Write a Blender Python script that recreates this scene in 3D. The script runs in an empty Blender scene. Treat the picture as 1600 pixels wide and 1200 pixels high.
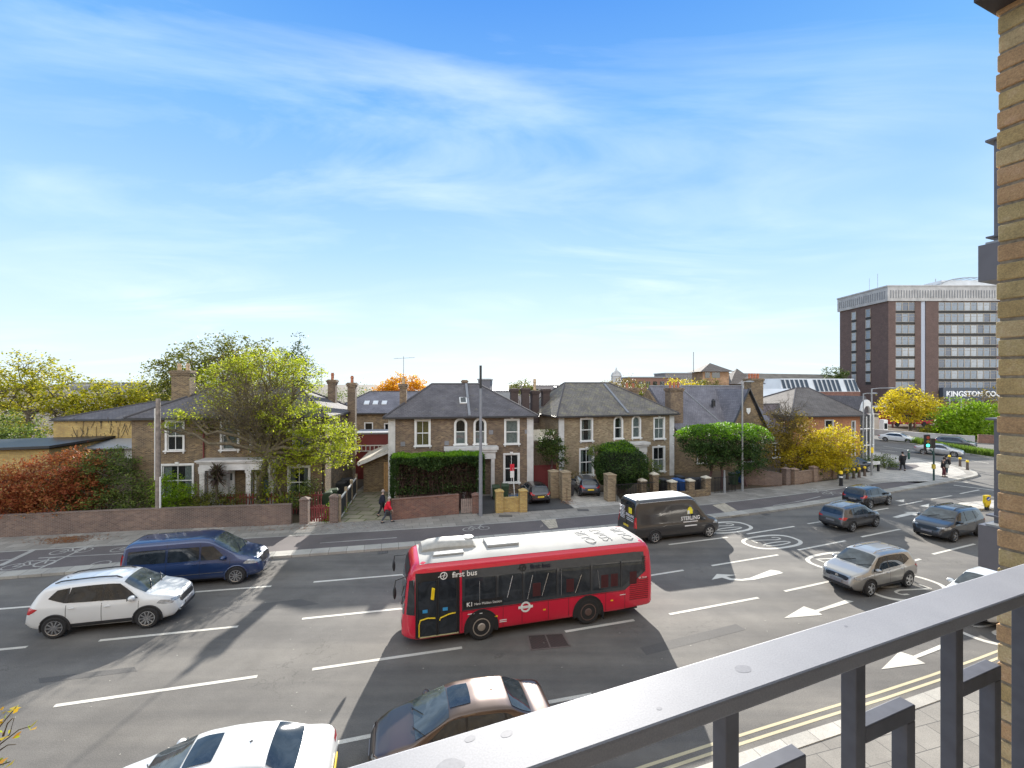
import bpy, bmesh, math, random
import numpy as np
from mathutils import Vector, Matrix
R = math.radians
SC = bpy.context.scene
COL = SC.collection
# ------------------------------------------------------------------ camera, sky, sun, exposure
H = 9.0; F = 711.1                       # eye height above the road; focal length in px of the 1600 px wide photo
cam_d = bpy.data.cameras.new("camera"); cam_d.sensor_width = 36.0; cam_d.lens = 16.0
cam_d.clip_start = 0.05; cam_d.clip_end = 9000
cam = bpy.data.objects.new("camera", cam_d); COL.objects.link(cam)
cam.location = (0, 0, H); cam.rotation_euler = (R(90), 0, 0)
SC.camera = cam
SUN_EL, SUN_AZ = 22.0, 3.0               # sun low ahead of the camera (azimuth from +Y, towards +X)
world = bpy.data.worlds.new("World"); SC.world = world; world.use_nodes = True
def build_world():
    nt = world.node_tree; nt.nodes.clear(); N = nt.nodes.new; L = nt.links.new
    out = N('ShaderNodeOutputWorld'); bg = N('ShaderNodeBackground'); bg.inputs[1].default_value = 1.0
    tc = N('ShaderNodeTexCoord'); sep = N('ShaderNodeSeparateXYZ'); L(tc.outputs['Generated'], sep.inputs[0])
    sky = N('ShaderNodeTexSky'); sky.sky_type = 'NISHITA'; sky.sun_disc = False
    sky.sun_elevation = R(SUN_EL); sky.sun_rotation = R(SUN_AZ); sky.dust_density = 0.3; sky.ozone_density = 2.0
    sm = N('ShaderNodeVectorMath'); sm.operation = 'SCALE'; sm.inputs['Scale'].default_value = 0.05
    L(sky.outputs[0], sm.inputs[0])
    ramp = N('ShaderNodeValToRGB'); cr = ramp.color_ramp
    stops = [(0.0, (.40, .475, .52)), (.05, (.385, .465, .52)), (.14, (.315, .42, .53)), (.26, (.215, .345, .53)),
             (.38, (.148, .28, .48)), (.50, (.092, .232, .45)), (.645, (.046, .160, .42)), (.76, (.34, .40, .46)), (1.0, (.48, .475, .46))]  # last stops, above the view, whitened to add neutral fill light
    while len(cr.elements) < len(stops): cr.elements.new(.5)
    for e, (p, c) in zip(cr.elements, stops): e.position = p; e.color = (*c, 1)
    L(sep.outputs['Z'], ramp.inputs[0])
    mix0 = N('ShaderNodeMix'); mix0.data_type = 'RGBA'; mix0.inputs[0].default_value = .06
    L(ramp.outputs[0], mix0.inputs[6]); L(sm.outputs[0], mix0.inputs[7])
    # cirrus: project direction on a high plane
    add = N('ShaderNodeMath'); add.operation = 'ADD'; add.inputs[1].default_value = .10; L(sep.outputs['Z'], add.inputs[0])
    dv = N('ShaderNodeVectorMath'); dv.operation = 'DIVIDE'
    cmb = N('ShaderNodeCombineXYZ')
    for i in range(3): L(add.outputs[0], cmb.inputs[i])
    L(tc.outputs['Generated'], dv.inputs[0]); L(cmb.outputs[0], dv.inputs[1])
    sh = N('ShaderNodeVectorMath'); sh.operation = 'ADD'; sh.inputs[1].default_value = (.59, .26, 0); L(dv.outputs[0], sh.inputs[0]); dv = sh
    mp = N('ShaderNodeMapping'); mp.inputs['Scale'].default_value = (0.55, 1.25, 0.0); mp.inputs['Rotation'].default_value = (0, 0, R(25))
    mp.inputs['Location'].default_value = (21.1, 8.8, 0)
    L(dv.outputs[0], mp.inputs[0])
    n1 = N('ShaderNodeTexNoise'); n1.inputs['Scale'].default_value = 1.1; n1.inputs['Detail'].default_value = 9; n1.inputs['Roughness'].default_value = .58
    n1.inputs['Distortion'].default_value = .9
    L(mp.outputs[0], n1.inputs[0])
    n2 = N('ShaderNodeTexNoise'); n2.inputs['Scale'].default_value = .7; n2.inputs['Detail'].default_value = 3
    L(dv.outputs[0], n2.inputs[0])
    r1 = N('ShaderNodeMapRange'); r1.inputs[1].default_value = .44; r1.inputs[2].default_value = .80; L(n1.outputs[0], r1.inputs[0])
    r2 = N('ShaderNodeMapRange'); r2.inputs[1].default_value = .35; r2.inputs[2].default_value = .68; L(n2.outputs[0], r2.inputs[0])
    mu = N('ShaderNodeMath'); mu.operation = 'MULTIPLY'; L(r1.outputs[0], mu.inputs[0]); L(r2.outputs[0], mu.inputs[1])
    # unseen sky behind the camera brightened, added as fill light
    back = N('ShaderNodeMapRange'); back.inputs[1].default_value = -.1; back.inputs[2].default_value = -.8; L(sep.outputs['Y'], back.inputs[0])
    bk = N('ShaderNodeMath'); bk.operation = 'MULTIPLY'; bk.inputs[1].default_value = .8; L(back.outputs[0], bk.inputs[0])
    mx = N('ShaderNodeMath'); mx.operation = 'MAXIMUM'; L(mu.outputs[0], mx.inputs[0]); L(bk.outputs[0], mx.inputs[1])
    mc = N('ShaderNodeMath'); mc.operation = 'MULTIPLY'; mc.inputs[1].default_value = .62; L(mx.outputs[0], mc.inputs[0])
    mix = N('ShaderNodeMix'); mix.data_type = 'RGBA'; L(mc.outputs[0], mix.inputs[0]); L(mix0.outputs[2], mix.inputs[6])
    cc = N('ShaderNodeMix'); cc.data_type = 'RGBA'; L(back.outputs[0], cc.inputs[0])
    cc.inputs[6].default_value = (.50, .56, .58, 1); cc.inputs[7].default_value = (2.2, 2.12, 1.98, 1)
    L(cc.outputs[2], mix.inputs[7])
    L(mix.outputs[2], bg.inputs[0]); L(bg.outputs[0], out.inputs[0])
build_world()
sun_d = bpy.data.lights.new("sun", 'SUN'); sun_d.energy = 4.7; sun_d.angle = R(.55); sun_d.color = (1.0, .95, .87)
sun = bpy.data.objects.new("sun", sun_d); COL.objects.link(sun)
_sd = Vector((-math.sin(R(SUN_AZ)) * math.cos(R(SUN_EL)), -math.cos(R(SUN_AZ)) * math.cos(R(SUN_EL)), -math.sin(R(SUN_EL))))
sun.rotation_euler = _sd.to_track_quat('-Z', 'Y').to_euler(); sun.location = (0, 60, 60)
SC.view_settings.view_transform = 'Standard'; SC.view_settings.look = 'None'
SC.view_settings.exposure = 1.22; SC.view_settings.gamma = 1.0
SC.render.engine = 'CYCLES'

# ------------------------------------------------------------------ helpers
rnd = random.Random(7)
def G(px, py, z=0.0):
    d = F * (H - z) / (py - 600.0); return ((px - 800.0) * d / F, d)
def AT(px, py, Y): return ((px - 800.0) * Y / F, Y, H - (py - 600.0) * Y / F)
def XY(px, Y): return (px - 800.0) * Y / F

class MB:
    def __init__(s): s.v = []; s.f = []
    def add(s, vs, fs):
        o = len(s.v); s.v += [tuple(p) for p in vs]; s.f += [tuple(i + o for i in f) for f in fs]; return s
    def box(s, x0, x1, y0, y1, z0, z1):
        return s.add([(x0,y0,z0),(x1,y0,z0),(x1,y1,z0),(x0,y1,z0),(x0,y0,z1),(x1,y0,z1),(x1,y1,z1),(x0,y1,z1)],
            [(0,3,2,1),(4,5,6,7),(0,1,5,4),(1,2,6,5),(2,3,7,6),(3,0,4,7)])
    def obox(s, c, u, v, w):
        c, u, v, w = map(Vector, (c, u, v, w)); p = []
        for k in (-1, 1):
            for (a, b) in ((-1,-1),(1,-1),(1,1),(-1,1)): p.append(c + u*a + v*b + w*k)
        return s.add(p, [(0,3,2,1),(4,5,6,7),(0,1,5,4),(1,2,6,5),(2,3,7,6),(3,0,4,7)])
    def prism(s, poly, z0, z1):
        n = len(poly); a = sum(poly[i][0]*poly[(i+1)%n][1]-poly[(i+1)%n][0]*poly[i][1] for i in range(n))
        if a < 0: poly = poly[::-1]
        vs = [(x,y,z0) for x,y in poly] + [(x,y,z1) for x,y in poly]
        return s.add(vs, [tuple(range(n))[::-1], tuple(range(n,2*n))] + [(i,(i+1)%n,n+(i+1)%n,n+i) for i in range(n)])
    def yprism(s, poly, y0, y1):       # poly in x,z
        n = len(poly); a = sum(poly[i][0]*poly[(i+1)%n][1]-poly[(i+1)%n][0]*poly[i][1] for i in range(n))
        if a < 0: poly = poly[::-1]
        vs = [(x,y0,z) for x,z in poly] + [(x,y1,z) for x,z in poly]
        return s.add(vs, [tuple(range(n)), tuple(range(n,2*n))[::-1]] + [(i,n+i,n+(i+1)%n,(i+1)%n) for i in range(n)])
    def xprism(s, poly, x0, x1):       # poly in y,z
        n = len(poly); a = sum(poly[i][0]*poly[(i+1)%n][1]-poly[(i+1)%n][0]*poly[i][1] for i in range(n))
        if a < 0: poly = poly[::-1]
        vs = [(x0,y,z) for y,z in poly] + [(x1,y,z) for y,z in poly]
        return s.add(vs, [tuple(range(n))[::-1], tuple(range(n,2*n))] + [(i,(i+1)%n,n+(i+1)%n,n+i) for i in range(n)])
    def flat(s, poly, z):
        n = len(poly); a = sum(poly[i][0]*poly[(i+1)%n][1]-poly[(i+1)%n][0]*poly[i][1] for i in range(n))
        if a < 0: poly = poly[::-1]
        return s.add([(x,y,z) for x,y in poly], [tuple(range(n))])
    def tube(s, pts, rad, n=8, caps=True):
        pts = [Vector(p) for p in pts]; m = len(pts)
        if not hasattr(rad, '__len__'): rad = [rad]*m
        vs = []; 
        for i, p in enumerate(pts):
            d = (pts[min(i+1,m-1)] - pts[max(i-1,0)])
            if d.length < 1e-9: d = Vector((0,0,1))
            d.normalize(); ref = Vector((0,0,1)) if abs(d.z) < .9 else Vector((1,0,0))
            a = d.cross(ref).normalized(); b = d.cross(a)
            for k in range(n):
                t = 2*math.pi*k/n; vs.append(p + a*math.cos(t)*rad[i] + b*math.sin(t)*rad[i])
        fs = [(i*n+k, i*n+(k+1)%n, (i+1)*n+(k+1)%n, (i+1)*n+k) for i in range(m-1) for k in range(n)]
        fs = [f[::-1] for f in fs]
        if caps: fs += [tuple(range(n)), tuple(range((m-1)*n, m*n))[::-1]]
        return s.add(vs, fs)
    def lathe(s, prof, n=16, c=(0,0,0), axis='z'):
        vs = []; m = len(prof)
        for r, h in prof:
            for k in range(n):
                t = 2*math.pi*k/n; a, b = r*math.cos(t), r*math.sin(t)
                vs.append({'z':(c[0]+a,c[1]+b,c[2]+h),'y':(c[0]+a,c[1]+h,c[2]-b),'x':(c[0]+h,c[1]+a,c[2]+b)}[axis])
        fs = [(i*n+k, i*n+(k+1)%n, (i+1)*n+(k+1)%n, (i+1)*n+k) for i in range(m-1) for k in range(n)]
        fs += [tuple(range(n))[::-1], tuple(range((m-1)*n, m*n))]
        return s.add(vs, fs)
    def ball(s, c, rx, ry, rz, n=10, m=7):
        vs=[(c[0],c[1],c[2]-rz)]
        for i in range(1,m):
            t=math.pi*i/m-math.pi/2
            for k in range(n):
                a=2*math.pi*k/n; vs.append((c[0]+rx*math.cos(t)*math.cos(a),c[1]+ry*math.cos(t)*math.sin(a),c[2]+rz*math.sin(t)))
        vs.append((c[0],c[1],c[2]+rz)); fs=[]
        for k in range(n): fs.append((0,1+(k+1)%n,1+k)); fs.append((len(vs)-1,1+(m-2)*n+k,1+(m-2)*n+(k+1)%n))
        for i in range(m-2):
            for k in range(n): fs.append((1+i*n+k,1+i*n+(k+1)%n,1+(i+1)*n+(k+1)%n,1+(i+1)*n+k))
        return s.add(vs, fs)
    def grid(s, P, flip=False):        # P[i][j] points
        n=len(P); m=len(P[0]); vs=[p for r in P for p in r]
        fs=[(i*m+j,i*m+j+1,(i+1)*m+j+1,(i+1)*m+j) for i in range(n-1) for j in range(m-1)]
        if flip: fs=[f[::-1] for f in fs]
        return s.add(vs, fs)
    def build(s, name, mat, parent=None, smooth=False, bevel=0, uv=True, ang=35):
        me = bpy.data.meshes.new(name); me.from_pydata(s.v, [], s.f); me.update()
        if uv and len(s.f) < 60000: auto_uv(me)
        me.materials.append(mat)
        if smooth:
            me.polygons.foreach_set('use_smooth', [True]*len(me.polygons))
            me.set_sharp_from_angle(angle=R(ang))
        o = bpy.data.objects.new(name, me); COL.objects.link(o)
        if parent is not None: o.parent = parent
        if bevel:
            b = o.modifiers.new('bevel','BEVEL'); b.width = bevel; b.segments = 2; b.limit_method = 'ANGLE'
        return o
def auto_uv(me):
    uvl = me.uv_layers.new(name='UVMap'); V = me.vertices; buf = [0.0]*(2*len(me.loops))
    for p in me.polygons:
        n = p.normal
        if abs(n.z) > .97: 
            for li in p.loop_indices:
                c = V[me.loops[li].vertex_index].co; buf[2*li] = c.x; buf[2*li+1] = c.y
        else:
            t = Vector((-n.y, n.x, 0)).normalized(); b = n.cross(t)
            if b.z < 0: b = -b
            for li in p.loop_indices:
                c = V[me.loops[li].vertex_index].co; buf[2*li] = c.dot(t); buf[2*li+1] = c.dot(b)
    uvl.data.foreach_set('uv', buf)
def tag(o, label=None, cat=None, group=None, kind=None):
    if label: o['label'] = label
    if cat: o['category'] = cat
    if group: o['group'] = group
    if kind: o['kind'] = kind
    return o
def empty(name, loc=(0,0,0), rz=0.0, label=None, cat=None, group=None, s=1.0):
    o = bpy.data.objects.new(name, None); COL.objects.link(o); o.location = loc; o.rotation_euler = (0,0,rz)
    o.scale = (s,s,s); o.empty_display_size = .3
    return tag(o, label, cat, group)
def setting(name, mb, m, **k): return tag(mb.build(name, m, **k), kind='structure')
def dup(root, loc=None, rz=None, label=None, group=None, s=None):
    def cp(o, par):
        c = o.copy(); COL.objects.link(c); c.parent = par
        for ch in list(o.children): cp(ch, c)
        return c
    r = cp(root, None)
    if loc is not None: r.location = loc
    if rz is not None: r.rotation_euler = (0,0,rz)
    if s is not None: r.scale = (s,s,s)
    if label: r['label'] = label
    if group: r['group'] = group
    return r
def text(body, size, m, parent, loc, rot, name='lettering', ext=.002, align='CENTER', bold=0.0, sx=1.0):
    cu = bpy.data.curves.new(name, 'FONT'); cu.body = body; cu.size = size; cu.extrude = ext; cu.align_x = align; cu.align_y = 'CENTER'; cu.offset = bold
    cu.resolution_u = 3
    t = bpy.data.objects.new(name, cu); COL.objects.link(t)
    bpy.context.view_layer.update()
    me = bpy.data.meshes.new_from_object(t.evaluated_get(bpy.context.evaluated_depsgraph_get()))
    bpy.data.objects.remove(t); bpy.data.curves.remove(cu)
    me.materials.clear(); me.materials.append(m)
    o = bpy.data.objects.new(name, me); COL.objects.link(o); o.location = loc; o.rotation_euler = rot; o.scale = (sx, 1, 1)
    if parent is not None: o.parent = parent
    return o

# ------------------------------------------------------------------ materials
class NT:
    def __init__(s, name):
        s.m = bpy.data.materials.new(name); s.m.use_nodes = True; s.t = s.m.node_tree; s.N = s.t.nodes
        s.b = s.N['Principled BSDF']; s.out = s.N['Material Output']
    def n(s, typ, **kw):
        x = s.N.new('ShaderNode'+typ)
        for k, v in kw.items():
            if k.startswith('i_'):
                key = k[2:]; key = int(key) if key.isdigit() else key.replace('_', ' ')
                x.inputs[key].default_value = v
            else: setattr(x, k, v)
        return x
    def l(s, a, b): s.t.links.new(a, b)
    def noise(s, scale, detail=4, vec=None, rough=.5, dist=0):
        x = s.n('TexNoise', i_Scale=scale, i_Detail=detail, i_Roughness=rough, i_Distortion=dist)
        if vec is not None: s.l(vec, x.inputs[0])
        return x.outputs[0]
    def ramp(s, fac, stops, interp='LINEAR'):
        x = s.n('ValToRGB'); cr = x.color_ramp; cr.interpolation = interp
        while len(cr.elements) < len(stops): cr.elements.new(.5)
        for e, (p, c) in zip(cr.elements, stops): e.position = p; e.color = (*c, 1) if len(c) == 3 else c
        s.l(fac, x.inputs[0]); return x.outputs[0]
    def mixc(s, fac, a, b, mode='MIX'):
        x = s.n('Mix', data_type='RGBA', blend_type=mode)
        for i, val in ((0, fac), (6, a), (7, b)):
            if hasattr(val, 'is_linked') or hasattr(val, 'links'): s.l(val, x.inputs[i])
            else: x.inputs[i].default_value = val if i == 0 else ((*val, 1) if len(val) == 3 else val)
        return x.outputs[2]
    def bump(s, h, strength=.3, dist=.02):
        x = s.n('Bump', i_Strength=strength, i_Distance=dist); s.l(h, x.inputs['Height']); s.l(x.outputs[0], s.b.inputs['Normal'])
    def col(s, c): s.l(c, s.b.inputs['Base Color'])
    def set(s, **k):
        for a, v in k.items(): s.b.inputs[a.replace('_', ' ')].default_value = v
        return s
def uvn(t): return t.n('UVMap').outputs[0]
def obn(t): return t.n('TexCoord').outputs['Object']
def wpos(t): return t.n('NewGeometry').outputs['Position']
_mc = {}
def plain(name, c, rough=.5, metal=0.0, var=.08, coat=0.0, emis=0, nscale=6.0, spec=.5):
    if name in _mc: return _mc[name]
    t = NT(name); t.set(Roughness=rough, Metallic=metal); t.b.inputs['Coat Weight'].default_value = coat
    t.b.inputs['Specular IOR Level'].default_value = spec
    nz = t.noise(nscale, 5, obn(t)); a = tuple(x*(1-var*1.5) for x in c); b = tuple(min(1, x*(1+var)) for x in c)
    t.col(t.ramp(nz, [(.3, a), (.7, b)]))
    if emis: t.b.inputs['Emission Color'].default_value = (*c, 1); t.b.inputs['Emission Strength'].default_value = emis
    _mc[name] = t.m; return t.m
def brick(name, cols, mortar=(.25,.21,.16), bw=.225, bh=.075, mort=.010, bump=.4, dirt=.35):
    t = NT(name); uv = uvn(t)
    br = t.n('TexBrick', offset=.5, i_Scale=1.0, i_Mortar_Size=mort, i_Mortar_Smooth=.1, i_Bias=0.0, i_Brick_Width=bw, i_Row_Height=bh)
    t.l(uv, br.inputs[0]); br.inputs['Color1'].default_value=(0,0,0,1); br.inputs['Color2'].default_value=(1,1,1,1); br.inputs['Mortar'].default_value=(.5,.5,.5,1)
    sep = t.n('SeparateColor'); t.l(br.outputs['Color'], sep.inputs[0])
    n = len(cols); c = t.ramp(sep.outputs[0], [(i/(n-1), cols[i]) for i in range(n)])
    nz = t.noise(.55, 6, uv, .6); nf = t.noise(45, 3, uv)
    c = t.mixc(t.ramp(nz, [(.38, (0,0,0)), (.70, (1,1,1))]), c, tuple(x*(1-dirt) for x in cols[0]))
    c = t.mixc(.5, c, t.ramp(t.noise(3.5, 5, uv, .7), [(.32, (.30,.29,.30)), (.68, (.70,.69,.66))]), 'OVERLAY')
    c = t.mixc(.22, c, t.ramp(nf, [(.3, (.05,.05,.05)), (.7, (.9,.85,.75))]), 'OVERLAY')
    c = t.mixc(br.outputs['Fac'], c, mortar); t.col(c); t.set(Roughness=.9)
    inv = t.n('Math', operation='SUBTRACT', i_0=1.0); t.l(br.outputs['Fac'], inv.inputs[1]); t.bump(inv.outputs[0], bump, .012)
    return t.m
def slate(name, c1, c2, moss=None, bw=.28, bh=.2, mossamt=.6):
    t = NT(name); uv = uvn(t)
    br = t.n('TexBrick', offset=.5, i_Scale=1.0, i_Mortar_Size=.010, i_Mortar_Smooth=.3, i_Brick_Width=bw, i_Row_Height=bh)
    t.l(uv, br.inputs[0]); br.inputs['Color1'].default_value=(0,0,0,1); br.inputs['Color2'].default_value=(1,1,1,1); br.inputs['Mortar'].default_value=(.5,.5,.5,1)
    sep = t.n('SeparateColor'); t.l(br.outputs['Color'], sep.inputs[0])
    c = t.ramp(sep.outputs[0], [(0, c1), (1, c2)])
    nz = t.noise(.8, 7, uv, .65)
    c = t.mixc(.5, c, t.ramp(nz, [(.3, tuple(x*.6 for x in c1)), (.7, tuple(x*1.3 for x in c2))]))
    if moss: c = t.mixc(t.ramp(t.noise(1.7, 9, uv, .75), [(mossamt-.06, (0,0,0)), (mossamt+.12, (1,1,1))]), c, moss)
    c = t.mixc(br.outputs['Fac'], c, tuple(x*.3 for x in c1)); t.col(c); t.set(Roughness=.85)
    inv = t.n('Math', operation='SUBTRACT', i_0=1.0); t.l(br.outputs['Fac'], inv.inputs[1]); t.bump(inv.outputs[0], .5, .02)
    return t.m
def leafm(name, cols, trans=.35, rough=.55):
    t = NT(name); g = t.n('NewGeometry'); nz = t.noise(.9, 3, wpos(t))
    ma = t.n('Math', operation='MULTIPLY_ADD', i_1=.75); t.l(g.outputs['Random Per Island'], ma.inputs[0])
    m2 = t.n('Math', operation='MULTIPLY_ADD', i_1=.9, i_2=-.32); t.l(nz, m2.inputs[0]); t.l(m2.outputs[0], ma.inputs[2])
    n = len(cols); c = t.ramp(ma.outputs[0], [(i/(n-1), cols[i]) for i in range(n)])
    t.col(c); t.set(Roughness=rough); t.b.inputs['Specular IOR Level'].default_value = .25
    tr = t.n('BsdfTranslucent'); t.l(t.mixc(.5, c, (.55,.6,.12), 'SOFT_LIGHT'), tr.inputs[0])
    mx = t.n('MixShader'); mx.inputs[0].default_value = trans
    t.l(t.b.outputs[0], mx.inputs[1]); t.l(tr.outputs[0], mx.inputs[2]); t.l(mx.outputs[0], t.out.inputs[0])
    return t.m
def asphalt(name, c1, c2, patch=True, speck=.5, tyre=False):
    t = NT(name); p = wpos(t)
    a = t.noise(38, 5, p, .85); b = t.noise(.35, 6, p, .6); 
    c = t.ramp(b, [(.32, c1), (.68, c2)])
    c = t.mixc(speck, c, t.ramp(a, [(.35, (.12,.12,.12)), (.66, (.92,.92,.90))]), 'OVERLAY')
    if patch:
        mp = t.n('Mapping'); mp.inputs['Rotation'].default_value = (0,0,R(-16)); mp.inputs['Scale'].default_value = (.04, .55, 1); t.l(p, mp.inputs[0])
        w = t.noise(1.6, 5, mp.outputs[0], .55)
        c = t.mixc(.6, c, t.ramp(w, [(.38, (.36,.36,.37)), (.62, (.64,.63,.61))]), 'OVERLAY')
        c = t.mixc(.35, c, t.ramp(t.noise(1.1, 8, p, .7), [(.35, (.38,.38,.38)), (.65, (.62,.62,.61))]), 'OVERLAY')
        vo = t.n('TexVoronoi', feature='DISTANCE_TO_EDGE', i_Scale=.11)
        dn = t.n('VectorMath', operation='ADD'); nn = t.n('TexNoise', i_Scale=1.3, i_Detail=6); t.l(p, nn.inputs[0]); 
        sc = t.n('VectorMath', operation='SCALE'); sc.inputs['Scale'].default_value = 1.2; t.l(nn.outputs[1], sc.inputs[0]); t.l(sc.outputs[0], dn.inputs[0]); t.l(mp.outputs[0], dn.inputs[1])
        m3 = t.n('Mapping'); m3.inputs['Scale'].default_value = (6, 3, 1); t.l(dn.outputs[0], m3.inputs[0]); t.l(m3.outputs[0], vo.inputs[0])
        ck = t.ramp(vo.outputs[0], [(0, (1,1,1)), (.006, (0,0,0))])
        msk = t.ramp(t.noise(.25, 2, p), [(.52, (0,0,0)), (.60, (1,1,1))])
        mm = t.n('Math', operation='MULTIPLY'); t.l(ck, mm.inputs[0]); t.l(msk, mm.inputs[1])
        m5 = t.n('Math', operation='MULTIPLY', i_1=.45); t.l(mm.outputs[0], m5.inputs[0])
        c = t.mixc(m5.outputs[0], c, tuple(x*.3 for x in c1))
    t.col(c); t.set(Roughness=.82); t.b.inputs['Specular IOR Level'].default_value = .35; t.bump(a, .25, .01)
    return t.m
def paving(name, c1, c2, bw=.9, bh=.6, rot=0, mort=(.09,.085,.08), ms=.02, stain=.5):
    t = NT(name); mp = t.n('Mapping'); mp.inputs['Rotation'].default_value = (0,0,R(rot)); t.l(wpos(t), mp.inputs[0])
    br = t.n('TexBrick', offset=.5, i_Scale=1.0, i_Mortar_Size=ms*.5, i_Mortar_Smooth=.1, i_Brick_Width=bw, i_Row_Height=bh)
    t.l(mp.outputs[0], br.inputs[0]); br.inputs['Color1'].default_value=(0,0,0,1); br.inputs['Color2'].default_value=(1,1,1,1); br.inputs['Mortar'].default_value=(.5,.5,.5,1)
    sep = t.n('SeparateColor'); t.l(br.outputs['Color'], sep.inputs[0]); c = t.ramp(sep.outputs[0], [(0, c1), (1, c2)])
    c = t.mixc(stain, c, t.ramp(t.noise(.7, 7, wpos(t), .65), [(.3, (.30,.30,.30)), (.7, (.66,.66,.65))]), 'OVERLAY')
    c = t.mixc(.25, c, t.ramp(t.noise(60, 3, wpos(t)), [(.3, (.1,.1,.1)), (.7, (.9,.9,.9))]), 'OVERLAY')
    c = t.mixc(br.outputs['Fac'], c, mort); t.col(c); t.set(Roughness=.85); return t.m
def glassm(name, tint=(.02,.025,.03), alpha=.35, rough=.03, fixed=None):
    t = NT(name); t.set(Roughness=rough); t.b.inputs['Base Color'].default_value = (*tint, 1); t.b.inputs['Specular IOR Level'].default_value = 1.0
    tr = t.n('BsdfTransparent'); tr.inputs[0].default_value = (.75,.8,.8,1); mx = t.n('MixShader'); mx.inputs[0].default_value = alpha
    t.l(t.b.outputs[0], mx.inputs[1]); t.l(tr.outputs[0], mx.inputs[2]); t.l(mx.outputs[0], t.out.inputs[0]); 
    t.bump(t.noise(1.3, 2, wpos(t)), .03, .05)
    return t.m
def carglass(name, tint=(.015,.02,.025)):
    t = NT(name); t.set(Roughness=.03); t.b.inputs['Specular IOR Level'].default_value = .7
    c = t.ramp(t.noise(2.2, 5, obn(t), .6, 1.0), [(.40, tint), (.66, tuple(x*1.6+.008 for x in tint))]); t.col(c)
    return t.m
def paint(name, c, metal=0.0, rough=.35, dirt=.3):
    t = NT(name); t.set(Roughness=rough, Metallic=metal); t.b.inputs['Coat Weight'].default_value = 1.0; t.b.inputs['Coat Roughness'].default_value = .06
    sp = t.n('SeparateXYZ'); t.l(obn(t), sp.inputs[0])
    mr = t.n('MapRange', i_1=.75, i_2=.25); t.l(sp.outputs[2], mr.inputs[0])
    mu = t.n('Math', operation='MULTIPLY'); t.l(mr.outputs[0], mu.inputs[0]); t.l(t.noise(5, 5, obn(t)), mu.inputs[1])
    m2 = t.n('Math', operation='MULTIPLY', i_1=dirt*2); t.l(mu.outputs[0], m2.inputs[0])
    t.col(t.mixc(m2.outputs[0], c, (.16,.14,.12))); return t.m

M = {}
M['asphalt'] = asphalt('asphalt', (.120,.112,.103), (.162,.152,.140))
M['cycle'] = asphalt('cycle_asphalt', (.10,.088,.088), (.14,.122,.12), patch=False)
M['drive'] = asphalt('drive_asphalt', (.05,.05,.052), (.075,.075,.078), patch=False)
M['slabs'] = paving('pavement_slabs', (.22,.203,.18), (.30,.28,.25), .9, .62, -15)
M['slabs_pale'] = paving('pale_slabs', (.36,.34,.31), (.46,.43,.385), .6, .6, -25, stain=.35)
M['blocks'] = paving('block_paving', (.23,.215,.20), (.33,.31,.28), .2, .1, -8)
M['crazy'] = paving('old_slabs', (.19,.17,.13), (.30,.275,.21), 1.15, .9, 6, (.10,.12,.035), .10)
M['kerb'] = paving('kerb_stone', (.30,.285,.255), (.40,.38,.34), .9, 3, -15)
M['tactile_sun'] = paving('beige_tactile_and_sun', (.40,.35,.27), (.48,.42,.33), .4, .4, -15)
M['soil'] = asphalt('garden_soil', (.06,.045,.03), (.11,.085,.055), patch=False)
M['white_line'] = asphalt('road_paint', (.47,.44,.39), (.70,.67,.60), patch=False, speck=.4)
M['faint_line'] = asphalt('worn_road_paint', (.22,.21,.20), (.46,.45,.42), patch=False, speck=.4)
M['yellow_line'] = asphalt('yellow_road_paint', (.47,.41,.27), (.58,.51,.34), patch=False, speck=.2)
M['stock'] = brick('stock_brick', [(.09,.058,.032),(.20,.135,.070),(.33,.235,.115),(.145,.09,.05)])
M['stock_purple'] = brick('dark_stock_brick', [(.085,.052,.040),(.165,.105,.072),(.30,.215,.125),(.12,.07,.052)])
M['stock_pale'] = brick('pale_stock_brick', [(.20,.145,.085),(.33,.255,.15),(.43,.35,.22),(.26,.18,.11)])
M['yellow_brick'] = brick('yellow_brick', [(.42,.27,.07),(.57,.40,.11),(.62,.46,.14),(.46,.29,.08)], dirt=.25)
M['red_brick'] = brick('red_brick', [(.36,.12,.045),(.46,.16,.06),(.50,.20,.08),(.38,.12,.05)], dirt=.2)
M['wall_brick'] = brick('garden_wall_brick', [(.13,.085,.07),(.19,.125,.10),(.24,.16,.12),(.15,.095,.08)], mortar=(.22,.19,.17))
M['wall_brick_red'] = brick('red_garden_brick', [(.16,.065,.045),(.23,.10,.07),(.28,.14,.09),(.13,.06,.05)], mortar=(.2,.17,.15))
M['dark_brick'] = brick('tower_brick', [(.105,.068,.060),(.13,.083,.073),(.15,.097,.085),(.11,.068,.062)], mortar=(.16,.12,.11), bw=.5, bh=.25, mort=.02, dirt=.1)
M['slate'] = slate('slate_roof', (.080,.074,.080), (.135,.125,.132), (.20,.18,.12), mossamt=.64)
M['slate_moss'] = slate('mossy_slate', (.11,.10,.095), (.18,.165,.145), (.26,.235,.14), mossamt=.55)
M['slate_blue'] = slate('blue_slate', (.125,.12,.14), (.195,.19,.215), (.17,.16,.13), mossamt=.70)
M['tile_brown'] = slate('brown_tile', (.105,.09,.08), (.165,.145,.13), None, .3, .25)
M['white_stucco'] = plain('white_stucco', (.56,.55,.53), .6, var=.12, nscale=2)
M['white_paint'] = plain('white_paint', (.72,.72,.70), .45, var=.06)
M['cream'] = plain('cream_render', (.55,.50,.40), .7)
M['terracotta'] = plain('terracotta', (.40,.15,.08), .7, var=.2)
M['pot_buff'] = plain('buff_pot', (.50,.36,.22), .7, var=.2)
M['pane'] = glassm('window_glass', (.03,.035,.04), .78)
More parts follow.
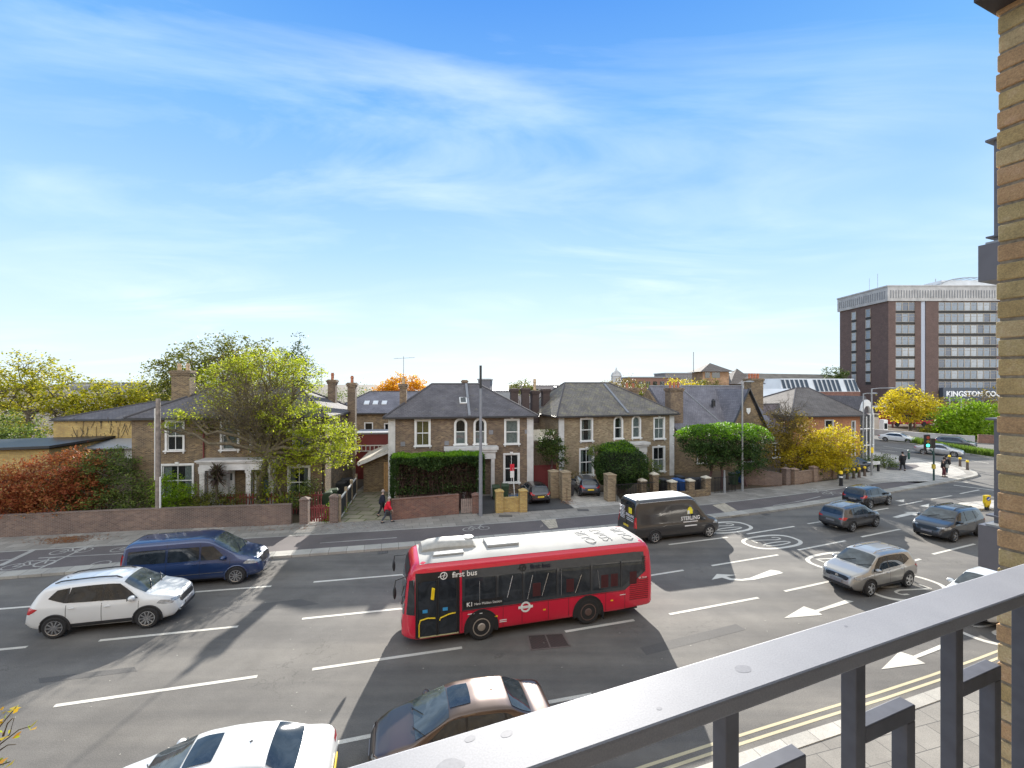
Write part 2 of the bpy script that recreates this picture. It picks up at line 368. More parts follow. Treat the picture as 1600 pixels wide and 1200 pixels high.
M['pane_dark'] = glassm('dark_glass', (.02,.025,.03), .15)
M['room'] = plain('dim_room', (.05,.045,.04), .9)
M['curtain'] = plain('net_curtain', (.82,.80,.76), .9, var=.2, nscale=12)
M['curtain_gold'] = plain('gold_curtain', (.62,.46,.16), .9, var=.2, nscale=12)
M['lead'] = plain('lead_grey', (.20,.205,.22), .5)
M['gutter'] = plain('black_gutter', (.03,.03,.032), .45)
M['metal_grey'] = plain('galvanised_steel', (.32,.33,.34), .45, .3)
M['post_grey'] = plain('post_grey', (.22,.23,.25), .5)
M['black'] = plain('black_paint', (.018,.018,.020), .4)
M['rubber'] = plain('rubber', (.022,.022,.023), .8)
M['red_door'] = plain('maroon_paint', (.17,.03,.03), .5)
M['timber'] = plain('timber', (.50,.30,.13), .6, var=.2, nscale=9)
M['wood_pole'] = plain('weathered_wood', (.24,.20,.17), .8, var=.25, nscale=5)
M['ridge'] = plain('ridge_clay', (.10,.095,.10), .9, spec=.1)
M['twig'] = plain('pale_twig', (.135,.11,.07), .9, var=.35, nscale=8)
M['bark'] = plain('bark', (.11,.09,.065), .9, var=.35, nscale=8)
M['bark_red'] = plain('reddish_bark', (.10,.055,.05), .9, var=.3, nscale=8)
M['bin_green'] = plain('green_plastic', (.035,.07,.035), .45)
M['bin_black'] = plain('black_plastic', (.03,.032,.036), .45)
M['bin_blue'] = plain('blue_plastic', (.03,.10,.30), .4)
M["yellow"] = plain('yellow_plastic', (.85,.60,.02), .4)
M['concrete'] = plain('concrete', (.42,.41,.40), .8, var=.15, nscale=.6)
M['white_roof'] = plain('white_roofing', (.60,.62,.64), .5, var=.08, nscale=.5)
M['chrome'] = plain('alloy', (.55,.55,.56), .25, .9, var=.03)
M['headlamp'] = plain('headlamp', (.34,.36,.38), .15, .2, var=.3, nscale=14, coat=1)
M['tail'] = plain('tail_lamp', (.45,.015,.02), .2, coat=1)
M['plate_y'] = plain('yellow_plate', (.75,.55,.05), .4, var=.02)
M['plate_g'] = plain('grey_plate', (.20,.20,.22), .5, var=.02)
M['trim'] = plain('dark_trim', (.03,.03,.033), .55)
M['cglass'] = carglass('car_glass'); 
M['cglass2'] = carglass('windscreen_glass', (.05,.06,.065))
# ------------------------------------------------------------------ ground, roads, pavements
def offset_line(P, d):
    out = []
    for i, p in enumerate(P):
        a = Vector(P[max(i-1,0)]); b = Vector(P[min(i+1,len(P)-1)]); t = (b-a).normalized(); out.append((p[0]-t.y*d, p[1]+t.x*d))
    return out
def smooth(P, k=2):
    for _ in range(k):
        Q = [P[0]]
        for a, b in zip(P[:-1], P[1:]):
            Q += [(a[0]*.75+b[0]*.25, a[1]*.75+b[1]*.25), (a[0]*.25+b[0]*.75, a[1]*.25+b[1]*.75)]
        Q.append(P[-1]); P = Q
    return P
def lerpY(P, x):
    for a, b in zip(P[:-1], P[1:]):
        if a[0] <= x <= b[0]: t = (x-a[0])/(b[0]-a[0]+1e-9); return a[1]+t*(b[1]-a[1])
    return P[0][1]+(x-P[0][0])*.2 if x < P[0][0] else P[-1][1]+(x-P[-1][0])*.4
setting('ground', MB().flat([(-4000,-400),(4000,-400),(4000,6000),(-4000,6000)], -.02), M['soil'])
KERB = [(-120,3),(-60,13.0),(-23.7,20.9),(-18.3,22.1),(-12.4,23.4),(-5.5,24.9),(4,27.3),(13.5,30.2),(21.3,33.1),(30.9,37.3),(40,41.6),(43.7,43.4)]
CORNER = [(45.6,44.5),(46.6,45.6),(47.4,46.8),(48.1,48.2),(48.5,50.5),(48.6,54.0),(47.9,58.5),(47.0,70),(47,90),(48,130)]
FAR = smooth(KERB) + CORNER
NEAR = [(-120,-22),(-30,1.2),(0,9.0),(5.4,10.96),(14.06,13.8),(25,18.2),(60,33),(130,62)]
NEAR = smooth(NEAR)
road_poly = [p for p in FAR] + [(60,130),(62.3,90),(64.5,78.3),(68.7,72.3),(76,66.5),(95,62),(140,84)] + NEAR[::-1]
setting('road', MB().flat(road_poly, 0.0), M['asphalt'])
# near pavement + kerb
setting('near_pavement', MB().prism(offset_line(NEAR,-.35) + [(130,-60),(-120,-60)], -.01, .11), M['slabs'])
setting('near_kerb', MB().prism(NEAR + offset_line(NEAR,-.35)[::-1], -.01, .125), paving('near_kerb_stone', (.40,.38,.34), (.50,.47,.42), .9, 6, -18, ms=.015))
for k, off in enumerate((.28, .50)):
    a = offset_line(NEAR, off); b = offset_line(NEAR, off+.085)
    setting('double_yellow_line', MB().flat(a + b[::-1], .004), M['yellow_line'])
# far side: wide pavement ground sheet, then garden ground behind it
BACK = [(-120,9),(-60,20.0),(-29.6,26.3),(-23.2,27.5),(-13.3,28.9),(-7.8,29.7),(-3.65,31.2),(1.0,31.7),(4.4,32.6),(9,33.9),(14.2,36.1),(16.4,37.2),(26,40.3),(30.5,42.3)]
EDGE = [(-120,7),(-60,17.4),(-27.1,24.1),(-20.9,25.3),(-11.3,26.9),(-2.4,28.7),(2.1,29.8),(6.8,31.1),(15.2,33.8),(27.8,38.6),(33.5,41.2),(36.2,41.4),(37,40.4)]
KB = offset_line(KERB, .42)
KB = smooth(KB)
kerb_far = smooth(KERB) + CORNER
inner = offset_line(kerb_far, .30)
setting('far_pavement', MB().prism(inner + [(48,200),(-200,200),(-200,-10)], -.015, .100), M['slabs'])
setting('far_kerb', MB().prism(kerb_far + inner[::-1], -.01, .125), M['kerb'])
# cycle track
ci = offset_line(smooth(KERB)[:-3], .72); e2 = smooth(EDGE)
setting('cycle_track', MB().flat(ci[:-2] + [p for p in e2[::-1]], .104), M['cycle'])
setting('cycle_kerb', MB().prism(offset_line(smooth(KERB)[:-4], .30) + offset_line(smooth(KERB)[:-4], .74)[::-1], .09, .128), M['kerb'])
def strip(mb, a, b, w, z):
    a = Vector(a); b = Vector(b); t = (b-a).normalized(); n = Vector((-t.y, t.x))*w/2
    mb.add([(*(a-n), z), (*(b-n), z), (*(b+n), z), (*(a+n), z)], [(0,1,2,3)])
el = MB(); eo = offset_line(e2, -.05); ei = offset_line(e2, .06)
el.flat(eo[:-6] + ei[:-6][::-1], .109); setting('cycle_edge_line', el, M['faint_line'])
cm = MB()
for a, b in [((500,848.5),(620,840)),((1150,803),(1205,794)),((1208,790),(1255,782)),((1253,782.5),(1282,775.5)),((1330,768),(1352,763)),((890,830),(952,822)),((60,872),(207,864)),((-60,880),(20,874))]:
    strip(cm, G(*a,.109), G(*b,.109), .10, .109)
strip(cm, G(0,884,.109), G(55,858,.109), .28, .1095); strip(cm, G(60,889,.109), G(140,853,.109), .12, .1095)
setting('cycle_lane_markings', cm, M['faint_line'])
def bike_symbol(mb, cx, cy, ang, s, z):
    def P(x, y): c, q = math.cos(ang), math.sin(ang); return (cx+(x*c-y*q)*s, cy+(x*q+y*c)*s)
    for wx in (-.55, .55):
        for k in range(12):
            a0, a1 = 2*math.pi*k/12, 2*math.pi*(k+1)/12
            strip(mb, P(wx+.36*math.cos(a0), .36*math.sin(a0)), P(wx+.36*math.cos(a1), .36*math.sin(a1)), .07*s, z)
    for a, b in [((-.55,0),(-.25,.55)),((-.25,.55),(.4,.5)),((-.55,0),(.05,0)),((.05,0),(.4,.5)),((.55,0),(.38,.7)),((.05,0),(-.28,.6)),((.38,.7),(.6,.72)),((-.4,.62),(-.15,.62))]:
        strip(mb, P(*a), P(*b), .07*s, z)
bs = MB()
for (px, py, an, s) in [(45,883,R(20),1.1),(112,861,R(15),1.0),(180,879,R(195),1.1),(1277,767,R(25),1.0),(1300,771,R(25),1.0),(744,826,R(15),.9),(205,857,R(15),1.0)]:
    x, y = G(px, py, .109); bike_symbol(bs, x, y, an, s, .1105)
setting('cycle_symbols', bs, M['faint_line'])
tc = MB()
for q in ([(1113,789),(1132,786),(1163,803.5),(1143,806.5)], [(845,812.5),(868,811),(872,824),(858,826)]): tc.flat([G(*p,.112) for p in q], .112)  # second quad paints the patch of sunlight falling between the villas
setting('tactile_and_sun_patch', tc, M['tactile_sun'])
# block-paved crossover, old slab drive, tarmac drive, pale plaza
setting('block_crossover', MB().flat([G(*p,.106) for p in [(484,833),(508,819),(612,812),(627,817),(640,826.5),(500,834.5)]], .106), M['blocks'])
setting('slab_driveway', MB().prism([G(510,817,.11),G(608,812,.11),(-6.9,35.5),(-9.8,39),(-12.6,39),(-12.9,34)], .08, .112), M['crazy'])
setting('tarmac_driveway', MB().flat([G(824,799,.112),G(897,794,.112),G(866,773,.112),(3.6,40),(1.9,40),(1.9,37),(.9,37),G(800,778,.112)], .112), M['drive'])
setting('side_path', MB().flat([G(745,804,.113),G(773,802,.113),(-.9,36.5),(-2.4,36)], .113), M['drive'])
setting('concrete_forecourt', MB().flat([G(898,794,.113),G(975,788,.113),G(960,768,.113),G(868,773,.113)], .113), M['slabs_pale'])
setting('pale_plaza', MB().flat([(33,41.5),(39,41.6),(44.8,44.9),(46.2,46.6),(47.6,49),(48,54),(47.4,58.5),(46.7,66),(43,66),(40,52),(34,46)], .108), M['slabs_pale'])
setting('brown_paving_patch', MB().flat([G(*p,.112) for p in [(1388,727),(1410,724.5),(1432,726),(1437,729),(1425,733),(1404,735),(1385,734)]], .112), M['cycle'])
garden = BACK + [(34,46),(40,56),(44,75),(44,190),(-190,190)]
gpoly = [(x, y+.25) for x, y in BACK]
GA = [p for p in gpoly if p[0] < -13.5] + [(-13.0,29.3),(-13.0,190),(-190,190),(-190,-5)]
setting('garden_ground', MB().prism(GA, .02, .108), M['soil'])
setting('garden_ground', MB().prism([(-7.9,30.1),(-3.8,31.4),(-2.4,36),(-2.4,40),(-9.6,38)], .02, .109), M['soil'])
setting('garden_ground', MB().prism([(9.4,34.4),(14.2,36.4),(16.4,37.5),(26,40.6),(30.5,42.6),(34,46),(40,56),(44,75),(44,190),(-10,190),(-9.5,45),(8.4,45),(7,36)], .02, .1095), M['soil'])
# cross street: planted median and islands
def grass_blades(mb, poly_fn, n, h, w=.04):
    for i in range(n):
        x, y, z = poly_fn(); a = rnd.uniform(0, 6.28); hh = h*rnd.uniform(.5, 1.2); dx, dy = math.cos(a)*w, math.sin(a)*w; lx, ly = rnd.uniform(-.4,.4)*hh, rnd.uniform(-.4,.4)*hh
        o = len(mb.v); mb.v += [(x-dx,y-dy,z),(x+dx,y+dy,z),(x+lx,y+ly,z+hh)]; mb.f.append((o,o+1,o+2))
M['leaf_grass'] = leafm('grass_blades', [(.07,.12,.02),(.12,.20,.03),(.20,.27,.05)])
med = [G(1388,690),G(1430,694.5),G(1475,705),G(1556,716.5),G(1557,712.5),G(1480,700.5),G(1435,691.5),G(1392,686.5)]
setting('median', MB().prism(med, -.01, .12), M['kerb'])
gm = MB(); mx0, my0 = zip(*med)
def inmed():
    t = rnd.random()*3; i = int(t); t -= i; a, b, c, d = Vector(med[i]), Vector(med[i+1]), Vector(med[7-i]), Vector(med[6-i]); s = rnd.uniform(.12,.88)
    p = (a*(1-t)+b*t)*(1-s)+(c*(1-t)+d*t)*s; return (p.x, p.y, .1)
grass_blades(gm, inmed, 9000, .75, .10)
tag(gm.build('median_grass', M['leaf_grass'], uv=False), 'rough green planting along the median of the cross street', 'grass', kind='stuff')
isl = [G(1489,794),G(1500,788),G(1556,784),G(1600,780),G(1600,797),G(1556,797),G(1505,798)]
setting('traffic_island', MB().prism(isl, -.01, .13), M['slabs_pale'])
# ---- white markings
def dashes(name, L, w=.15):
    mb = MB()
    for a, b in L: strip(mb, G(*a), G(*b), w, .006)
    setting(name, mb, M['white_line'])
dashes('lane_line', [((305,925),(424,916)),((-70,957),(59,947)),((490,909.5),(635,897.5)),((1045,851),(1137,839.5)),((1167,834.5),(1241,822.5)),((1262,818.5),(1290,814)),
    ((1365,798),(1388,794)),((1404,790),(1442,782.5)),((1455,780),(1487,774.5)),((1500,771.5),(1530,765.5))], .14)
dashes('lane_line', [((-70,1022),(42,1011)),((155,1001),(372,979)),((472,967),(628,951)),((1005,901),(1068,891)),((1112,884),(1216,867)),((1247,859.5),(1321,845)),((1346,839),(1406,827)),((1430,822),(1470,813.5))], .14)
dashes('lane_line', [((85,1103),(402,1057)),((488,1046),(722,1012)),((883,987),(991,969)),((1046,960),(1185,934)),((1226,924),(1310,905.5)),((1418,879),(1438,873.5)),((1457.5,866),(1523,850))], .14)
dashes('lane_line', [((525,1161),(662,1133)),((755,1116),(925,1085))], .14)
dashes('stop_line', [((1490,758),(1560,767)),((1482,752),(1512,754))], .20)
dashes('cross_street_line', [((1375,703),(1402,706)),((1380,697),(1440,706)),((1470,712),(1545,724))], .15)
def ring(mb, cx, cy, ang, a, b, w, z, n=48, p=2.6):
    c, s = math.cos(ang), math.sin(ang); O=[]; I=[]
    for k in range(n):
        t = 2*math.pi*k/n; ct, st = math.cos(t), math.sin(t); ct = math.copysign(abs(ct)**(2/p), ct); st = math.copysign(abs(st)**(2/p), st)
        for L, aa, bb in ((O,a,b),(I,a-w,b-w)): x, y = aa*ct, bb*st; L.append((cx+x*c-y*s, cy+x*s+y*c, z))
    o = len(mb.v); mb.v += O+I; mb.f += [(o+k, o+(k+1)%n, o+n+(k+1)%n, o+n+k) for k in range(n)]
def roundel20(px, py, ang, flip, a=1.82, b=1.02):
    x, y = G(px, py); mb = MB(); ring(mb, x, y, ang, a, b, .20, .007)
    def P(u, v):      # u reads left-right, v up; up = travel direction
        u *= .80; v *= .86
        lx, ly = (v, -u) if not flip else (-v, u); c, s = math.cos(ang), math.sin(ang); return (x+lx*c-ly*s, y+lx*s+ly*c)
    two = [(-.68,.70),(-.60,1.02),(-.42,1.12),(-.24,1.0),(-.20,.6),(-.68,-1.1),(-.10,-1.1)]
    for p, q in zip(two[:-1], two[1:]): strip(mb, P(*p), P(*q), .11, .0075)
    n = 20
    for k in range(n):
        t0, t1 = 2*math.pi*k/n, 2*math.pi*(k+1)/n
        strip(mb, P(.42+.25*math.cos(t0), 1.1*math.sin(t0)), P(.42+.25*math.cos(t1), 1.1*math.sin(t1)), .11, .008)
    setting('speed_roundel', mb, M['white_line'])
roundel20(1133, 824, R(19), False); roundel20(1206, 846.5, R(19), False); roundel20(1312, 876, R(20), False)
roundel20(1411, 917, R(20), True, 2.0, 1.15); roundel20(1562, 978, R(20), True, 2.0, 1.15)
ar = MB()
for P in ([(1225,966),(1256,947.5),(1274,953.5),(1321,937.5),(1334,940),(1279,956.5),(1285,961)],
          [(1377,1046),(1405,1018),(1427,1025),(1474,1005.5),(1474,1013),(1432,1029),(1446,1037)],
          [(1398,782.5),(1413,780.5),(1412,785)], [(1436,791),(1452,787),(1451,792.5)],
          [(1394,808),(1418,801.5),(1412,800),(1438,800),(1431,806),(1424,804.5),(1402,809.5)]):
    ar.flat([G(*p) for p in P], .0075)
ar.flat([G(*p) for p in [(1112,906),(1120,897),(1151,898.5),(1135,901),(1143,904),(1158,905.2),(1172,903),(1204,890.5),(1216,892),(1224,895.5),(1180,905.8),(1160,907.6),(1140,906.5),(1128,902.8)]], .0075)
setting('arrow_markings', ar, M['white_line'])
# manhole covers
dm = MB(); q = [G(*p) for p in [(824,993),(879,990),(891,1010),(829.5,1016)]]
dm.flat(q, .006); 
fr = MB()
for i in range(4): strip(fr, q[i], q[(i+1)%4], .07, .009)
m0 = [(q[0][k]+q[1][k])/2 for k in (0,1)]; m1 = [(q[2][k]+q[3][k])/2 for k in (0,1)]; strip(fr, m0, m1, .05, .0092)
t_ = NT('cast_iron_cover'); w_ = t_.n('TexChecker', i_Scale=14.0); t_.l(wpos(t_), w_.inputs[0]); w_.inputs[1].default_value=(.075,.06,.055,1); w_.inputs[2].default_value=(.045,.038,.036,1); t_.col(w_.outputs[0]); t_.set(Roughness=.6)
dc = dm.build('drain_cover', t_.m); tag(dc, 'square double cast iron access cover sunk in the road beside the bus', 'manhole cover')
fr.build('frame', plain('iron_frame', (.14,.12,.11), .6), dc)
for (px, py, s) in [(790,806,.45),(911,797,.4),(1065,0,0)]:
    if s: x, y = G(px, py, .112); tag(MB().box(x-s, x+s, y-.25, y+.25, .108, .116).build('pavement_cover', plain('iron_cover2', (.10,.095,.09), .7)), 'small dark iron cover in the pavement by the %s' % ('brick pier wall' if px < 800 else 'concrete forecourt'), 'utility cover')
# fallen leaves
M['leaf_litter'] = leafm('fallen_leaves', [(.12,.05,.03),(.22,.09,.04),(.30,.16,.06)], .1)
fl = MB()
def litter(pts, n, s):
    q = [Vector(G(*p, .115)) for p in pts]
    for i in range(n):
        u, v = rnd.random(), rnd.gauss(.5,.2); p = (q[0]*(1-u)+q[1]*u)*(1-v)+(q[3]*(1-u)+q[2]*u)*v
        a = rnd.uniform(0,6.28); c, k = math.cos(a)*s, math.sin(a)*s; o = len(fl.v)
        fl.v += [(p.x-c,p.y-k,.118),(p.x+k*.6,p.y-c*.6,.122),(p.x+c,p.y+k,.13),(p.x-k*.6,p.y+c*.6,.12)]; fl.f.append((o,o+1,o+2,o+3))
litter([(55,852),(60,843),(150,835),(150,845)], 700, .045); litter([(0,850),(0,842),(200,832),(200,842)], 250, .05)
litter([(1170,765),(1160,752),(1290,738),(1300,752)], 900, .06); litter([(875,786),(872,770),(890,770),(905,790)], 260, .06); litter([(300,832),(300,826),(600,812),(600,826)], 180, .05)
tag(fl.build('fallen_leaves', M['leaf_litter'], uv=False), 'scattered rusty fallen leaves along the far pavement', 'leaves', kind='stuff')

gl = None
for (x_, lab) in ((-15.5,'small iron gully grate at the kerb beside the blue minibus'),(-6.9,'small iron gully grate at the kerb opposite the slab driveway'),(17.5,'small iron gully grate at the kerb right of the black van'),(27.5,'small iron gully grate at the kerb beside the grey SUV')):
    y_ = lerpY(FAR, x_)-.30
    if gl is None:
        gl = empty('gully_grate',(x_,y_,.004),R(16),lab,'drain grate','kerbside gully grates'); MB().box(-.26,.26,-.2,.2,0,.004).build('frame', plain('iron_dark',(.05,.045,.042),.6), gl)
        for k in range(6): MB().box(-.22+k*.075,-.185+k*.075,-.16,.16,.0045,.008).build('bar', plain('iron_bar',(.13,.12,.11),.5), gl)
    else: dup(gl,(x_,y_,.004),R(18),lab)
sp_ = MB()
for i in range(170):
    x_=rnd.uniform(-16,20); y_=rnd.uniform(11+.27*x_,22+.3*x_); s=rnd.uniform(.008,.03); a_=rnd.uniform(0,6.28); c_,k_=math.cos(a_)*s,math.sin(a_)*s
    o=len(sp_.v); sp_.v += [(x_-c_,y_-k_,.009),(x_+k_*.5,y_-c_*.5,.010),(x_+c_,y_+k_,.012),(x_-k_*.5,y_+c_*.5,.010)]; sp_.f.append((o,o+1,o+2,o+3))
tag(sp_.build('litter_specks', plain('pale_litter',(.55,.52,.45),.8), uv=False), 'tiny pale specks of litter and leaf scattered on the road', 'litter', kind='stuff')
M['patch'] = asphalt('patched_asphalt', (.088,.083,.08), (.118,.112,.106), patch=False)
pt = MB()
for q in ([(350,950),(470,936),(500,944),(372,958)],[(1000,1012),(1150,975),(1165,984),(1010,1024)],[(60,1060),(210,1042),(214,1049),(62,1068)],[(1290,842),(1350,830),(1362,833),(1300,846)]): pt.flat([G(*p) for p in q], .003)
setting('road_patch', pt, M['patch'])
# ------------------------------------------------------------------ buildings
_wc = {}
def win_meshes(w, h, style):
    key = (round(w,2), round(h,2), style)
    if key in _wc: return _wc[key]
    d = {}; t = .13
    if 'plain' in style:
        t = .06
    s = MB()       # surround, proud of wall
    if 'arch' in style:
        r = w/2; n = 14; zc = h - r; O = [(-r-t,0)] + [(-(r+t)*math.cos(math.pi*k/n), zc+(r+t)*math.sin(math.pi*k/n)) for k in range(n+1)] + [(r+t,0)]
        I = [(-r,0)] + [(-r*math.cos(math.pi*k/n), zc+r*math.sin(math.pi*k/n)) for k in range(n+1)] + [(r,0)]
        for k in range(len(O)-1):
            q = [O[k], O[k+1], I[k+1], I[k]]; s.yprism(q, -.07, .12)
        s.yprism([(-.07,h+t-.02),(.07,h+t-.02),(.1,h+t+.12),(-.1,h+t+.12)], -.10, 0)
    else:
        s.box(-w/2-t, -w/2, -.07, .12, 0, h+t); s.box(w/2, w/2+t, -.07, .12, 0, h+t); s.box(-w/2, w/2, -.07, .12, h, h+t)
        if t > .1: s.yprism([(-.08,h+t-.04),(.08,h+t-.04),(.13,h+t+.10),(-.13,h+t+.10)], -.11, 0)
    d['surround'] = s
    sl = MB(); sl.box(-w/2-t-.07, w/2+t+.07, -.17, .05, -.10, 0)
    if t > .1: sl.box(-w/2-t+.02, -w/2-t+.10, -.12, 0, -.22, -.10); sl.box(w/2+t-.10, w/2+t-.02, -.12, 0, -.22, -.10)
    d['sill'] = sl
    f = MB(); b = .055
    f.box(-w/2, -w/2+b, .03, .10, .0, h - (w/2 if 'arch' in style else 0)); f.box(w/2-b, w/2, .03, .10, 0, h - (w/2 if 'arch' in style else 0)); f.box(-w/2+b, w/2-b, .03, .10, 0, b)
    f.box(-w/2+b, w/2-b, .02, .09, h/2-.035, h/2+.035)
    if 'arch' not in style: f.box(-w/2+b, w/2-b, .03, .10, h-b, h)
    else:
        r = w/2; n = 12; zc = h-r
        for k in range(n):
            a0, a1 = math.pi*k/n, math.pi*(k+1)/n
            f.yprism([(r*math.cos(a0),zc+r*math.sin(a0)),(r*math.cos(a1),zc+r*math.sin(a1)),((r-b)*math.cos(a1),zc+(r-b)*math.sin(a1)),((r-b)*math.cos(a0),zc+(r-b)*math.sin(a0))], .03, .10)
    if 'bar' in style: f.box(-.018, .018, .035, .085, b, h-b)
    d['sash'] = f
    p = MB()
    if 'arch' in style: p.yprism([(-w/2+.01,.01)] + [(-(w/2-.01)*math.cos(math.pi*k/12), h-w/2+(w/2-.01)*math.sin(math.pi*k/12)) for k in range(13)] + [(w/2-.01,.01)], .060, .066)
    else: p.box(-w/2+.01, w/2-.01, .060, .066, .01, h-.01)
    d['pane'] = p
    c = MB(); n = 26
    def wavy(x0, x1, z0, z1, y): y = .125; c.grid([[(x0+(x1-x0)*i/n, y+.018*math.sin(i*1.9), z) for z in (z1, z0)] for i in range(n+1)])
    if 'full' in style: wavy(-w/2+.04, w/2-.04, .03, h-.06, .16)
    elif 'half' in style: wavy(-w/2+.04, w/2-.04, .03, h*.5, .16)
    elif 'side' in style: wavy(-w/2+.04, -w/2+w*.28, .03, h-.06, .16); wavy(w/2-w*.28, w/2-.04, .03, h-.06, .16)
    elif 'blind' in style: wavy(-w/2+.04, w/2-.04, h*.45, h-.05, .16)
    if c.v: d['curtain'] = c
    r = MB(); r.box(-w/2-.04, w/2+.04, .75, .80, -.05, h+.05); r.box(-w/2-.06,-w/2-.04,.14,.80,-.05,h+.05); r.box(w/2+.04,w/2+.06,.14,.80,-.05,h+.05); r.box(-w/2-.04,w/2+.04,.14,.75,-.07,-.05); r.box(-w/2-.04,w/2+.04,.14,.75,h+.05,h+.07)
    d['room'] = r
    _wc[key] = {'src': d, 'obj': {}}; return _wc[key]
def window(parent, x, z, w, h, style='rect bar', y=0.0, rz=0.0, mats=None, loc=None):
    W = win_meshes(w, h, style); mats = mats or {}
    def part(k, nm, m, par):
        kk = (k, m.name)
        if kk not in W['obj']:
            o = W['src'][k].build(nm, m, par); W['obj'][kk] = o.data
            if k == 'surround' and 'plain' not in style: pass
        else:
            o = bpy.data.objects.new(nm, W['obj'][kk]); COL.objects.link(o); o.parent = par
        return o
    win = part('surround', 'window', mats.get('surround', M['white_paint']), parent)
    win.location = loc if loc else (x, y, z); win.rotation_euler = (0,0,rz)
    part('sill', 'sill', mats.get('surround', M['white_paint']), win); part('sash', 'sash', mats.get('sash', M['white_paint']), win)
    part('pane', 'pane', mats.get('pane', M['pane']), win)
    if 'curtain' in W['src']: part('curtain', 'curtain', mats.get('curtain', M['curtain']), win)
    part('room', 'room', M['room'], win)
    return win
def facade(mb, x0, x1, z0, z1, holes, y=0.0, th=.25):
    """front skin (facing -y) with real openings; holes = (cx, z0, w, h, arch)"""
    xs = sorted({x0, x1} | {h[0]-h[2]/2 for h in holes} | {h[0]+h[2]/2 for h in holes}); zs = sorted({z0, z1} | {h[1] for h in holes} | {h[1]+h[3] for h in holes})
    for i in range(len(xs)-1):
        for j in range(len(zs)-1):
            cx, cz = (xs[i]+xs[i+1])/2, (zs[j]+zs[j+1])/2
            if any(abs(cx-h[0]) < h[2]/2 and h[1] < cz < h[1]+h[3] for h in holes): continue
            mb.add([(xs[i],y,zs[j]),(xs[i+1],y,zs[j]),(xs[i+1],y,zs[j+1]),(xs[i],y,zs[j+1])], [(0,1,2,3)])
    for h in holes:
        a, b, c, d = h[0]-h[2]/2, h[0]+h[2]/2, h[1], h[1]+h[3]
        mb.add([(a,y,c),(a,y+th,c),(a,y+th,d),(a,y,d)], [(0,1,2,3)]); mb.add([(b,y,c),(b,y,d),(b,y+th,d),(b,y+th,c)], [(0,1,2,3)])
        mb.add([(a,y,d),(a,y+th,d),(b,y+th,d),(b,y,d)], [(0,1,2,3)]); mb.add([(a,y,c),(b,y,c),(b,y+th,c),(a,y+th,c)], [(0,1,2,3)])
        if len(h) > 4 and h[4]:       # arch corners filled back in with brick
            r = h[2]/2; n = 8
            for sg in (-1, 1):
                arc = [(h[0]+sg*r*math.cos(math.pi/2*k/n), d-r+r*math.sin(math.pi/2*k/n)) for k in range(n+1)]
                mb.yprism([(h[0]+sg*r, d)] + arc, y+.001, y+th)
def shell(mb, x0, x1, dp, z0, z1, sides='lrb'):
    if 'l' in sides: mb.add([(x0,0,z0),(x0,0,z1),(x0,dp,z1),(x0,dp,z0)], [(0,1,2,3)])
    if 'r' in sides: mb.add([(x1,0,z0),(x1,dp,z0),(x1,dp,z1),(x1,0,z1)], [(0,1,2,3)])
    if 'b' in sides: mb.add([(x0,dp,z0),(x0,dp,z1),(x1,dp,z1),(x1,dp,z0)], [(0,1,2,3)])
def hip_roof(parent, x0, x1, y0, y1, ze, zr, m, ov=.3, ridge=None, name='roof', gut=True, gutmat=None):
    X0, X1, Y0, Y1 = x0-ov, x1+ov, y0-ov, y1+ov; ym = (Y0+Y1)/2; hw = (Y1-Y0)/2
    a, b = ridge if ridge else (X0+hw*.9, X1-hw*.9)
    mb = MB(); mb.add([(X0,Y0,ze),(X1,Y0,ze),(X1,Y1,ze),(X0,Y1,ze),(a,ym,zr),(b,ym,zr)], [(0,1,5,4),(1,2,5),(2,3,4,5),(3,0,4),(3,2,1,0)])
    o = mb.build(name, m, parent)
    rt = MB()
    for p, q in (((X0,Y0,ze),(a,ym,zr)),((X1,Y0,ze),(b,ym,zr)),((X1,Y1,ze),(b,ym,zr)),((X0,Y1,ze),(a,ym,zr)),((a,ym,zr),(b,ym,zr))):
        rt.tube([Vector(p)+Vector((0,0,.02)), Vector(q)+Vector((0,0,.02))], .08, 6)
    rt.build('ridge_tiles', M['ridge'], o)
    if gut:
        g = MB(); g.box(X0-.06, X1+.06, Y0-.12, Y0-.003, ze-.14, ze-.02); g.box(X0-.06, X0-.003, Y0, Y1, ze-.14, ze-.02); g.box(X1+.003, X1+.06, Y0, Y1, ze-.14, ze-.02); g.box(X0,X1,Y0,y0-.01,ze-.10,ze-.012)
        g.build('gutter', gutmat or M['gutter'], o)
    return o
def chimney(parent, x, y, z0, z1, w, d, npots, m, potm, crown=True, ph=.55, ivy=False):
    mb = MB(); mb.box(x-w/2, x+w/2, y-d/2, y+d/2, z0, z1-.35); mb.box(x-w/2-.06, x+w/2+.06, y-d/2-.06, y+d/2+.06, z1-.349, z1-.2); mb.box(x-w/2-.12, x+w/2+.12, y-d/2-.12, y+d/2+.12, z1-.199, z1-.05)
    mb.box(x-w/2-.04, x+w/2+.04, y-d/2-.04, y+d/2+.04, z1-.049, z1+.02)
    c = mb.build('chimney', m, parent)
    for i in range(npots):
        px = x + (i-(npots-1)/2)*(w/max(npots,1))*.95
        MB().lathe([(.13,z1),(.12,z1+ph*.6),(.15,z1+ph*.65),(.15,z1+ph*.8),(.11,z1+ph*.82),(.12,z1+ph)], 10, (px, y, 0)).build('chimney_pot', potm, c, smooth=True)
    return c
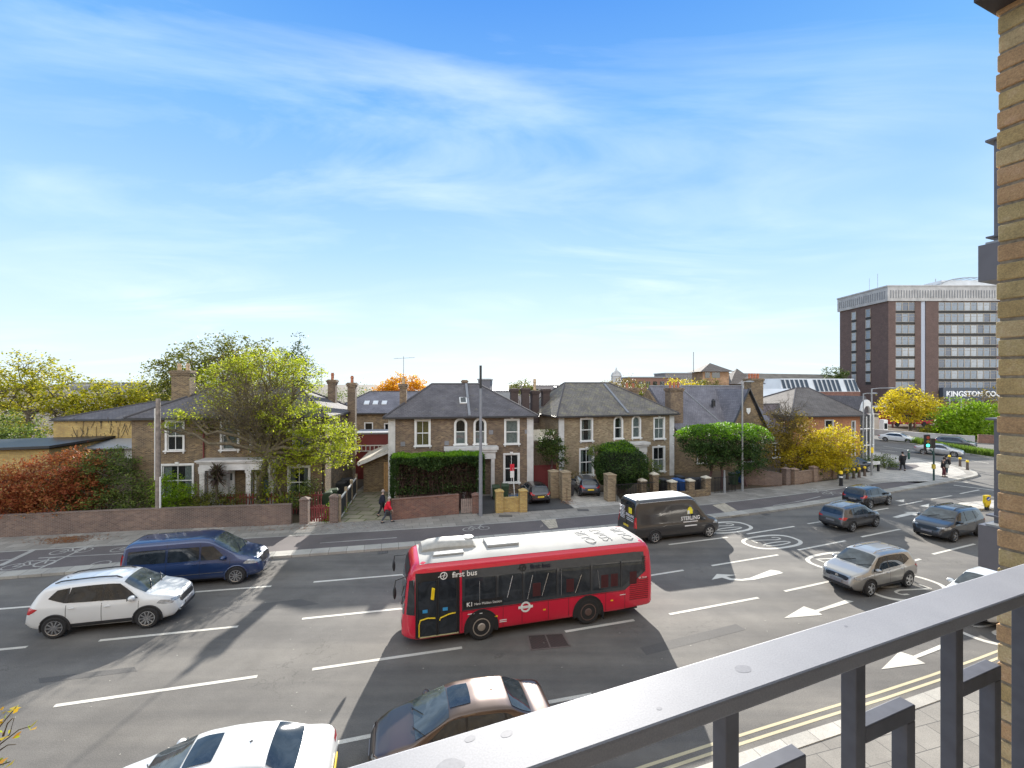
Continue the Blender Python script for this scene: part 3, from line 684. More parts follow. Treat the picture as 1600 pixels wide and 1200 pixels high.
def house(name, label, pl, pr, wallmat, dp, ze, zr, wins, roofm, ridge=None, group=None, sides='lrb', z0=0.0, cat='house', quoins=False, string=False, ov=.3):
    A = Vector(pl); B = Vector(pr); w = (B-A).length; ang = math.atan2(B.y-A.y, B.x-A.x)
    root = empty(name, (A.x, A.y, z0), ang, label, cat, group); mb = MB()
    holes = [(x, z, ww, hh, 'arch' in st) for (x, z, ww, hh, st, *_) in wins]
    facade(mb, 0, w, 0, ze, holes); shell(mb, 0, w, dp, 0, ze, sides); mb.build('wall', wallmat, root)
    for (x, z, ww, hh, st, *mm) in wins: window(root, x, z, ww, hh, st, mats=mm[0] if mm else None)
    hip_roof(root, 0, w, 0, dp, ze, zr, roofm, ov, ridge)
    if quoins:
        for qx in (0, w):
            q = MB(); n = int(ze/.36)
            for k in range(n):
                z = k*ze/n; x0, x1 = (qx-.012, qx+.52) if qx == 0 else (qx-.52, qx+.012)
                q.box(x0, x1, -.035 if k%2 else -.030, .02, z+.012, z+ze/n-.012)
            q.box(min(qx,qx+.5) if qx==0 else qx-.5, qx+.5 if qx==0 else qx, -.022, -.003, 0, ze); q.build('quoins', M['white_stucco'], root)
    return root, w
def vent(root, x, z): MB().box(x-.17, x+.17, -.03, .0, z-.17, z+.17).build('air_vent', M['lead'], root)
gold = {'curtain': M['curtain_gold']}
# ---- house A : double villa on the left, behind the bare tree
hA, wA = house('villa', 'brown brick double villa with white pillared porch behind the spreading bare tree', (-25.9,31.0), (-13.3,32.4), M['stock'], 8.2, 6.7, 8.7,
    [(2.75,4.45,1.0,1.95,'rect bar blind'),(6.3,4.45,1.0,1.95,'rect full'),(8.25,4.45,1.0,1.95,'rect bar side'),(11.1,4.45,1.0,1.95,'rect bar half'),
     (2.9,1.3,1.9,2.1,'rect bar side'),(10.9,1.0,1.3,2.1,'rect bar side')], M['slate'], ridge=(3.2,9.6))
def porch(root, xa, xb, zt, dep=1.6, doorx=()):
    p = MB(); p.box(xa-.06, xb+.06, -dep-.06, -.0, zt-.75, zt-.50); p.box(xa-.02, xb+.02, -dep-.02, 0, zt-.499, zt-.26); p.box(xa-.12, xb+.12, -dep-.14, 0, zt-.259, zt-.16); p.box(xa-.2, xb+.2, -dep-.22, 0, zt-.159, zt-.06)
    po = p.build('porch', M['white_stucco'], root)
    n = 4
    for i in range(n):
        x = xa+.15+(xb-xa-.3)*i/(n-1); c = MB(); c.box(x-.16, x+.16, -dep, -dep+.32, .0, zt-.751); c.box(x-.21, x+.21, -dep-.05, -dep+.37, 0, .3); c.box(x-.2, x+.2, -dep-.04, -dep+.36, zt-.95, zt-.752)
        c.build('pillar', M['white_stucco'], po)
    for dx, dm in doorx:
        d = MB().box(dx-.5, dx+.5, -.06, .0, .25, 2.3).build('door', dm, root); MB().box(dx-.62, dx+.62, -.04, -.001, 2.3, 2.8).build('fanlight', M['pane_dark'], d)
        f = MB(); f.box(dx-.64, dx-.5, -.09, -.0, .25, 2.9); f.box(dx+.5, dx+.64, -.09, 0, .25, 2.9); f.box(dx-.64, dx+.64, -.085, 0, 2.9, 3.0); f.build('door_frame', M['white_paint'], d)
        MB().ball((dx+.38,-.10,1.25), .035, .035, .035, 8, 5).build('handle', M['chrome'], d)
    MB().box(xa-.3, xb+.3, -dep-.6, 0, 0, .22).build('step', M['cream'], root)
porch(hA, 4.9, 9.6, 3.95, 1.1, ((6.0, plain('white_door',(.6,.6,.58),.4)), (8.6, plain('blue_door',(.03,.08,.16),.35))))
MB().box(4.9, 6.6, -.035, -.001, .2, 3.2).build('render_panel', M['white_stucco'], hA)
MB().tube([(4.62,-.09,.1),(4.62,-.09,6.6)], .05).build('downpipe', M['red_door'], hA); MB().tube([(12.55,-.09,.1),(12.55,-.09,6.6)], .05).build('downpipe', M['gutter'], hA)
chimney(hA, 1.6, 3.0, 6.5, 10.0, 1.25, .8, 2, M['stock'], M['pot_buff']); chimney(hA, 4.3, 6.8, 7.0, 9.3, .9, .6, 1, M['stock_purple'], M['pot_buff'])
chimney(hA, 11.5, 6.2, 7, 9.35, .62, .6, 1, M['stock_purple'], M['terracotta'], ph=.6); chimney(hA, 13.1, 6.2, 3, 9.1, .62, .6, 1, M['stock_purple'], M['terracotta'], ph=.6)
MB().tube([(10.6,6.2,8.5),(10.6,6.2,10.4)], .02).tube([(10.2,6.2,10.3),(10.9,6.2,10.3)], .015).tube([(10.3,6.2,10.1),(10.8,6.2,10.1)], .015).build('aerial', M['metal_grey'], hA)
# ---- house B
hB, wB = house('villa', 'brown brick villa with one yellow-curtained window behind the tall clipped hedge', (-9.64,35.5), (1.74,37.35), M['stock_purple'], 9.0, 6.42, 9.0,
    [(2.62,4.15,1.0,1.95,'rect bar full',gold),(5.6,4.2,.78,1.95,'arch half'),(7.15,4.2,.78,1.95,'arch half'),(9.75,4.15,1.0,1.9,'rect full'),
     (2.7,1.05,1.05,2.0,'rect bar side'),(9.72,1.0,1.1,2.25,'rect bar'),(5.6,.9,.9,1.9,'rect bar side')], M['slate'], ridge=(3.3,7.4), quoins=True, ov=.35)
def hood(root, xa, xb, zt, dep=.9):
    p = MB(); p.box(xa, xb, -dep, 0, zt-.95, zt-.40); p.box(xa-.12, xb+.12, -dep-.12, 0, zt-.399, zt-.22); p.box(xa-.22, xb+.22, -dep-.22, 0, zt-.219, zt-.0); p.build('porch', M['white_stucco'], root)
    for i in range(4):
        x = xa+.2+(xb-xa-.4)*i/3; MB().box(x-.14, x+.14, -dep+.02, -dep+.28, 0, zt-.951).build('pillar', M['white_stucco'], root)
hood(hB, 4.5, 8.3, 4.05)
for x, z in ((1.1,4.3),(8.05,5.1),(11.0,5.1),(4.5,4.3)): vent(hB, x, z)
MB().box(5.9,6.45,2.05,2.75,7.78,7.9).build('rooflight_stub', M['lead'], hB)
rl = MB(); rl.obox((5.9,1.75,7.62), (.30,0,0), (0,.38,.22), (0,-.03,.05)); rlo = rl.build('rooflight', M['white_paint'], hB); MB().obox((5.9,1.72,7.67), (.22,0,0), (0,.30,.175), (0,-.012,.02)).build('pane', M['pane_dark'], rlo)
chimney(hB, 1.0, 1.9, 6.2, 9.0, .55, .7, 1, M['stock_purple'], M['pot_buff'], ph=.5); chimney(hB, 6.2, 4.8, 8.4, 9.35, .4, .5, 0, M['stock_purple'], M['pot_buff'])
MB().box(6.22,6.36,-.35,4.4,6.44,6.5).build('party_wall_cap_stub', M['lead'], hB)
pw = MB(); pw.obox((6.3,2.0,7.72), (.10,0,0), (0,2.2,1.26), (0,-.05,.08)); pw.build('party_wall_cap', M['lead'], hB)
MB().tube([(1.0,2.1,9),(1.0,2.1,11.3)], .025).tube([(.2,2.1,11.1),(1.9,2.1,11.2)], .018).tube([(.5,1.8,11.15),(.5,2.4,11.15)],.012).tube([(1.0,1.75,11.15),(1.0,2.45,11.15)],.012).tube([(1.5,1.7,11.2),(1.5,2.5,11.2)],.012).build('aerial', M['metal_grey'], hB)
# side garage with sloping white roof
ga = empty('lean_to_garage', (-12.2,37.4,0), R(9), 'small brick side building with a white sloping roof and timber double doors', 'garage')
g = MB(); g.yprism([(0,0),(2.9,0),(2.9,3.75),(0,2.55)], 0, 5); g.build('wall', M['stock'], ga)
g = MB(); g.obox((1.35,2.3,3.30), (1.72,0,.71), (0,2.9,0), (-.03,0,.07)); g.build('roof', M['cream'], ga)
g = MB(); g.obox((1.35,-.64,3.20), (1.72,0,.71), (0,.025,0), (-.05,0,.11)); g.build('fascia', M['white_paint'], ga)
for k in (0,1):
    d = MB().box(1.62+k*.66, 2.24+k*.66, -.06, -.0, .05, 2.55).build('door', M['timber'], ga); dd = MB()
    for i in range(1,5): dd.box(1.62+k*.66+.124*i-.006, 1.62+k*.66+.124*i+.006, -.064, -.061, .1, 2.5)
    dd.build('board_joints', M['bark'], d)
MB().box(2.2,2.35,-.10,-.065,1.2,1.4).build('handle', M['chrome'], ga)
bk = empty('red_outbuilding', (-14.6,42.5,0), R(8), 'dark red flat-roofed outbuilding between the two left villas', 'outbuilding')
MB().box(0,3.4,0,3,0,4.3).build('wall', M['red_door'], bk); MB().box(-.12,3.5,-.15,3.1,4.3,4.45).build('roof', M['lead'], bk)
w_ = MB(); w_.box(.1,3.3,-.12,-.02,3.2,3.28); w_.box(.1,3.3,-.12,-.02,2.7,2.76)
for i in range(9): w_.box(.15+i*.38,.2+i*.38,-.11,-.03,2.7,3.28)
w_.build('balustrade', M['white_paint'], bk)
# rear house with rooflights
rh, wr = house('rear_house', 'brown brick house with a grey roof and three rooflights behind the two villas', (-19.5,48.5), (-7.4,50), M['stock'], 8, 5.9, 8.1,
    [(4.1,3.1,.8,1.7,'rect plain'),(6.15,3.0,.75,1.7,'rect plain bar')], M['slate_blue'], ridge=(3.5,9.5))
for i in range(3):
    o = MB().obox((3.6+i*.95,1.6,6.92), (.27,0,0), (0,.33,.17), (0,-.02,.05)).build('rooflight', M['white_roof'], rh)
# ---- house C
hC, wC = house('villa', 'brown brick villa with mossy slate roof and arched windows behind the round clipped bush', (4.16,40.5), (15.8,44.4), M['stock_pale'], 9.0, 6.15, 9.1,
    [(2.75,3.85,1.05,1.95,'rect side'),(6.05,3.95,.75,1.95,'arch side'),(8.0,3.95,.75,1.95,'arch full'),(10.55,3.75,1.05,1.95,'rect bar full'),
     (2.75,.75,1.25,2.3,'rect bar side'),(10.5,.6,1.2,2.3,'rect bar half')], M['slate_moss'], ridge=(2.7,7.7), quoins=True, ov=.35)
MB().box(6.35,6.5,-.35,1,6.17,6.2).build('valley_stub', M['lead'], hC)
pw = MB(); pw.obox((7.0,2.0,7.62), (.11,0,0), (-.0,2.2,1.35), (0,-.05,.08)); pw.build('party_wall_cap', M['lead'], hC)
hood(hC, 4.9, 8.6, 3.6)
for i in range(4):
    chimney(hC if i>1 else hB, (-.9+(i-2)*1.15+.4) if i>1 else (11.0+i*1.1), 4.6 if i>1 else 6.4, 5.2, (8.55,8.6,8.35,8.5)[i], .7, .6, 0, plain('sooty_brick',(.07,.05,.045),.9), M['terracotta'], ph=.5)
MB().lathe([(.16,8.35),(.13,9.1),(.17,9.15),(.12,9.5)], 10, (-.5,4.6,0)).build('chimney_pot', M['pot_buff'], hC, smooth=True)
# ---- house D : steep slate roofs behind the tall clipped tree
hD = empty('gabled_house', (15.9,45.2,0), R(17), 'brick house with steep blue slate roofs and a street gable with a white shield', 'house')
d = MB(); d.box(0,12.6,0,9,0,4.4); d.yprism([(6.7,4.4),(10.9,4.4),(8.8,8.2)], -.6,-.3); d.box(6.7,10.9,-.6,-.001,0,4.4); d.xprism([(.2,4.4),(8.8,4.4),(4.5,8.35)], .1,.45); d.build('wall', M['stock'], hD)
rf = MB(); rf.add([(.4,-.3,4.35),(12.9,-.3,4.35),(12.9,4.5,8.75),(.4,4.5,8.75),(.4,9.3,4.35),(12.9,9.3,4.35)], [(0,1,2,3),(3,2,5,4),(1,5,2),(0,3,4)]); rfo = rf.build('roof', M['slate_blue'], hD)
rf = MB(); rf.add([(6.4,-.8,4.2),(8.8,-.8,8.45),(8.8,4.2,8.45),(6.4,.4,4.2)], [(0,3,2,1)]); rf.add([(11.2,-.8,4.2),(8.8,-.8,8.45),(8.8,4.2,8.45),(11.2,.4,4.2)], [(0,1,2,3)]); rf.build('gable_roof', M['slate_blue'], hD)
rf = MB(); rf.tube([(6.4,-.78,4.2),(8.8,-.78,8.5)], .10, 6); rf.tube([(11.2,-.78,4.2),(8.8,-.78,8.5)], .10, 6); rf.build('barge_boards', M['black'], hD)
rf = MB(); rf.tube([(4.2,4.5,8.8),(6.5,-.3,4.4)], .07, 6); rf.tube([(.4,4.5,8.78),(12.9,4.5,8.78)], .09, 6); rf.build('ridge_tiles', M['lead'], hD)
MB().yprism([(8.55,6.5),(9.05,6.5),(9.05,6.15),(8.8,5.85),(8.55,6.15)], -.66,-.61).build('shield', M['white_paint'], hD)
MB().lathe([(.22,6.6),(.18,7.1),(.25,7.15),(.05,7.4)],8,(6.6,1.9,0)).build('roof_cowl', M['black'], hD)
chimney(hD, .9, .9, 3.5, 8.6, 1.5, .9, 3, M['stock_purple'], M['terracotta'], ph=.6); chimney(hD, 12.6, 2.5, 3.5, 9.6, 1.7, 1.0, 4, M['stock'], M['terracotta'], ph=.6)
chimney(hD, -2.6, 3.5, 0, 8.6, 1.6, .8, 2, M['stock_purple'], M['terracotta'], ph=.5)
window(hD, 8.8, 1.0, 1.3, 1.7, 'rect bar plain', y=-.62); window(hD, 3.5, 1.0, 1.0, 1.6, 'rect bar plain half', y=-.02)
# extension of D to the right
hD2, _ = house('low_brick_wing', 'low purple-tiled brick wing behind the yellow tree', (27.0,49.2),(35.0,52.0), M['stock_purple'], 7, 3.6, 6.6, [(2,1,1.0,1.5,'rect plain bar'),(5.5,1,1.0,1.5,'rect plain bar')], slate('plum_slate',(.11,.085,.09),(.16,.13,.135)), ridge=(.5,7))
# ---- building F : modern red brick
hF, wF = house('brick_office', 'two-storey orange-red brick building with hipped roof and glazed corner stair', (30.9,50.2), (39.4,51.5), M['red_brick'], 12, 5.5, 8.5,
    [(4.6,3.3,1.0,1.65,'rect plain'),(4.6,.7,1.0,1.5,'rect plain'),(7.7,3.0,.4,1.8,'rect plain'),(7.7,.4,.4,1.8,'rect plain')], M['tile_brown'], ridge=(5.6,7.4), ov=.5)
st = empty('glazed_stair', (39.55,52.0,0), R(20), 'glazed white-framed stair tower with an arched gable on the end of the brick office', 'stair tower')
MB().box(0,.0001+2.6,.06,5,0,5.6).build('wall', M['red_brick'], st)
fr = MB()
for x in (0,.62,1.25,1.9,2.45): fr.box(x,x+.12,-.10,.05,0,5.6)
for z in (0,1.9,3.8,5.45): fr.box(0,2.57,-.11,.04,z,z+.12)
fr.build('glazing_frame', M['white_paint'], st); MB().box(.02,2.5,-.02,.055,.1,5.5).build('pane', M['pane_dark'], st)
ag = MB(); n=10
for k in range(n):
    a0,a1=math.pi*k/n,math.pi*(k+1)/n
    ag.yprism([(1.28-.62*math.cos(a0),5.65+.85*math.sin(a0)),(1.28-.62*math.cos(a1),5.65+.85*math.sin(a1)),(1.28-1.05*math.cos(a1),5.6+1.6*math.sin(a1)**1.2 if math.sin(a1)>0 else 5.6),(1.28-1.05*math.cos(a0),5.6+1.6*max(0,math.sin(a0))**1.2)],-.18,.06)
ag.build('arched_gable', M['white_paint'], st)
MB().add([(-.3,.06,5.6),(2.9,.06,5.6),(1.28,.06,7.6),(-.3,6,5.6),(2.9,6,5.6),(1.28,6,7.6)],[(0,3,5,2),(1,2,5,4),(0,2,1)]).build('roof', M['slate'], st)
# ---- left: yellow brick block and sheds
hE, _ = house('yellow_brick_block', 'plain yellow brick building with a slate roof and rooflight left of the villa', (-38.8,38.5), (-27.0,39.5), M['yellow_brick'], 9, 6.0, 7.3, [], M['slate'], ridge=(5.0,11.5), ov=.1)
rlo = MB().obox((6.9,1.5,6.50), (.75,0,0), (0,.75,.22), (0,-.02,.05)).build('rooflight', M['white_roof'], hE); MB().obox((6.9,1.48,6.56), (.62,0,0), (0,.6,.176), (0,-.008,.02)).build('pane', M['pane_dark'], rlo)
MB().box(11.5,11.75,-.05,6,6.0,7.9).build('parapet', M['red_brick'], hE); MB().obox((12.6,2.2,7.2),(.85,0,0),(0,1.6,.55),(0,0,.04)).build('lead_flat', M['white_roof'], hE)
mk = MB()
for i in range(70):
    x=rnd.uniform(1.5,7.5); z=rnd.uniform(2.5,5.9); a=rnd.uniform(-.6,.6); l=rnd.uniform(.3,1.2); mk.tube([(x,-.03,z),(x+l*math.sin(a)*.6,-.04,z+l*.5),(x+l*math.sin(a),-.03,min(5.95,z+l))],.018,4,False)
mk.build('dry_creeper', M['bark'], hE)
sh = empty('brick_shed', (-37.5,32.2,0), R(8), 'low yellow brick garage with black edged flat roof at the far left', 'shed')
MB().box(-6,4.2,0,6,0,4.3).build('wall', M['yellow_brick'], sh); MB().obox((-.9,3,4.38),(5.4,0,.12),(0,3.4,0),(0,0,.09)).build('roof', M['black'], sh)
MB().tube([(-1.2,-.08,.2),(-1.2,-.08,4.1)],.06).build('downpipe', M['black'], sh); MB().box(-1.45,-.95,-.25,-.03,3.4,3.9).build('hopper', M['black'], sh)
sh2 = empty('grey_shed', (-34.0,36.2,0), R(5), 'dark boarded shed with a light metal roof between the shrub and the brick block', 'shed')
MB().box(.3,6.2,0,2.2,0,3.85).build('wall', M['bark'], sh2); MB().obox((3.2,1.1,4.1),(3.3,0,.0),(0,1.5,.2),(0,0,.05)).build('roof', M['metal_grey'], sh2); MB().box(3.0,6.2,-.04,-.001,3.0,3.9).build('panel', M['concrete'], sh2)
# ---- background buildings
def block(name, label, px0, px1, ytop, Y, mat, dp=12, cat='building', zb=0, rows=0, cols=0, wmat=None, ang=0, ww=1.2, wh=1.5, ztop_m=None):
    x0, x1 = XY(px0, Y), XY(px1, Y); z1 = H-(ytop-600)*Y/F
    r = empty(name, (x0, Y, 0), ang, label, cat); w = (x1-x0)/max(.2, math.cos(ang)); MB().box(0, w, 0, dp, zb, z1).build('wall', mat, r)
    MB().box(-.2, w+.2, -.2, dp+.2, z1, z1+.35).build('roof', ztop_m or M['lead'], r)
    if rows:
        me = MB().box(-ww/2, ww/2, -.06, .06, 0, wh)
        first = None
        for i in range(rows):
            for j in range(cols):
                if first is None: first = me.build('window', wmat or M['pane_dark'], r); o = first
                else: o = first.copy(); COL.objects.link(o); o.parent = r
                o.location = (w*(j+.5)/cols, -.0, z1-1.0-wh-i*3.1)
    return r, w, z1
block('far_block', 'low brown flat-roofed block far behind the right villa, left part of the skyline', 940, 990, 604, 120, plain('brown_far',(.20,.16,.14),.9), rows=1, cols=5)
block('far_block', 'long brown brick block on the skyline right of the small cupola', 985, 1062, 590.5, 130, plain('brown_far2',(.22,.12,.09),.9), rows=2, cols=7)
block('far_block', 'grey roofed block on the skyline beside the yellow trees', 1040, 1102, 584, 150, plain('grey_far',(.20,.19,.19),.9), rows=1, cols=6)
block('far_block', 'grey apartment block seen over the gap between the two right villas', 795, 872, 603, 150, plain('grey_far2',(.26,.24,.24),.9), rows=1, cols=8)
block('far_block', 'small dark block beside the tall thin pole', 747, 766, 594, 110, plain('dark_far',(.12,.12,.14),.8), rows=0)
block('far_block', 'pale low block just right of the orange tree', 766, 800, 612, 130, plain('pale_far',(.30,.31,.32),.8))
block('far_block', 'brown flat-topped block just behind the mossy roof', 872, 945, 607, 110, plain('brown_far3',(.17,.13,.11),.9))
block('far_block', 'long low grey block on the skyline above the left trees', 110, 190, 599, 160, plain('grey_far3',(.3,.3,.32),.9), rows=1, cols=12)
tw = empty('cupola_tower', (XY(963,135),135,0), 0, 'small pale domed cupola on the skyline', 'tower')
MB().lathe([(1.9,0),(1.9,9.5),(2.2,9.6),(1.6,9.8),(1.5,11.2),(1.7,11.3),(1.2,12.4),(.3,13.1),(.05,14)],10,(0,0,0)).build('shaft', M['concrete'], tw)
# turret building
tb = empty('turret_building', (XY(1098,118),118,0), 0, 'orange brick building with a pyramid-roofed square turret on the skyline', 'building')
MB().box(0,6.8,0,7,0,12.2).build('wall', brick('turret_brick',[(.32,.19,.11),(.40,.25,.15),(.36,.22,.13)],bw=.5,bh=.25), tb)
MB().add([(-1,-1,12.2),(7.8,-1,12.2),(7.8,8,12.2),(-1,8,12.2),(3.4,3.5,14.6)],[(0,1,4),(1,2,4),(2,3,4),(3,0,4),(3,2,1,0)]).build('roof', M['tile_brown'], tb)
MB().box(2.4,4.4,-.1,.02,10.6,12.0).build('window', M['pane_dark'], tb); MB().box(.6,1.8,-.1,.02,10.6,12.0).build('window', M['pane_dark'], tb); MB().box(3.4,4.6,-.1,.02,7.0,8.4).build('window', M['pane_dark'], tb)
MB().tube([(-1.2,3,12),(-1.2,3,17.5)],.12).build('mast', M['metal_grey'], tb)
lr = empty('long_roof_building', (XY(1136,150),150,0), 0, 'very long brown pitched roof building across the skyline left of the tower', 'building')
MB().box(0,37,0,10,0,9).build('wall', plain('brown_wall2',(.2,.16,.13),.9), lr)
MB().add([(-1,-1,9),(38,-1,9),(38,5,12.2),(0,5,12.8),(-1,11,9),(38,11,9)],[(0,1,2,3),(3,2,5,4),(0,3,4),(1,5,2)]).build('roof', plain('long_roof_m',(.17,.155,.135),.9,nscale=.6,var=.2), lr)
MB().add([(-.5,-3,9),(9,-3,9),(4.2,2,14.2),(-.5,7,9),(9,7,9)],[(0,1,2),(1,4,2),(4,3,2),(3,0,2)]).build('hipped_roof', M['tile_brown'], lr)
# white mansard building on brick base
mb_ = empty('mansard_building', (XY(1222,74),74,0), R(14), 'brick building with a white-clad mansard storey full of small windows', 'building')
W_=16.2; MB().box(0,W_,0,9,0,7.7).build('wall', brick('mansard_brick',[(.17,.075,.06),(.22,.10,.08),(.2,.09,.07)],bw=.5,bh=.25), mb_)
mr = MB(); mr.add([(0,0,7.7),(W_,0,7.7),(W_,9,7.7),(0,9,7.7),(.5,.8,9.9),(W_-.5,.8,9.9),(W_-.5,8.2,9.9),(.5,8.2,9.9)],[(0,1,5,4),(1,2,6,5),(2,3,7,6),(3,0,4,7),(4,5,6,7)]); mo = mr.build('roof', M['white_roof'], mb_)
fw = None
for i in range(17):
    if i in (6,13): continue
    if fw is None:
        fw = MB().obox((0,.24,0),(.26,0,0),(0,.34,.93),(0,-.03,.015)).build('window', M['pane_dark'], mb_); MB().obox((0,.24,0),(.34,0,0),(0,.36,1.0),(0,-.02,.01)).build('frame', M['lead'], fw); o = fw
    else:
        o = fw.copy(); COL.objects.link(o); o.parent = mb_; ch = fw.children[0].copy(); COL.objects.link(ch); ch.parent = o
    o.location = (.7+i*.93,.1,8.75)
for x in (8.5,11.5,14.2): MB().box(x,x+1.1,-.05,.02,4.8,6.5).build('window', M['pane_dark'], mb_)
# white-roofed hall with cupola
hh = empty('white_roofed_hall', (XY(1203,62),62,0), R(10), 'low hall with a pale sheet roof and a small white cupola', 'building')
MB().box(0,9,0,9,0,5.2).build('wall', M['cream'], hh)
MB().add([(-.3,-.3,5.1),(9.3,-.3,5.1),(9.3,4.5,8.3),(1.5,4.5,8.3),(9.3,9.3,5.1),(-.3,9.3,5.1)],[(0,1,2,3),(3,2,4,5),(0,3,5)]).build('roof', M['white_roof'], hh)
cu = MB().box(.2,2.1,4.2,6.1,5.5,9.0).build('cupola', M['white_paint'], hh); MB().add([(-.2,3.8,9),(2.5,3.8,9),(2.5,6.5,9),(-.2,6.5,9),(1.15,5.15,10.5)],[(0,1,4),(1,2,4),(2,3,4),(3,0,4),(3,2,1,0)]).build('cupola_roof', M['slate'], cu)
MB().lathe([(.35,-.02),(.35,.05)],14,(1.15,4.17,8.0),'y').build('louvre', M['lead'], cu)
# ---- college tower
TY = 137.0; tx0 = XY(1387,TY)
ct = empty('college_tower', (tx0,TY,0), 0, 'tall dark brick college tower block with pale ribbed parapet and bands of windows', 'tower block')
dep = 20.0; TW = 44.0; zt = 33.9
b_ = MB(); b_.box(0,TW,0,dep,0,zt); b_.box(.0,2.2,-.25,-.001,0,zt); b_.box(8.0,9.8,-.3,-.001,0,zt); b_.box(11.2,15.0,-.3,-.001,0,zt); b_.build('wall', M['dark_brick'], ct)
MB().box(9.85,11.15,-.12,-.002,4,zt).build('glazed_strip', plain('pale_glazing',(.35,.38,.45),.3), ct)
tp = MB(); tp.box(-.5,TW,-.6,dep+.5,zt,zt+4.3); tpo = tp.build('parapet', M['concrete'], ct)
rb = MB()
for i in range(56): rb.box(.3+i*.8,.5+i*.8,-.72,-.6,zt+.9,zt+3.2)
rb.build('front_ribs', M['lead'], tpo); rb = MB()
for i in range(22): rb.box(-.62,-.5,.4+i*.9,.6+i*.9,zt+.9,zt+3.2)
rb.build('side_ribs', M['lead'], tpo); MB().box(-.7,TW,-.75,dep+.6,zt+4.3,zt+4.7).build('coping', M['concrete'], tpo)
pl = MB()
n=16
for k in range(n):
    a0,a1=math.pi*k/n,math.pi*(k+1)/n
    for yy in (2,6,10): pl.tube([(27-9.5*math.cos(a0),yy,zt+4.6+3*math.sin(a0)),(27-9.5*math.cos(a1),yy,zt+4.6+3*math.sin(a1))],.12,5,False)
for k in range(2,n-1): a=math.pi*k/n; pl.tube([(27-9.5*math.cos(a),2,zt+4.6+3*math.sin(a)),(27-9.5*math.cos(a),10,zt+4.6+3*math.sin(a))],.10,5,False)
pl.tube([(20,6,zt+4.6),(20,6,zt+8.2)],.12,5); pl.build('plant_enclosure', M['metal_grey'], ct); MB().box(19,36,3,9,zt+4.7,zt+7.0).build('plant_room', M['white_roof'], ct)
MB().tube([(1,5,zt+4.7),(1,5,zt+9.5)],.06,5).tube([(.0,7,zt+4.7),(.0,7,zt+8.5)],.05,5).build('aerial', M['metal_grey'], ct)
wf = MB(); wf.box(-.98,-.86,-.16,.0,-.1,2.55); wf.box(.86,.98,-.16,0,-.1,2.55); wf.box(-.86,.86,-.14,0,2.35,2.5); wf.box(-.86,.86,-.14,0,-.1,.0); wf.box(-.86,.86,-.13,-.0,1.55,1.62)
tan = plain('tan_frame', (.34,.30,.25), .6); protos = []
for k, cc in enumerate([(.11,.13,.17),(.22,.26,.31),(.38,.41,.44)]):
    gm_ = plain('tower_glass%d'%k, cc, .12, var=.3, nscale=.4); protos.append(gm_)
spd = plain('spandrel', (.02,.018,.016), .6); F0 = None; PM = []; SM = None; cnt = 0
def twin(x, z, par, k, y=-.06, rz=0):
    global F0, SM
    if F0 is None:
        o = wf.build('window', tan, par); F0 = o.data
        for g_ in protos:
            q = MB().box(-.86,.86,-.05,-.02,0,2.35); t_ = q.build('pane', g_, o); PM.append(t_.data); bpy.data.objects.remove(t_)
        t_ = MB().box(-.98,.98,-.05,-.0,-.95,-.1).build('spandrel', spd, o); SM = t_.data; bpy.data.objects.remove(t_)
    else: o = bpy.data.objects.new('window', F0); COL.objects.link(o); o.parent = par
    o.location = (x, y, z); o.rotation_euler = (0,0,rz)
    for nm, dt in (('pane', PM[k]), ('spandrel', SM)): c = bpy.data.objects.new(nm, dt); COL.objects.link(c); c.parent = o
for r_ in range(8):
    z = zt-2.75-r_*3.42
    for c_ in range(3): twin(3.2+c_*1.94, z, ct, rnd.choice([0,1,1,2]))
    for c_ in range(9): twin(16.1+c_*1.94, z, ct, rnd.choice([0,1,1,2]))
rest = MB()
for r_ in range(8):
    for c_ in range(9, 14): x = 16.1+c_*1.94; z = zt-2.75-r_*3.42; rest.box(x-.86,x+.86,-.1,-.06,z,z+2.35)
ro = rest.build('more_windows', protos[1], ct); ro['kind'] = 'stuff'
for r_ in range(7):
    z = zt-3.6-r_*3.42
    for yy in (4.6, 10.6): twin(-.06, z, ct, 2 if rnd.random()<.7 else 1, y=dep-4-yy+2, rz=R(-90))
MB().box(15.2,44,-1.6,-.31,3.9,7.9).build('sign_band', plain('sign_band_m',(.07,.085,.11),.5), ct)
text('KINGSTON COLLEGE', 2.15, plain('white_letters',(.85,.85,.85),.5), ct, (16.0,-1.66,6.0), (R(90),0,0), ext=.05, align='LEFT', bold=.06)
MB().box(14.8,50,-.9,6,0,3.8).build('podium', M['dark_brick'], ct)
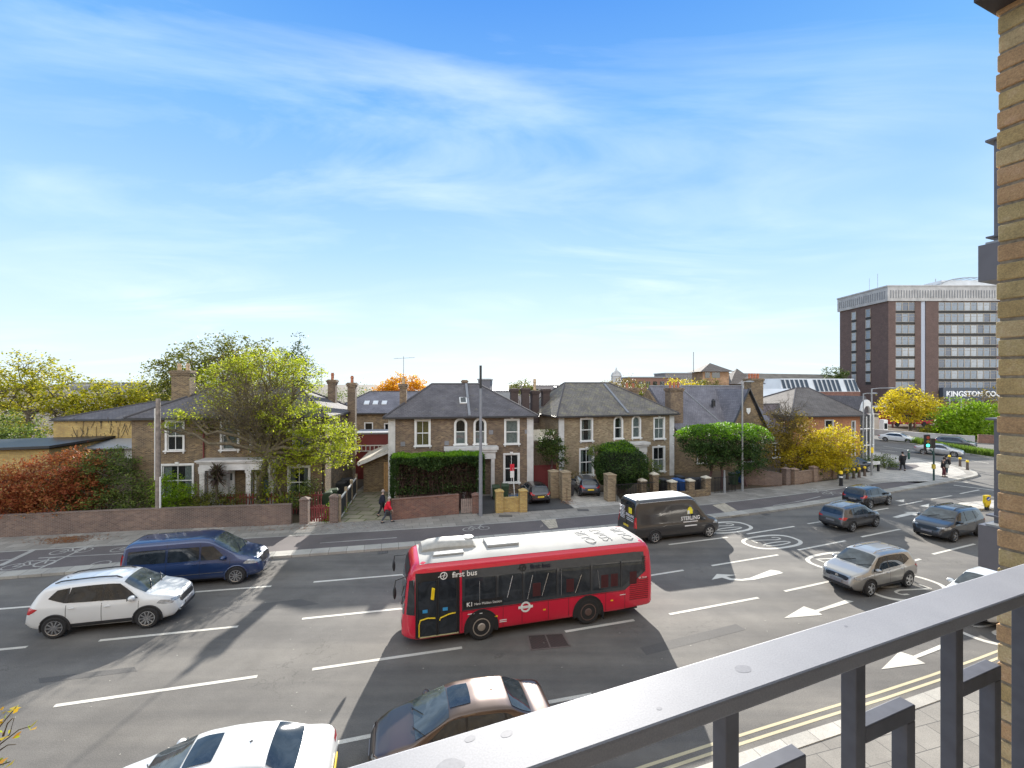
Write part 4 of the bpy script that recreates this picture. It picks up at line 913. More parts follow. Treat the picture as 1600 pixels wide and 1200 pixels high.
# ------------------------------------------------------------------ vehicles
def interp(P, x):
    if x <= P[0][0]: return P[0][1]
    for a, b in zip(P[:-1], P[1:]):
        if x <= b[0]: return a[1]+(b[1]-a[1])*(x-a[0])/(b[0]-a[0]+1e-9)
    return P[-1][1]
def sm(P, x, r=.05): return (interp(P,x-r)+2*interp(P,x)+interp(P,x+r)+interp(P,x-r*.5)+interp(P,x+r*.5))/6
class Body:
    def __init__(s, top, belt, plan, bot, tumble=.16, crown=.03, kind='car'):
        s.top, s.belt, s.plan, s.bot, s.tumble, s.crown, s.kind = top, belt, plan, bot, tumble, crown, kind
        s.x0, s.x1 = top[0][0], top[-1][0]; s.c = {}
    def section(s, x):
        k = round(x, 3)
        if k in s.c: return s.c[k]
        T = sm(s.top, x); w = sm(s.plan, x); zb = sm(s.bot, x); B = min(sm(s.belt, x), T-.11); B = max(B, zb+.15)
        if s.kind == 'bus':
            f = lambda t: zb+(T-zb)*t
            P = [(0,zb),(w-.06,zb),(w,zb+.05),(w,f(.4)),(w,f(.6)),(w-.03,f(.88)),(w-.10,f(.955)),(w-.28,f(.99)),(w*.4,T),(0,T)]
        else:
            h = T-B; tb = s.tumble*min(1, h/.45)
            mid = zb+(B-zb)*.45
            P = [(0,zb),(w-.12,zb),(w-.03,zb+.07),(w,mid),(w-.005,B-.10),(w-.045,B-.0),(w-.06-tb*.72-.02,B+h*.72),(w-.09-tb-.04*(1-min(1,h/.3)),B+h*.90),(w-.22-tb*1.15,T-.02*min(1,h/.4)),((w-.2)*.45,T),(0,T)]
        for _ in range(2):
            Q = [P[0]]
            for a, b in zip(P[:-1], P[1:]): Q += [(a[0]*.75+b[0]*.25,a[1]*.75+b[1]*.25),(a[0]*.25+b[0]*.75,a[1]*.25+b[1]*.75)]
            Q.append(P[-1]); P = Q
        s.c[k] = P; return P
    def Y(s, x, z):
        P = s.section(x); best = 0; z = max(P[0][1]+.01, min(z, P[-1][1]-.03))
        for a, b in zip(P[:-1], P[1:]):
            if (a[1]-z)*(b[1]-z) <= 0 and abs(a[1]-b[1]) > 1e-6: best = max(best, a[0]+(b[0]-a[0])*(z-a[1])/(b[1]-a[1]))
        return best
    def Z(s, x, y):
        P = s.section(x); y = abs(y); best = P[-1][1] if y < .01 else -1
        for a, b in zip(P[:-1], P[1:]):
            if (a[0]-y)*(b[0]-y) <= 0 and abs(a[0]-b[0]) > 1e-6: best = max(best, a[1]+(b[1]-a[1])*(y-a[0])/(b[0]-a[0]))
        return best if best > 0 else min(p[1] for p in P[6:])
    def X(s, y, z, sg):
        x = s.x1 if sg > 0 else s.x0; y = abs(y)
        for _ in range(28):
            P = s.section(x)
            if P[0][1] <= z <= P[-1][1] and s.Y(x, z) >= y: return x
            x -= sg*.012
        return x
    def mesh(s, step=.07):
        n = int((s.x1-s.x0)/step); xs = [s.x0+(s.x1-s.x0)*i/n for i in range(n+1)]
        xs = sorted(set(xs+[s.x0+.02,s.x1-.02,s.x0+.04,s.x1-.04])); mb = MB(); rows = []
        for x in xs:
            P = s.section(x); ring_ = [(x,-y,z) for y,z in P] + [(x,y,z) for y,z in P[::-1][1:-1]]; rows.append(ring_)
        m = len(rows[0])
        for r in rows: mb.v += r
        for i in range(len(rows)-1):
            for j in range(m): mb.f.append((i*m+j, i*m+(j+1)%m, (i+1)*m+(j+1)%m, (i+1)*m+j))
        mb.f.append(tuple(range(m))[::-1]); mb.f.append(tuple(range((len(rows)-1)*m, len(rows)*m)))
        mb.f = [f[::-1] for f in mb.f]
        return mb
    # surface patches; q = corners in the patch's 2D params, in order a-b-c-d
    def patch(s, kind, q, sg=1, e=.007, n=14, m=6, rc=0.0):
        rows = []
        for i in range(n+1):
            u = i/n; row = []
            for j in range(m+1):
                v = j/m
                if rc:   # pull corners in for a rounded outline
                    uu, vv = u*2-1, v*2-1; k = 1-rc*(uu*uu)*(vv*vv); uu*=k; vv*=k; U, V = (uu+1)/2, (vv+1)/2
                else: U, V = u, v
                a = (q[0][0]*(1-U)+q[1][0]*U)*(1-V)+(q[3][0]*(1-U)+q[2][0]*U)*V; b = (q[0][1]*(1-U)+q[1][1]*U)*(1-V)+(q[3][1]*(1-U)+q[2][1]*U)*V
                if kind == 'side': row.append((a, sg*(s.Y(a,b)+e), b))
                elif kind == 'top': row.append((a, b, s.Z(a,b)+e))
                elif kind == 'topn': # a = x, b = fraction of half width at roof edge
                    T_=s.section(a)[-1][1]; B_=max(min(sm(s.belt,a),T_-.03),.3); yy = b*max(.4,s.Y(a,B_+(T_-B_)*.55)); row.append((a+e*.5*sg, yy, s.Z(a,yy)+e))
                else: row.append((s.X(a,b,sg)+sg*e, a, b))
            rows.append(row)
        mb = MB(); mb.grid(rows); o = len(mb.v)
        # give it a little thickness at the rim
        return mb
_wheel = {}
def wheel_mesh(r, w, spokes, rimc):
    k = (r, w, spokes, rimc)
    if k in _wheel: return _wheel[k]
    ri = r*.68
    t = MB().lathe([(ri*.9,-w/2),(r*.90,-w/2),(r*.975,-w*.40),(r,-w*.25),(r,w*.25),(r*.975,w*.40),(r*.90,w/2),(ri*.9,w/2)], 28, (0,0,0), 'y')
    rim = MB()
    for k2 in range(28):
        a0,a1=2*math.pi*k2/28,2*math.pi*(k2+1)/28
        for (ra,rb,ya,yb) in ((ri*1.02,ri*.90,-w/2-.006,-w/2+.0),(ri*.90,ri*.88,-w/2,-w/2+.07)):
            rim.add([(ra*math.cos(a0),ya,ra*math.sin(a0)),(ra*math.cos(a1),ya,ra*math.sin(a1)),(rb*math.cos(a1),yb,rb*math.sin(a1)),(rb*math.cos(a0),yb,rb*math.sin(a0))],[(0,1,2,3)])
    for k2 in range(spokes):
        a = 2*math.pi*k2/spokes; c, s_ = math.cos(a), math.sin(a); d = (ri*.45, ri*.45); ww = ri*(.62/spokes+.035)
        rim.obox((c*ri*.52,-w/2+.012,s_*ri*.52),(c*ri*.42,0,s_*ri*.42),(-s_*ww,0,c*ww),(0,.014,0))
    rim.lathe([(ri*.22,-w/2-.008),(ri*.24,-w/2+.03)],12,(0,0,0),'y')
    disc = MB().lathe([(ri*.92,-w/2+.045),(ri*.92,-w/2+.05)],20,(0,0,0),'y')
    _wheel[k] = (t, rim, disc); return _wheel[k]
def add_wheels(root, xf, xr, half, r, w, spokes, rimc, body=None):
    t, rim, disc = wheel_mesh(r, w, spokes, rimc.name); first = None
    for x in (xf, xr):
        for sg in (-1, 1):
            if first is None:
                a = t.build('wheel', M['rubber'], root, smooth=True); b = rim.build('rim', rimc, a, smooth=True, ang=30); c = disc.build('brake_disc', M['trim'], a); first = (a,b,c)
            else:
                a = first[0].copy(); COL.objects.link(a); a.parent = root
                for q in first[1:]: z = q.copy(); COL.objects.link(z); z.parent = a
            a.location = (x, sg*(half-w/2+.012), r); a.rotation_euler = (0,0,0 if sg < 0 else math.pi)
def arch_patch(B, x, r, sg, R_):
    """dark wheel well set just outside the body skin, open at the sill"""
    mb = MB(); n = 20; c = (x, r); pts=[]
    a0, a1 = -.30, math.pi+.30
    ys = B.Y(x, r+.1)
    for k in range(n+1):
        a = a0+(a1-a0)*k/n; px, pz = x+R_*math.cos(a), r+R_*math.sin(a); pts.append((px, sg*(B.Y(px, max(pz, sm(B.bot,px)+.09))+.004), pz))
    cen = (x, sg*(ys+.004), r-.02); mb.v = [cen]+pts; mb.f = [(0,k+1,k+2) for k in range(n)]
    lip = MB(); pp = [(p[0], p[1]+sg*.004, p[2]) for p in pts]; lip.tube(pp, .022, 6)
    return mb, lip
def make_car(name, label, cat, paintm, spec, group=None, trimm=None, rimc=None, spokes=5, roofrail=True, plate=('g','y'), lower=True, sunroof=False):
    B = spec['B']; root = empty(name, (0,0,0), 0, label, cat, group); wb = spec['wb']; r = spec['r']; half = spec['half']
    rimc = rimc or M['chrome']; trimm = trimm or M['trim']
    body = B.mesh().build('body', paintm, root, smooth=True, ang=50)
    add_wheels(root, wb/2, -wb/2, half, r, .22, spokes, rimc)
    for x in (wb/2, -wb/2):
        for sg in (-1,1):
            a, l = arch_patch(B, x, r, sg, r+.07); a.build('wheel_arch', M['rubber'], root); l.build('arch_lip', trimm if lower else paintm, body)
    def P(nm, kind, q, mt, sg=1, par=root, **k): return B.patch(kind, q, sg, **k).build(nm, mt, par, smooth=True, ang=60)
    xs = spec['ws']      # windscreen x base, x top
    P('windscreen','topn',[(xs[0],-.93),(xs[0],.93),(xs[1],.88),(xs[1],-.88)], M['cglass2'], 1, n=10, m=10, e=.010, rc=.05)
    xr = spec['rw']; P('rear_window','topn',[(xr[0],-.86),(xr[0],.86),(xr[1],.84),(xr[1],-.84)], M['cglass'], -1, n=10, m=8, e=.010, rc=.07)
    wp = MB(); wz = B.Z(xs[0]+.0,.2)
    for yy in (-.45,.25): wp.tube([(xs[0]+.05,yy,B.Z(xs[0]+.05,yy)+.03),(xs[0]-.22,yy+.5,B.Z(xs[0]-.22,min(.7,yy+.5))+.03)], .012, 4)
    wp.build('wiper', M['black'], root)
    for q in spec['win']:
        for sg in (-1,1): P('side_window','side',q, M['cglass'], sg, e=.008, rc=.03, n=12)
    for (pa, pb) in spec.get('pillars', []):
        for sg in (-1,1): P('window_pillar','side',[(pa[0],pa[1]),(pb[0],pb[1]),(pb[0],pb[2]),(pa[0],pa[2])], M['black'], sg, e=.006, n=3)
    for q in spec['seam']:
        for sg in (-1,1): P('door_seam','side',[(q[0]-.007,q[1]),(q[0]+.007,q[1]),(q[0]+.007,q[2]),(q[0]-.007,q[2])], M['black'], sg, e=.003, n=1, m=8, par=body)
    for hx, hz in spec['handle']:
        for sg in (-1,1): MB().obox((hx, sg*(B.Y(hx,hz)+.02), hz),(.085,0,0),(0,.018,0),(0,0,.014)).build('door_handle', paintm, root, bevel=.006)
    for sg in (-1,1):
        for q in spec['hl']: P('headlight','side',q, M['headlamp'], sg, e=.008, rc=.10, n=10)
        for q in spec['tl']: P('tail_light','side',q, M['tail'], sg, e=.008, rc=.08, n=10)
    for q in spec.get('tlr', []):
        for sg in (-1,1): P('tail_light','end',[(sg*a,b) for a,b in q], M['tail'], -1, e=.012)
    g = spec['grille']; P('grille','end',[(-g[0],g[1]),(g[0],g[1]),(g[0]*g[3],g[2]),(-g[0]*g[3],g[2])], M['black'], 1, e=.010, rc=.08)
    if 'hlr' in spec:
        for sg in (-1,1): P('headlight','end',[(sg*a,b) for a,b in spec['hlr']], M['headlamp'], 1, e=.012)
    lo = spec['lowf']; P('front_bumper','end',[(-lo[0],lo[1]),(lo[0],lo[1]),(lo[0]*.92,lo[2]),(-lo[0]*.92,lo[2])], trimm, 1, e=.012, n=16)
    lo = spec['lowr']; P('rear_bumper','end',[(-lo[0],lo[1]),(lo[0],lo[1]),(lo[0],lo[2]),(-lo[0],lo[2])], trimm, -1, e=.012, n=16)
    pz = spec['pz']
    for (z, sg, c) in ((pz[0],1,plate[0]),(pz[1],-1,plate[1])):
        xx = B.X(.1, z, sg); MB().obox((xx+sg*.028,0,z),(.012,0,0),(0,.26,0),(0,0,.056)).build('number_plate', M['plate_'+c], root)
    if lower:
        for sg in (-1,1): P('sill_trim','side',[(-wb/2+r+.08,.30),(wb/2-r-.08,.30),(wb/2-r-.08,.42),(-wb/2+r+.08,.42)], trimm, sg, e=.008)
    for sg in (-1,1):
        mx, mz = spec['mir']; y = B.Y(mx, mz)+.09; mm = MB(); mm.ball((mx,sg*(y+.03),mz+.03), .10,.13,.085, 12, 8); mm.obox((mx,sg*(y-.08),mz-.04),(.03,0,0),(0,.06,0),(0,0,.02)); mo = mm.build('mirror', paintm, root, smooth=True)
        MB().obox((mx-.095,sg*(y+.03),mz+.03),(.006,0,0),(0,.09,0),(0,0,.055)).build('mirror_glass', M['cglass2'], mo)
    if roofrail:
        x0, x1 = spec['rail']
        for sg in (-1,1):
            pts = []
            for i in range(13):
                x = x0+(x1-x0)*i/12; P_ = B.section(x); y = P_[-9][0]; z = B.Z(x, y) + (.045 if 0 < i < 12 else .0); pts.append((x, sg*y, z))
            MB().tube(pts, .022, 6).build('roof_rail', M['trim'] if roofrail == 'dark' else M['chrome'], root, smooth=True)
    if sunroof:
        P('sunroof','top',[(sunroof[0],-.40),(sunroof[1],-.40),(sunroof[1],.40),(sunroof[0],.40)], M['cglass'], 1, e=.010, rc=.05)
    sx = spec['rail'][0]+.12; MB().yprism([(sx-.04,0),(sx+.05,0),(sx-.035,.04)], -.007,.007).build('aerial_fin', M['black'], root).location = (0,0,B.Z(sx,0)-.01)
    ua = MB(); ua.box(B.x0+.5,B.x1-.5,-half+.25,half-.25,.20,.34); ua.build('underbody', M['black'], root)
    return root
def suv_spec(h=1.62, L=4.3, w=.89, wb=2.58, rear='sporty'):
    f, b = wb/2+.86, -(L-wb/2-.86); k = h/1.62
    top = [(b,.52),(b+.02,.80*k),(b+.07,1.0*k),(b+.13,1.07*k),(b+.34,1.44*k),(b+.46,1.55*k),(b+.95,1.60*k),(-.25,1.63*k),(.25,1.61*k),(.50,1.55*k),(1.22,1.09*k),(1.32,1.06*k),(f-.40,.97*k),(f-.12,.86*k),(f-.03,.72),(f,.50)]
    belt = [(b,.9),(b+.3,1.04*k),(-.9,1.01*k),(.9,.95*k),(1.4,.93*k),(f,.80)]
    plan = [(b,w*.80),(b+.06,w*.89),(b+.30,w*.965),(-1.2,w),(1.2,w),(f-.45,w*.96),(f-.2,w*.86),(f-.06,w*.74),(f,w*.62)]
    bot = [(b,.42),(b+.15,.33),(b+.5,.26),(f-.4,.22),(f-.1,.26),(f,.34)]
    B = Body(top, belt, plan, bot, .15)
    zt = lambda x: interp(top,x)-.115; zb_ = lambda x: interp(belt,x)+.045
    win = [[(.02,zb_(.02)),(1.02,zb_(1.02)-.0),(.42,zt(.42)+.02),(.02,zt(.02))], [(-.98,zb_(-.98)),(-.04,zb_(-.04)),(-.04,zt(-.04)),(-.92,zt(-.92)-.01)], [(-1.52,zb_(-1.5)+.14),(-1.06,zb_(-1.06)+.01),(-1.0,zt(-1.0)-.02),(-1.30,zt(-1.3)-.04)]]
    pil=[((-.06,zb_(-.05),zt(-.05)-.01),(.04,zb_(.04),zt(.04)-.01)),((-1.08,zb_(-1.05)+.01,zt(-1.05)-.03),(-.95,zb_(-.96),zt(-.96)-.02))]
    return dict(B=B, pillars=pil, wb=wb, r=.345, half=w, ws=(1.17,.49), rw=(b+.15,b+.41), win=win, seam=[(-.01,.32,.97*k),(1.03,.40,.92*k),(-.98,.58,1.0*k)], handle=[(.16,.86*k),(-.82,.90*k)],
        hl=[[(f-.62,.80),(f-.16,.70),(f-.14,.80),(f-.50,.90)]], tl=[[(b+.04,.84),(b+.16,.80),(b+.42,.97),(b+.12,1.02)]], tlr=[[(.74,.84),(.45,.86),(.48,.96),(.70,.98)]] if 0 else [[(.55*w,.86*k),(.82*w,.83*k),(.78*w,.97*k),(.60*w,.95*k)]],
        grille=(.46,.62,.80,1.12), hlr=[(.44*w,.78),(.84*w,.76),(.80*w,.86),(.5*w,.84)], lowf=(.68,.29,.46), lowr=(.70,.34,.52), pz=(.54,.72*k), mir=(.86,1.02*k), rail=(b+.62,.36))
def hatch_spec(): 
    s = suv_spec(1.47, 4.0, .87, 2.5); return s
def sedan_spec(L=4.65, w=.91, wb=2.82, h=1.45):
    f, b = wb/2+.84, -(L-wb/2-.84)
    top = [(b,.55),(b+.02,.82),(b+.08,.97),(b+.14,1.01),(b+.62,1.07),(b+1.22,1.37),(b+1.55,1.42),(-.35,1.45),(.15,1.43),(.38,1.38),(1.25,.98),(1.35,.95),(f-.45,.86),(f-.12,.74),(f-.03,.62),(f,.48)]
    belt = [(b,.8),(b+.3,.95),(-.9,.94),(.9,.88),(1.4,.86),(f,.70)]
    plan = [(b,w*.78),(b+.06,w*.88),(b+.30,w*.955),(-1.2,w),(1.2,w),(f-.45,w*.95),(f-.2,w*.84),(f-.06,w*.72),(f,w*.6)]
    bot = [(b,.40),(b+.15,.30),(b+.5,.22),(f-.4,.18),(f-.1,.22),(f,.30)]
    B = Body(top, belt, plan, bot, .17); zt = lambda x: interp(top,x)-.11; zb_ = lambda x: interp(belt,x)+.04
    win = [[(.0,zb_(.0)),(1.0,zb_(1.0)),(.38,zt(.38)+.02),(.0,zt(.0))], [(-1.0,zb_(-1.0)),(-.06,zb_(-.06)),(-.06,zt(-.06)),(-.98,zt(-.98)-.01)], [(-1.45,zb_(-1.4)+.04),(-1.06,zb_(-1.06)+.01),(-1.04,zt(-1.04)-.03),(-1.14,zt(-1.1)-.06)]]
    pil=[((-.08,zb_(-.05),zt(-.05)-.01),(.02,zb_(.02),zt(.02)-.01)),((-1.08,zb_(-1.05)+.01,zt(-1.05)-.04),(-.96,zb_(-.96),zt(-.96)-.02))]
    return dict(B=B, pillars=pil, wb=wb, r=.335, half=w, ws=(1.20,.36), rw=(b+.68,b+1.22), win=win, seam=[(-.03,.3,.88),(1.03,.36,.84),(-1.02,.52,.92)], handle=[(.14,.80),(-.84,.83)],
        hl=[[(f-.55,.70),(f-.14,.62),(f-.14,.70),(f-.45,.77)]], tl=[[(b+.03,.76),(b+.12,.76),(b+.40,.88),(b+.08,.90)]], tlr=[[(.45*w,.78),(.84*w,.78),(.82*w,.90),(.47*w,.88)]],
        grille=(.42,.46,.66,1.15), hlr=[(.46*w,.62),(.84*w,.62),(.8*w,.70),(.5*w,.70)], lowf=(.66,.26,.38), lowr=(.68,.32,.46), pz=(.46,.62), mir=(.84,.94), rail=(b+1.5,.25))
def van_spec(L, w, wb, h, kombi):
    f, b = wb/2+.95, -(L-wb/2-.95); k = h/1.95; wx = f-.95
    top = [(b,.62),(b+.03,1.1),(b+.10,1.75*k),(b+.18,1.88*k),(b+.35,1.93*k),(0,1.96*k),(f-2.3,1.95*k),(f-2.0,1.90*k),(f-1.85,1.82*k),(wx,1.24),(wx+.10,1.20),(f-.35,1.06),(f-.10,.88),(f-.02,.70),(f,.5)]
    belt = [(b,1.06),(f-1.7,1.06),(f-.9,1.02),(f,.85)]
    plan = [(b,w*.95),(b+.06,w*.985),(b+.30,w),(f-1.2,w),(f-.5,w*.95),(f-.2,w*.86),(f-.06,w*.75),(f,w*.66)]
    bot = [(b,.42),(b+.2,.34),(f-.4,.26),(f-.1,.28),(f,.34)]
    B = Body(top, belt, plan, bot, .10); zt = min(1.96*k-.26, 1.72)
    if kombi: win = [[(f-2.28,1.10),(f-1.32,1.10),(f-1.84,1.64),(f-2.28,1.66)], [(f-3.5,1.12),(f-2.34,1.12),(f-2.34,1.66),(f-3.5,1.66)], [(b+.28,1.16),(f-3.56,1.12),(f-3.56,1.66),(b+.30,1.66)]]
    else: win = [[(f-2.22,1.16),(f-1.28,1.14),(f-1.70,1.68),(f-2.18,1.74)]]
    return dict(B=B, wb=wb, r=.36, half=w, ws=(wx-.02,f-1.86), rw=(b+.105,b+.13) if not kombi else (b+.04,b+.10), win=win, seam=[(f-2.31,.45,1.8*k),(f-1.18,.5,1.1),(f-3.53,.45,1.8*k)], handle=[(f-2.12,.98),(f-2.5,.98)],
        hl=[[(f-.72,.84),(f-.16,.78),(f-.12,.90),(f-.50,1.0)]], tl=[[(b+.02,.95),(b+.10,.95),(b+.12,1.55),(b+.06,1.55)]], tlr=[[(.80*w,.95),(.90*w,.95),(.86*w,1.5),(.78*w,1.5)]],
        grille=(.52,.66,.92,1.1), hlr=[(.56*w,.80),(.84*w,.80),(.8*w,.92),(.6*w,.90)], lowf=(.68,.30,.48), lowr=(.86,.36,.50), pz=(.56,.9), mir=(f-1.42,1.14), rail=(b+.5,f-2.3))
def place(root, fx, fy, slope, d, s, spec, near=None):
    """put the near front wheel's contact point at photo point fx,fy"""
    x, y = G(fx, fy); t = Vector((1, slope)).normalized()*d; n = Vector((-t.y, t.x))      # n = left of heading
    side = -1 if d > 0 else 1        # near side: right (-1) when heading +x
    if near: side = near
    o = Vector((x,y)) - t*(spec['wb']/2*s) - n*side*(spec['half']-.10)*s
    root.location = (o.x, o.y, .008); root.rotation_euler = (0,0,math.atan2(t.y,t.x)); root.scale = (s,s,s)
    return root
P_white = paint('white_car_paint', (.66,.67,.67), dirt=.12); P_silver = paint('silver_paint', (.40,.39,.37), .55, .3, dirt=.25); P_dark = paint('dark_grey_paint', (.035,.042,.055), .5, .3, dirt=.15)
P_black = paint('black_car_paint', (.012,.012,.018), .2, .25, dirt=.1); P_blue = paint('blue_van_paint', (.015,.040,.125), .2, .3, dirt=.12); P_grey = paint('grey_paint', (.10,.10,.105), .6, .3, dirt=.2)
P_van = paint('black_van_paint', (.030,.028,.028), .0, .35, dirt=.3); P_bronze = paint('bronze_paint', (.10,.065,.05), .6, .3, dirt=.2); P_navy = paint('navy_paint', (.04,.055,.085), .5, .3)
sp = suv_spec(1.66, 4.28, .89, 2.56)
c = place(make_car('hatchback_car', 'white crossover car with dark roof rails driving right beside the blue minibus', 'car', P_white, sp, 'vehicles on the main road', spokes=10, roofrail='dark'), 232, 980, .25, 1, 1.10, sp)
sp = van_spec(5.2, .97, 3.2, 1.97, True)
c = place(make_car('minibus', 'dark blue passenger minibus driving right, behind the white crossover', 'minibus', P_blue, sp, 'vehicles on the main road', spokes=10, roofrail=False, trimm=P_blue), 369.5, 911.7, .25, 1, 1.06, sp)
rbm = MB()
for x in (-1.9,-1.0,-.1,.7):
    for sgn in (1,): rbm.add([(x-.012,-.75,sp['B'].Z(x,.75)+.010),(x+.012,-.75,sp['B'].Z(x,.75)+.010),(x+.012,0,sp['B'].Z(x,0)+.010),(x-.012,0,sp['B'].Z(x,0)+.010),(x+.012,.75,sp['B'].Z(x,.75)+.010),(x-.012,.75,sp['B'].Z(x,.75)+.010)],[(0,1,2,3),(3,2,4,5)])
rbm.build('roof_seams', M['black'], c)
for sg in (-1,1): sp['B'].patch('side',[(-1.6,.56),(1.1,.56),(1.15,.585),(-1.55,.585)],sg,e=.012).build('side_moulding', M['chrome'], c)
sp = van_spec(5.98, 1.03, 3.75, 2.52, False)
c = place(make_car('delivery_van', 'black high-roof panel van with white STERLING lettering and yellow logo behind the red bus', 'van', P_van, sp, 'vehicles on the main road', spokes=6, roofrail=False), 1107, 839, .30, 1, .98, sp)
B = sp['B']; f = sp['wb']/2+.95
B.patch('top',[(-2.75,-.84),(.95,-.84),(.95,.84),(-2.75,.84)],1,e=.012,n=24,m=10).build('roof_panel', M['white_paint'], c, smooth=True)  # white patch on the black roof paints the sky's reflection
wl = plain('van_lettering',(.78,.78,.78),.5); yl = plain('van_yellow',(.85,.75,.05),.5)
text('STERLING', .30, wl, c, (.55,-B.Y(.55,1.22)-.02,1.26), (R(88),0,0), bold=.006); vl = MB(); vl.obox((.55,-B.Y(.5,1.05)-.012,1.06),(.50,0,0),(0,.004,0),(0,0,.022)); vl.obox((.55,-B.Y(.5,.85)-.012,.84),(.42,0,0),(0,.004,0),(0,0,.032)); vl.build('small_lettering', wl, c)
lg = MB().yprism([(.37,1.50),(.73,1.50),(.73,1.72),(.65,1.86),(.55,1.92),(.45,1.86),(.37,1.72)], -B.Y(.55,1.6)-.022,-B.Y(.55,1.6)-.004).build('logo', yl, c)
MB().yprism([(.37,1.50),(.51,1.50),(.51,1.68),(.44,1.72),(.37,1.70)], -B.Y(.55,1.6)-.028,-B.Y(.55,1.6)-.023).build('logo_window', wl, lg)
bx = B.x0
MB().obox((bx-.0,-.45,1.85),(.012,0,0),(0,.16,0),(0,0,.16)).build('logo', yl, c); text('STERLING', .2, wl, c, (bx-.03,-.45,1.56), (R(90),0,R(-90)), bold=.004)
ln = MB()
for i in range(9): ln.obox((bx-.0,.42,1.95-.085*i),(.010,0,0),(0,.30-.04*(i%3),0),(0,0,.016))
for i in range(2): ln.obox((bx-.0,-.42,1.38-.10*i),(.010,0,0),(0,.36,0),(0,0,.014))
ln.build('rear_lettering', wl, c)
MB().obox((bx+.0,0,1.45),(.008,0,0),(0,.012,0),(0,0,.95)).build('rear_door_seam', M['black'], c)
sp = suv_spec(1.64, 4.32, .90, 2.58)
c = place(make_car('crossover_car', 'silver crossover car with black grille coming left over the white speed roundel', 'car', P_silver, sp, 'vehicles on the main road', spokes=5, roofrail=True), 1357, 931, .37, -1, .98, sp)
MB().lathe([(.07,0),(.07,.012)],14,(sp['B'].X(0,.72,1)+.02,0,.72),'x').build('badge', M['chrome'], c)
sp = suv_spec(1.60, 4.38, .90, 2.63)
place(make_car('estate_suv', 'grey family SUV driving away to the right, left of the dark SUV', 'car', P_grey, sp, 'vehicles on the main road', spokes=5, roofrail=True, plate=('g','g')), 1367, 823, .45, 1, .93, sp)
sp = suv_spec(1.65, 4.5, .93, 2.68)
place(make_car('dark_suv', 'dark blue-grey SUV coming left, nearest the yellow keep-left bollard', 'car', P_dark, sp, 'vehicles on the main road', spokes=5, roofrail='dark'), 1489, 847, .42, -1, 1.0, sp)
sp_h = hatch_spec()
hb = place(make_car('hatchback_car', 'small black hatchback driving away in front of the grey SUV', 'car', P_black, sp_h, 'vehicles on the main road', spokes=5, roofrail=False, lower=False, plate=('g','g')), 1387, 789, .48, 1, .98, sp_h)
sp_s = sedan_spec()
wc_ = make_car('saloon_car', 'white saloon with a dark sunroof at the bottom edge, nearest the balcony', 'car', P_white, sp_s, 'vehicles on the main road', spokes=5, roofrail=False, lower=False, sunroof=(-.20,.34))
t = Vector((-1,-.26)).normalized(); wc_.location = (-6.28, 9.40, .008); wc_.rotation_euler = (0,0,math.atan2(t.y,t.x)); wc_.scale = (1.02,)*3
bc = make_car('saloon_car', 'dark bronze saloon following the white saloon, partly under the balcony rail', 'car', P_bronze, sp_s, 'vehicles on the main road', spokes=5, roofrail=False, lower=False, sunroof=(-.20,.34))
bc.location = (-1.25, 11.2, .008); bc.rotation_euler = (0,0,math.atan2(t.y,t.x)); bc.scale = (.95,)*3
sp = suv_spec(1.52, 4.3, .90, 2.6)
place(make_car('hatchback_car', 'white hatchback mostly hidden behind the balcony rail and brick pier', 'car', P_white, sp, 'vehicles on the main road', spokes=5, roofrail=False), 1568, 981, .40, -1, 1.0, sp)
# parked and distant cars
pk = dup(hb, None, None, 'black hatchback with yellow plate parked on the tarmac drive between the villas', 'parked cars'); pk.name = 'parked_car'
t = Vector((-.22,1)).normalized(); pk.location = (1.75,35.05,.12); pk.rotation_euler=(0,0,math.atan2(t.y,t.x)); pk.scale=(.93,)*3
for ch in pk.children:
    if ch.name.startswith('number_plate') and ch.data.vertices[0].co.x < 0: ch.data = ch.data.copy(); ch.data.materials.clear(); ch.data.materials.append(M['plate_y'])
pk2 = make_car('parked_car', 'dark blue hatchback parked on the concrete forecourt beside the black van', 'car', P_navy, sp_h, 'parked cars', spokes=5, roofrail=False, lower=False)
pk2.location=(6.0,37.3,.12); pk2.rotation_euler=(0,0,R(95)); pk2.scale=(.95,)*3
pk3 = dup(hb, (34.6,46.6,.11), R(8), 'black car parked by the yellow tree and the bollards', 'parked cars', s=1.05); pk3.name='parked_car'
P_sil2 = paint('bright_silver', (.5,.51,.52), .4, .3)
d1 = make_car('distant_car', 'silver SUV driving on the far side of the planted median', 'car', P_grey, sp, 'cars on the cross street', spokes=5, roofrail=False); d1.location=(62.9,64.6,.01); d1.rotation_euler=(0,0,R(-52)); 
d1.scale=(1.0,)*3
d2 = make_car('distant_car', 'white car on the cross street beside the low grey wall, farthest left', 'car', P_white, sp_s, 'cars on the cross street', spokes=5, roofrail=False, lower=False); d2.location=(60.0,70.6,.01); d2.rotation_euler=(0,0,R(-60)); d2.scale=(1.0,)*3
d3 = make_car('distant_car', 'silver saloon car passing behind the green traffic light', 'car', P_sil2, sp_s, 'cars on the cross street', spokes=5, roofrail=False, lower=False); d3.location=(54.3,57.8,.01); d3.rotation_euler=(0,0,R(-50)); d3.scale=(1.0,)*3
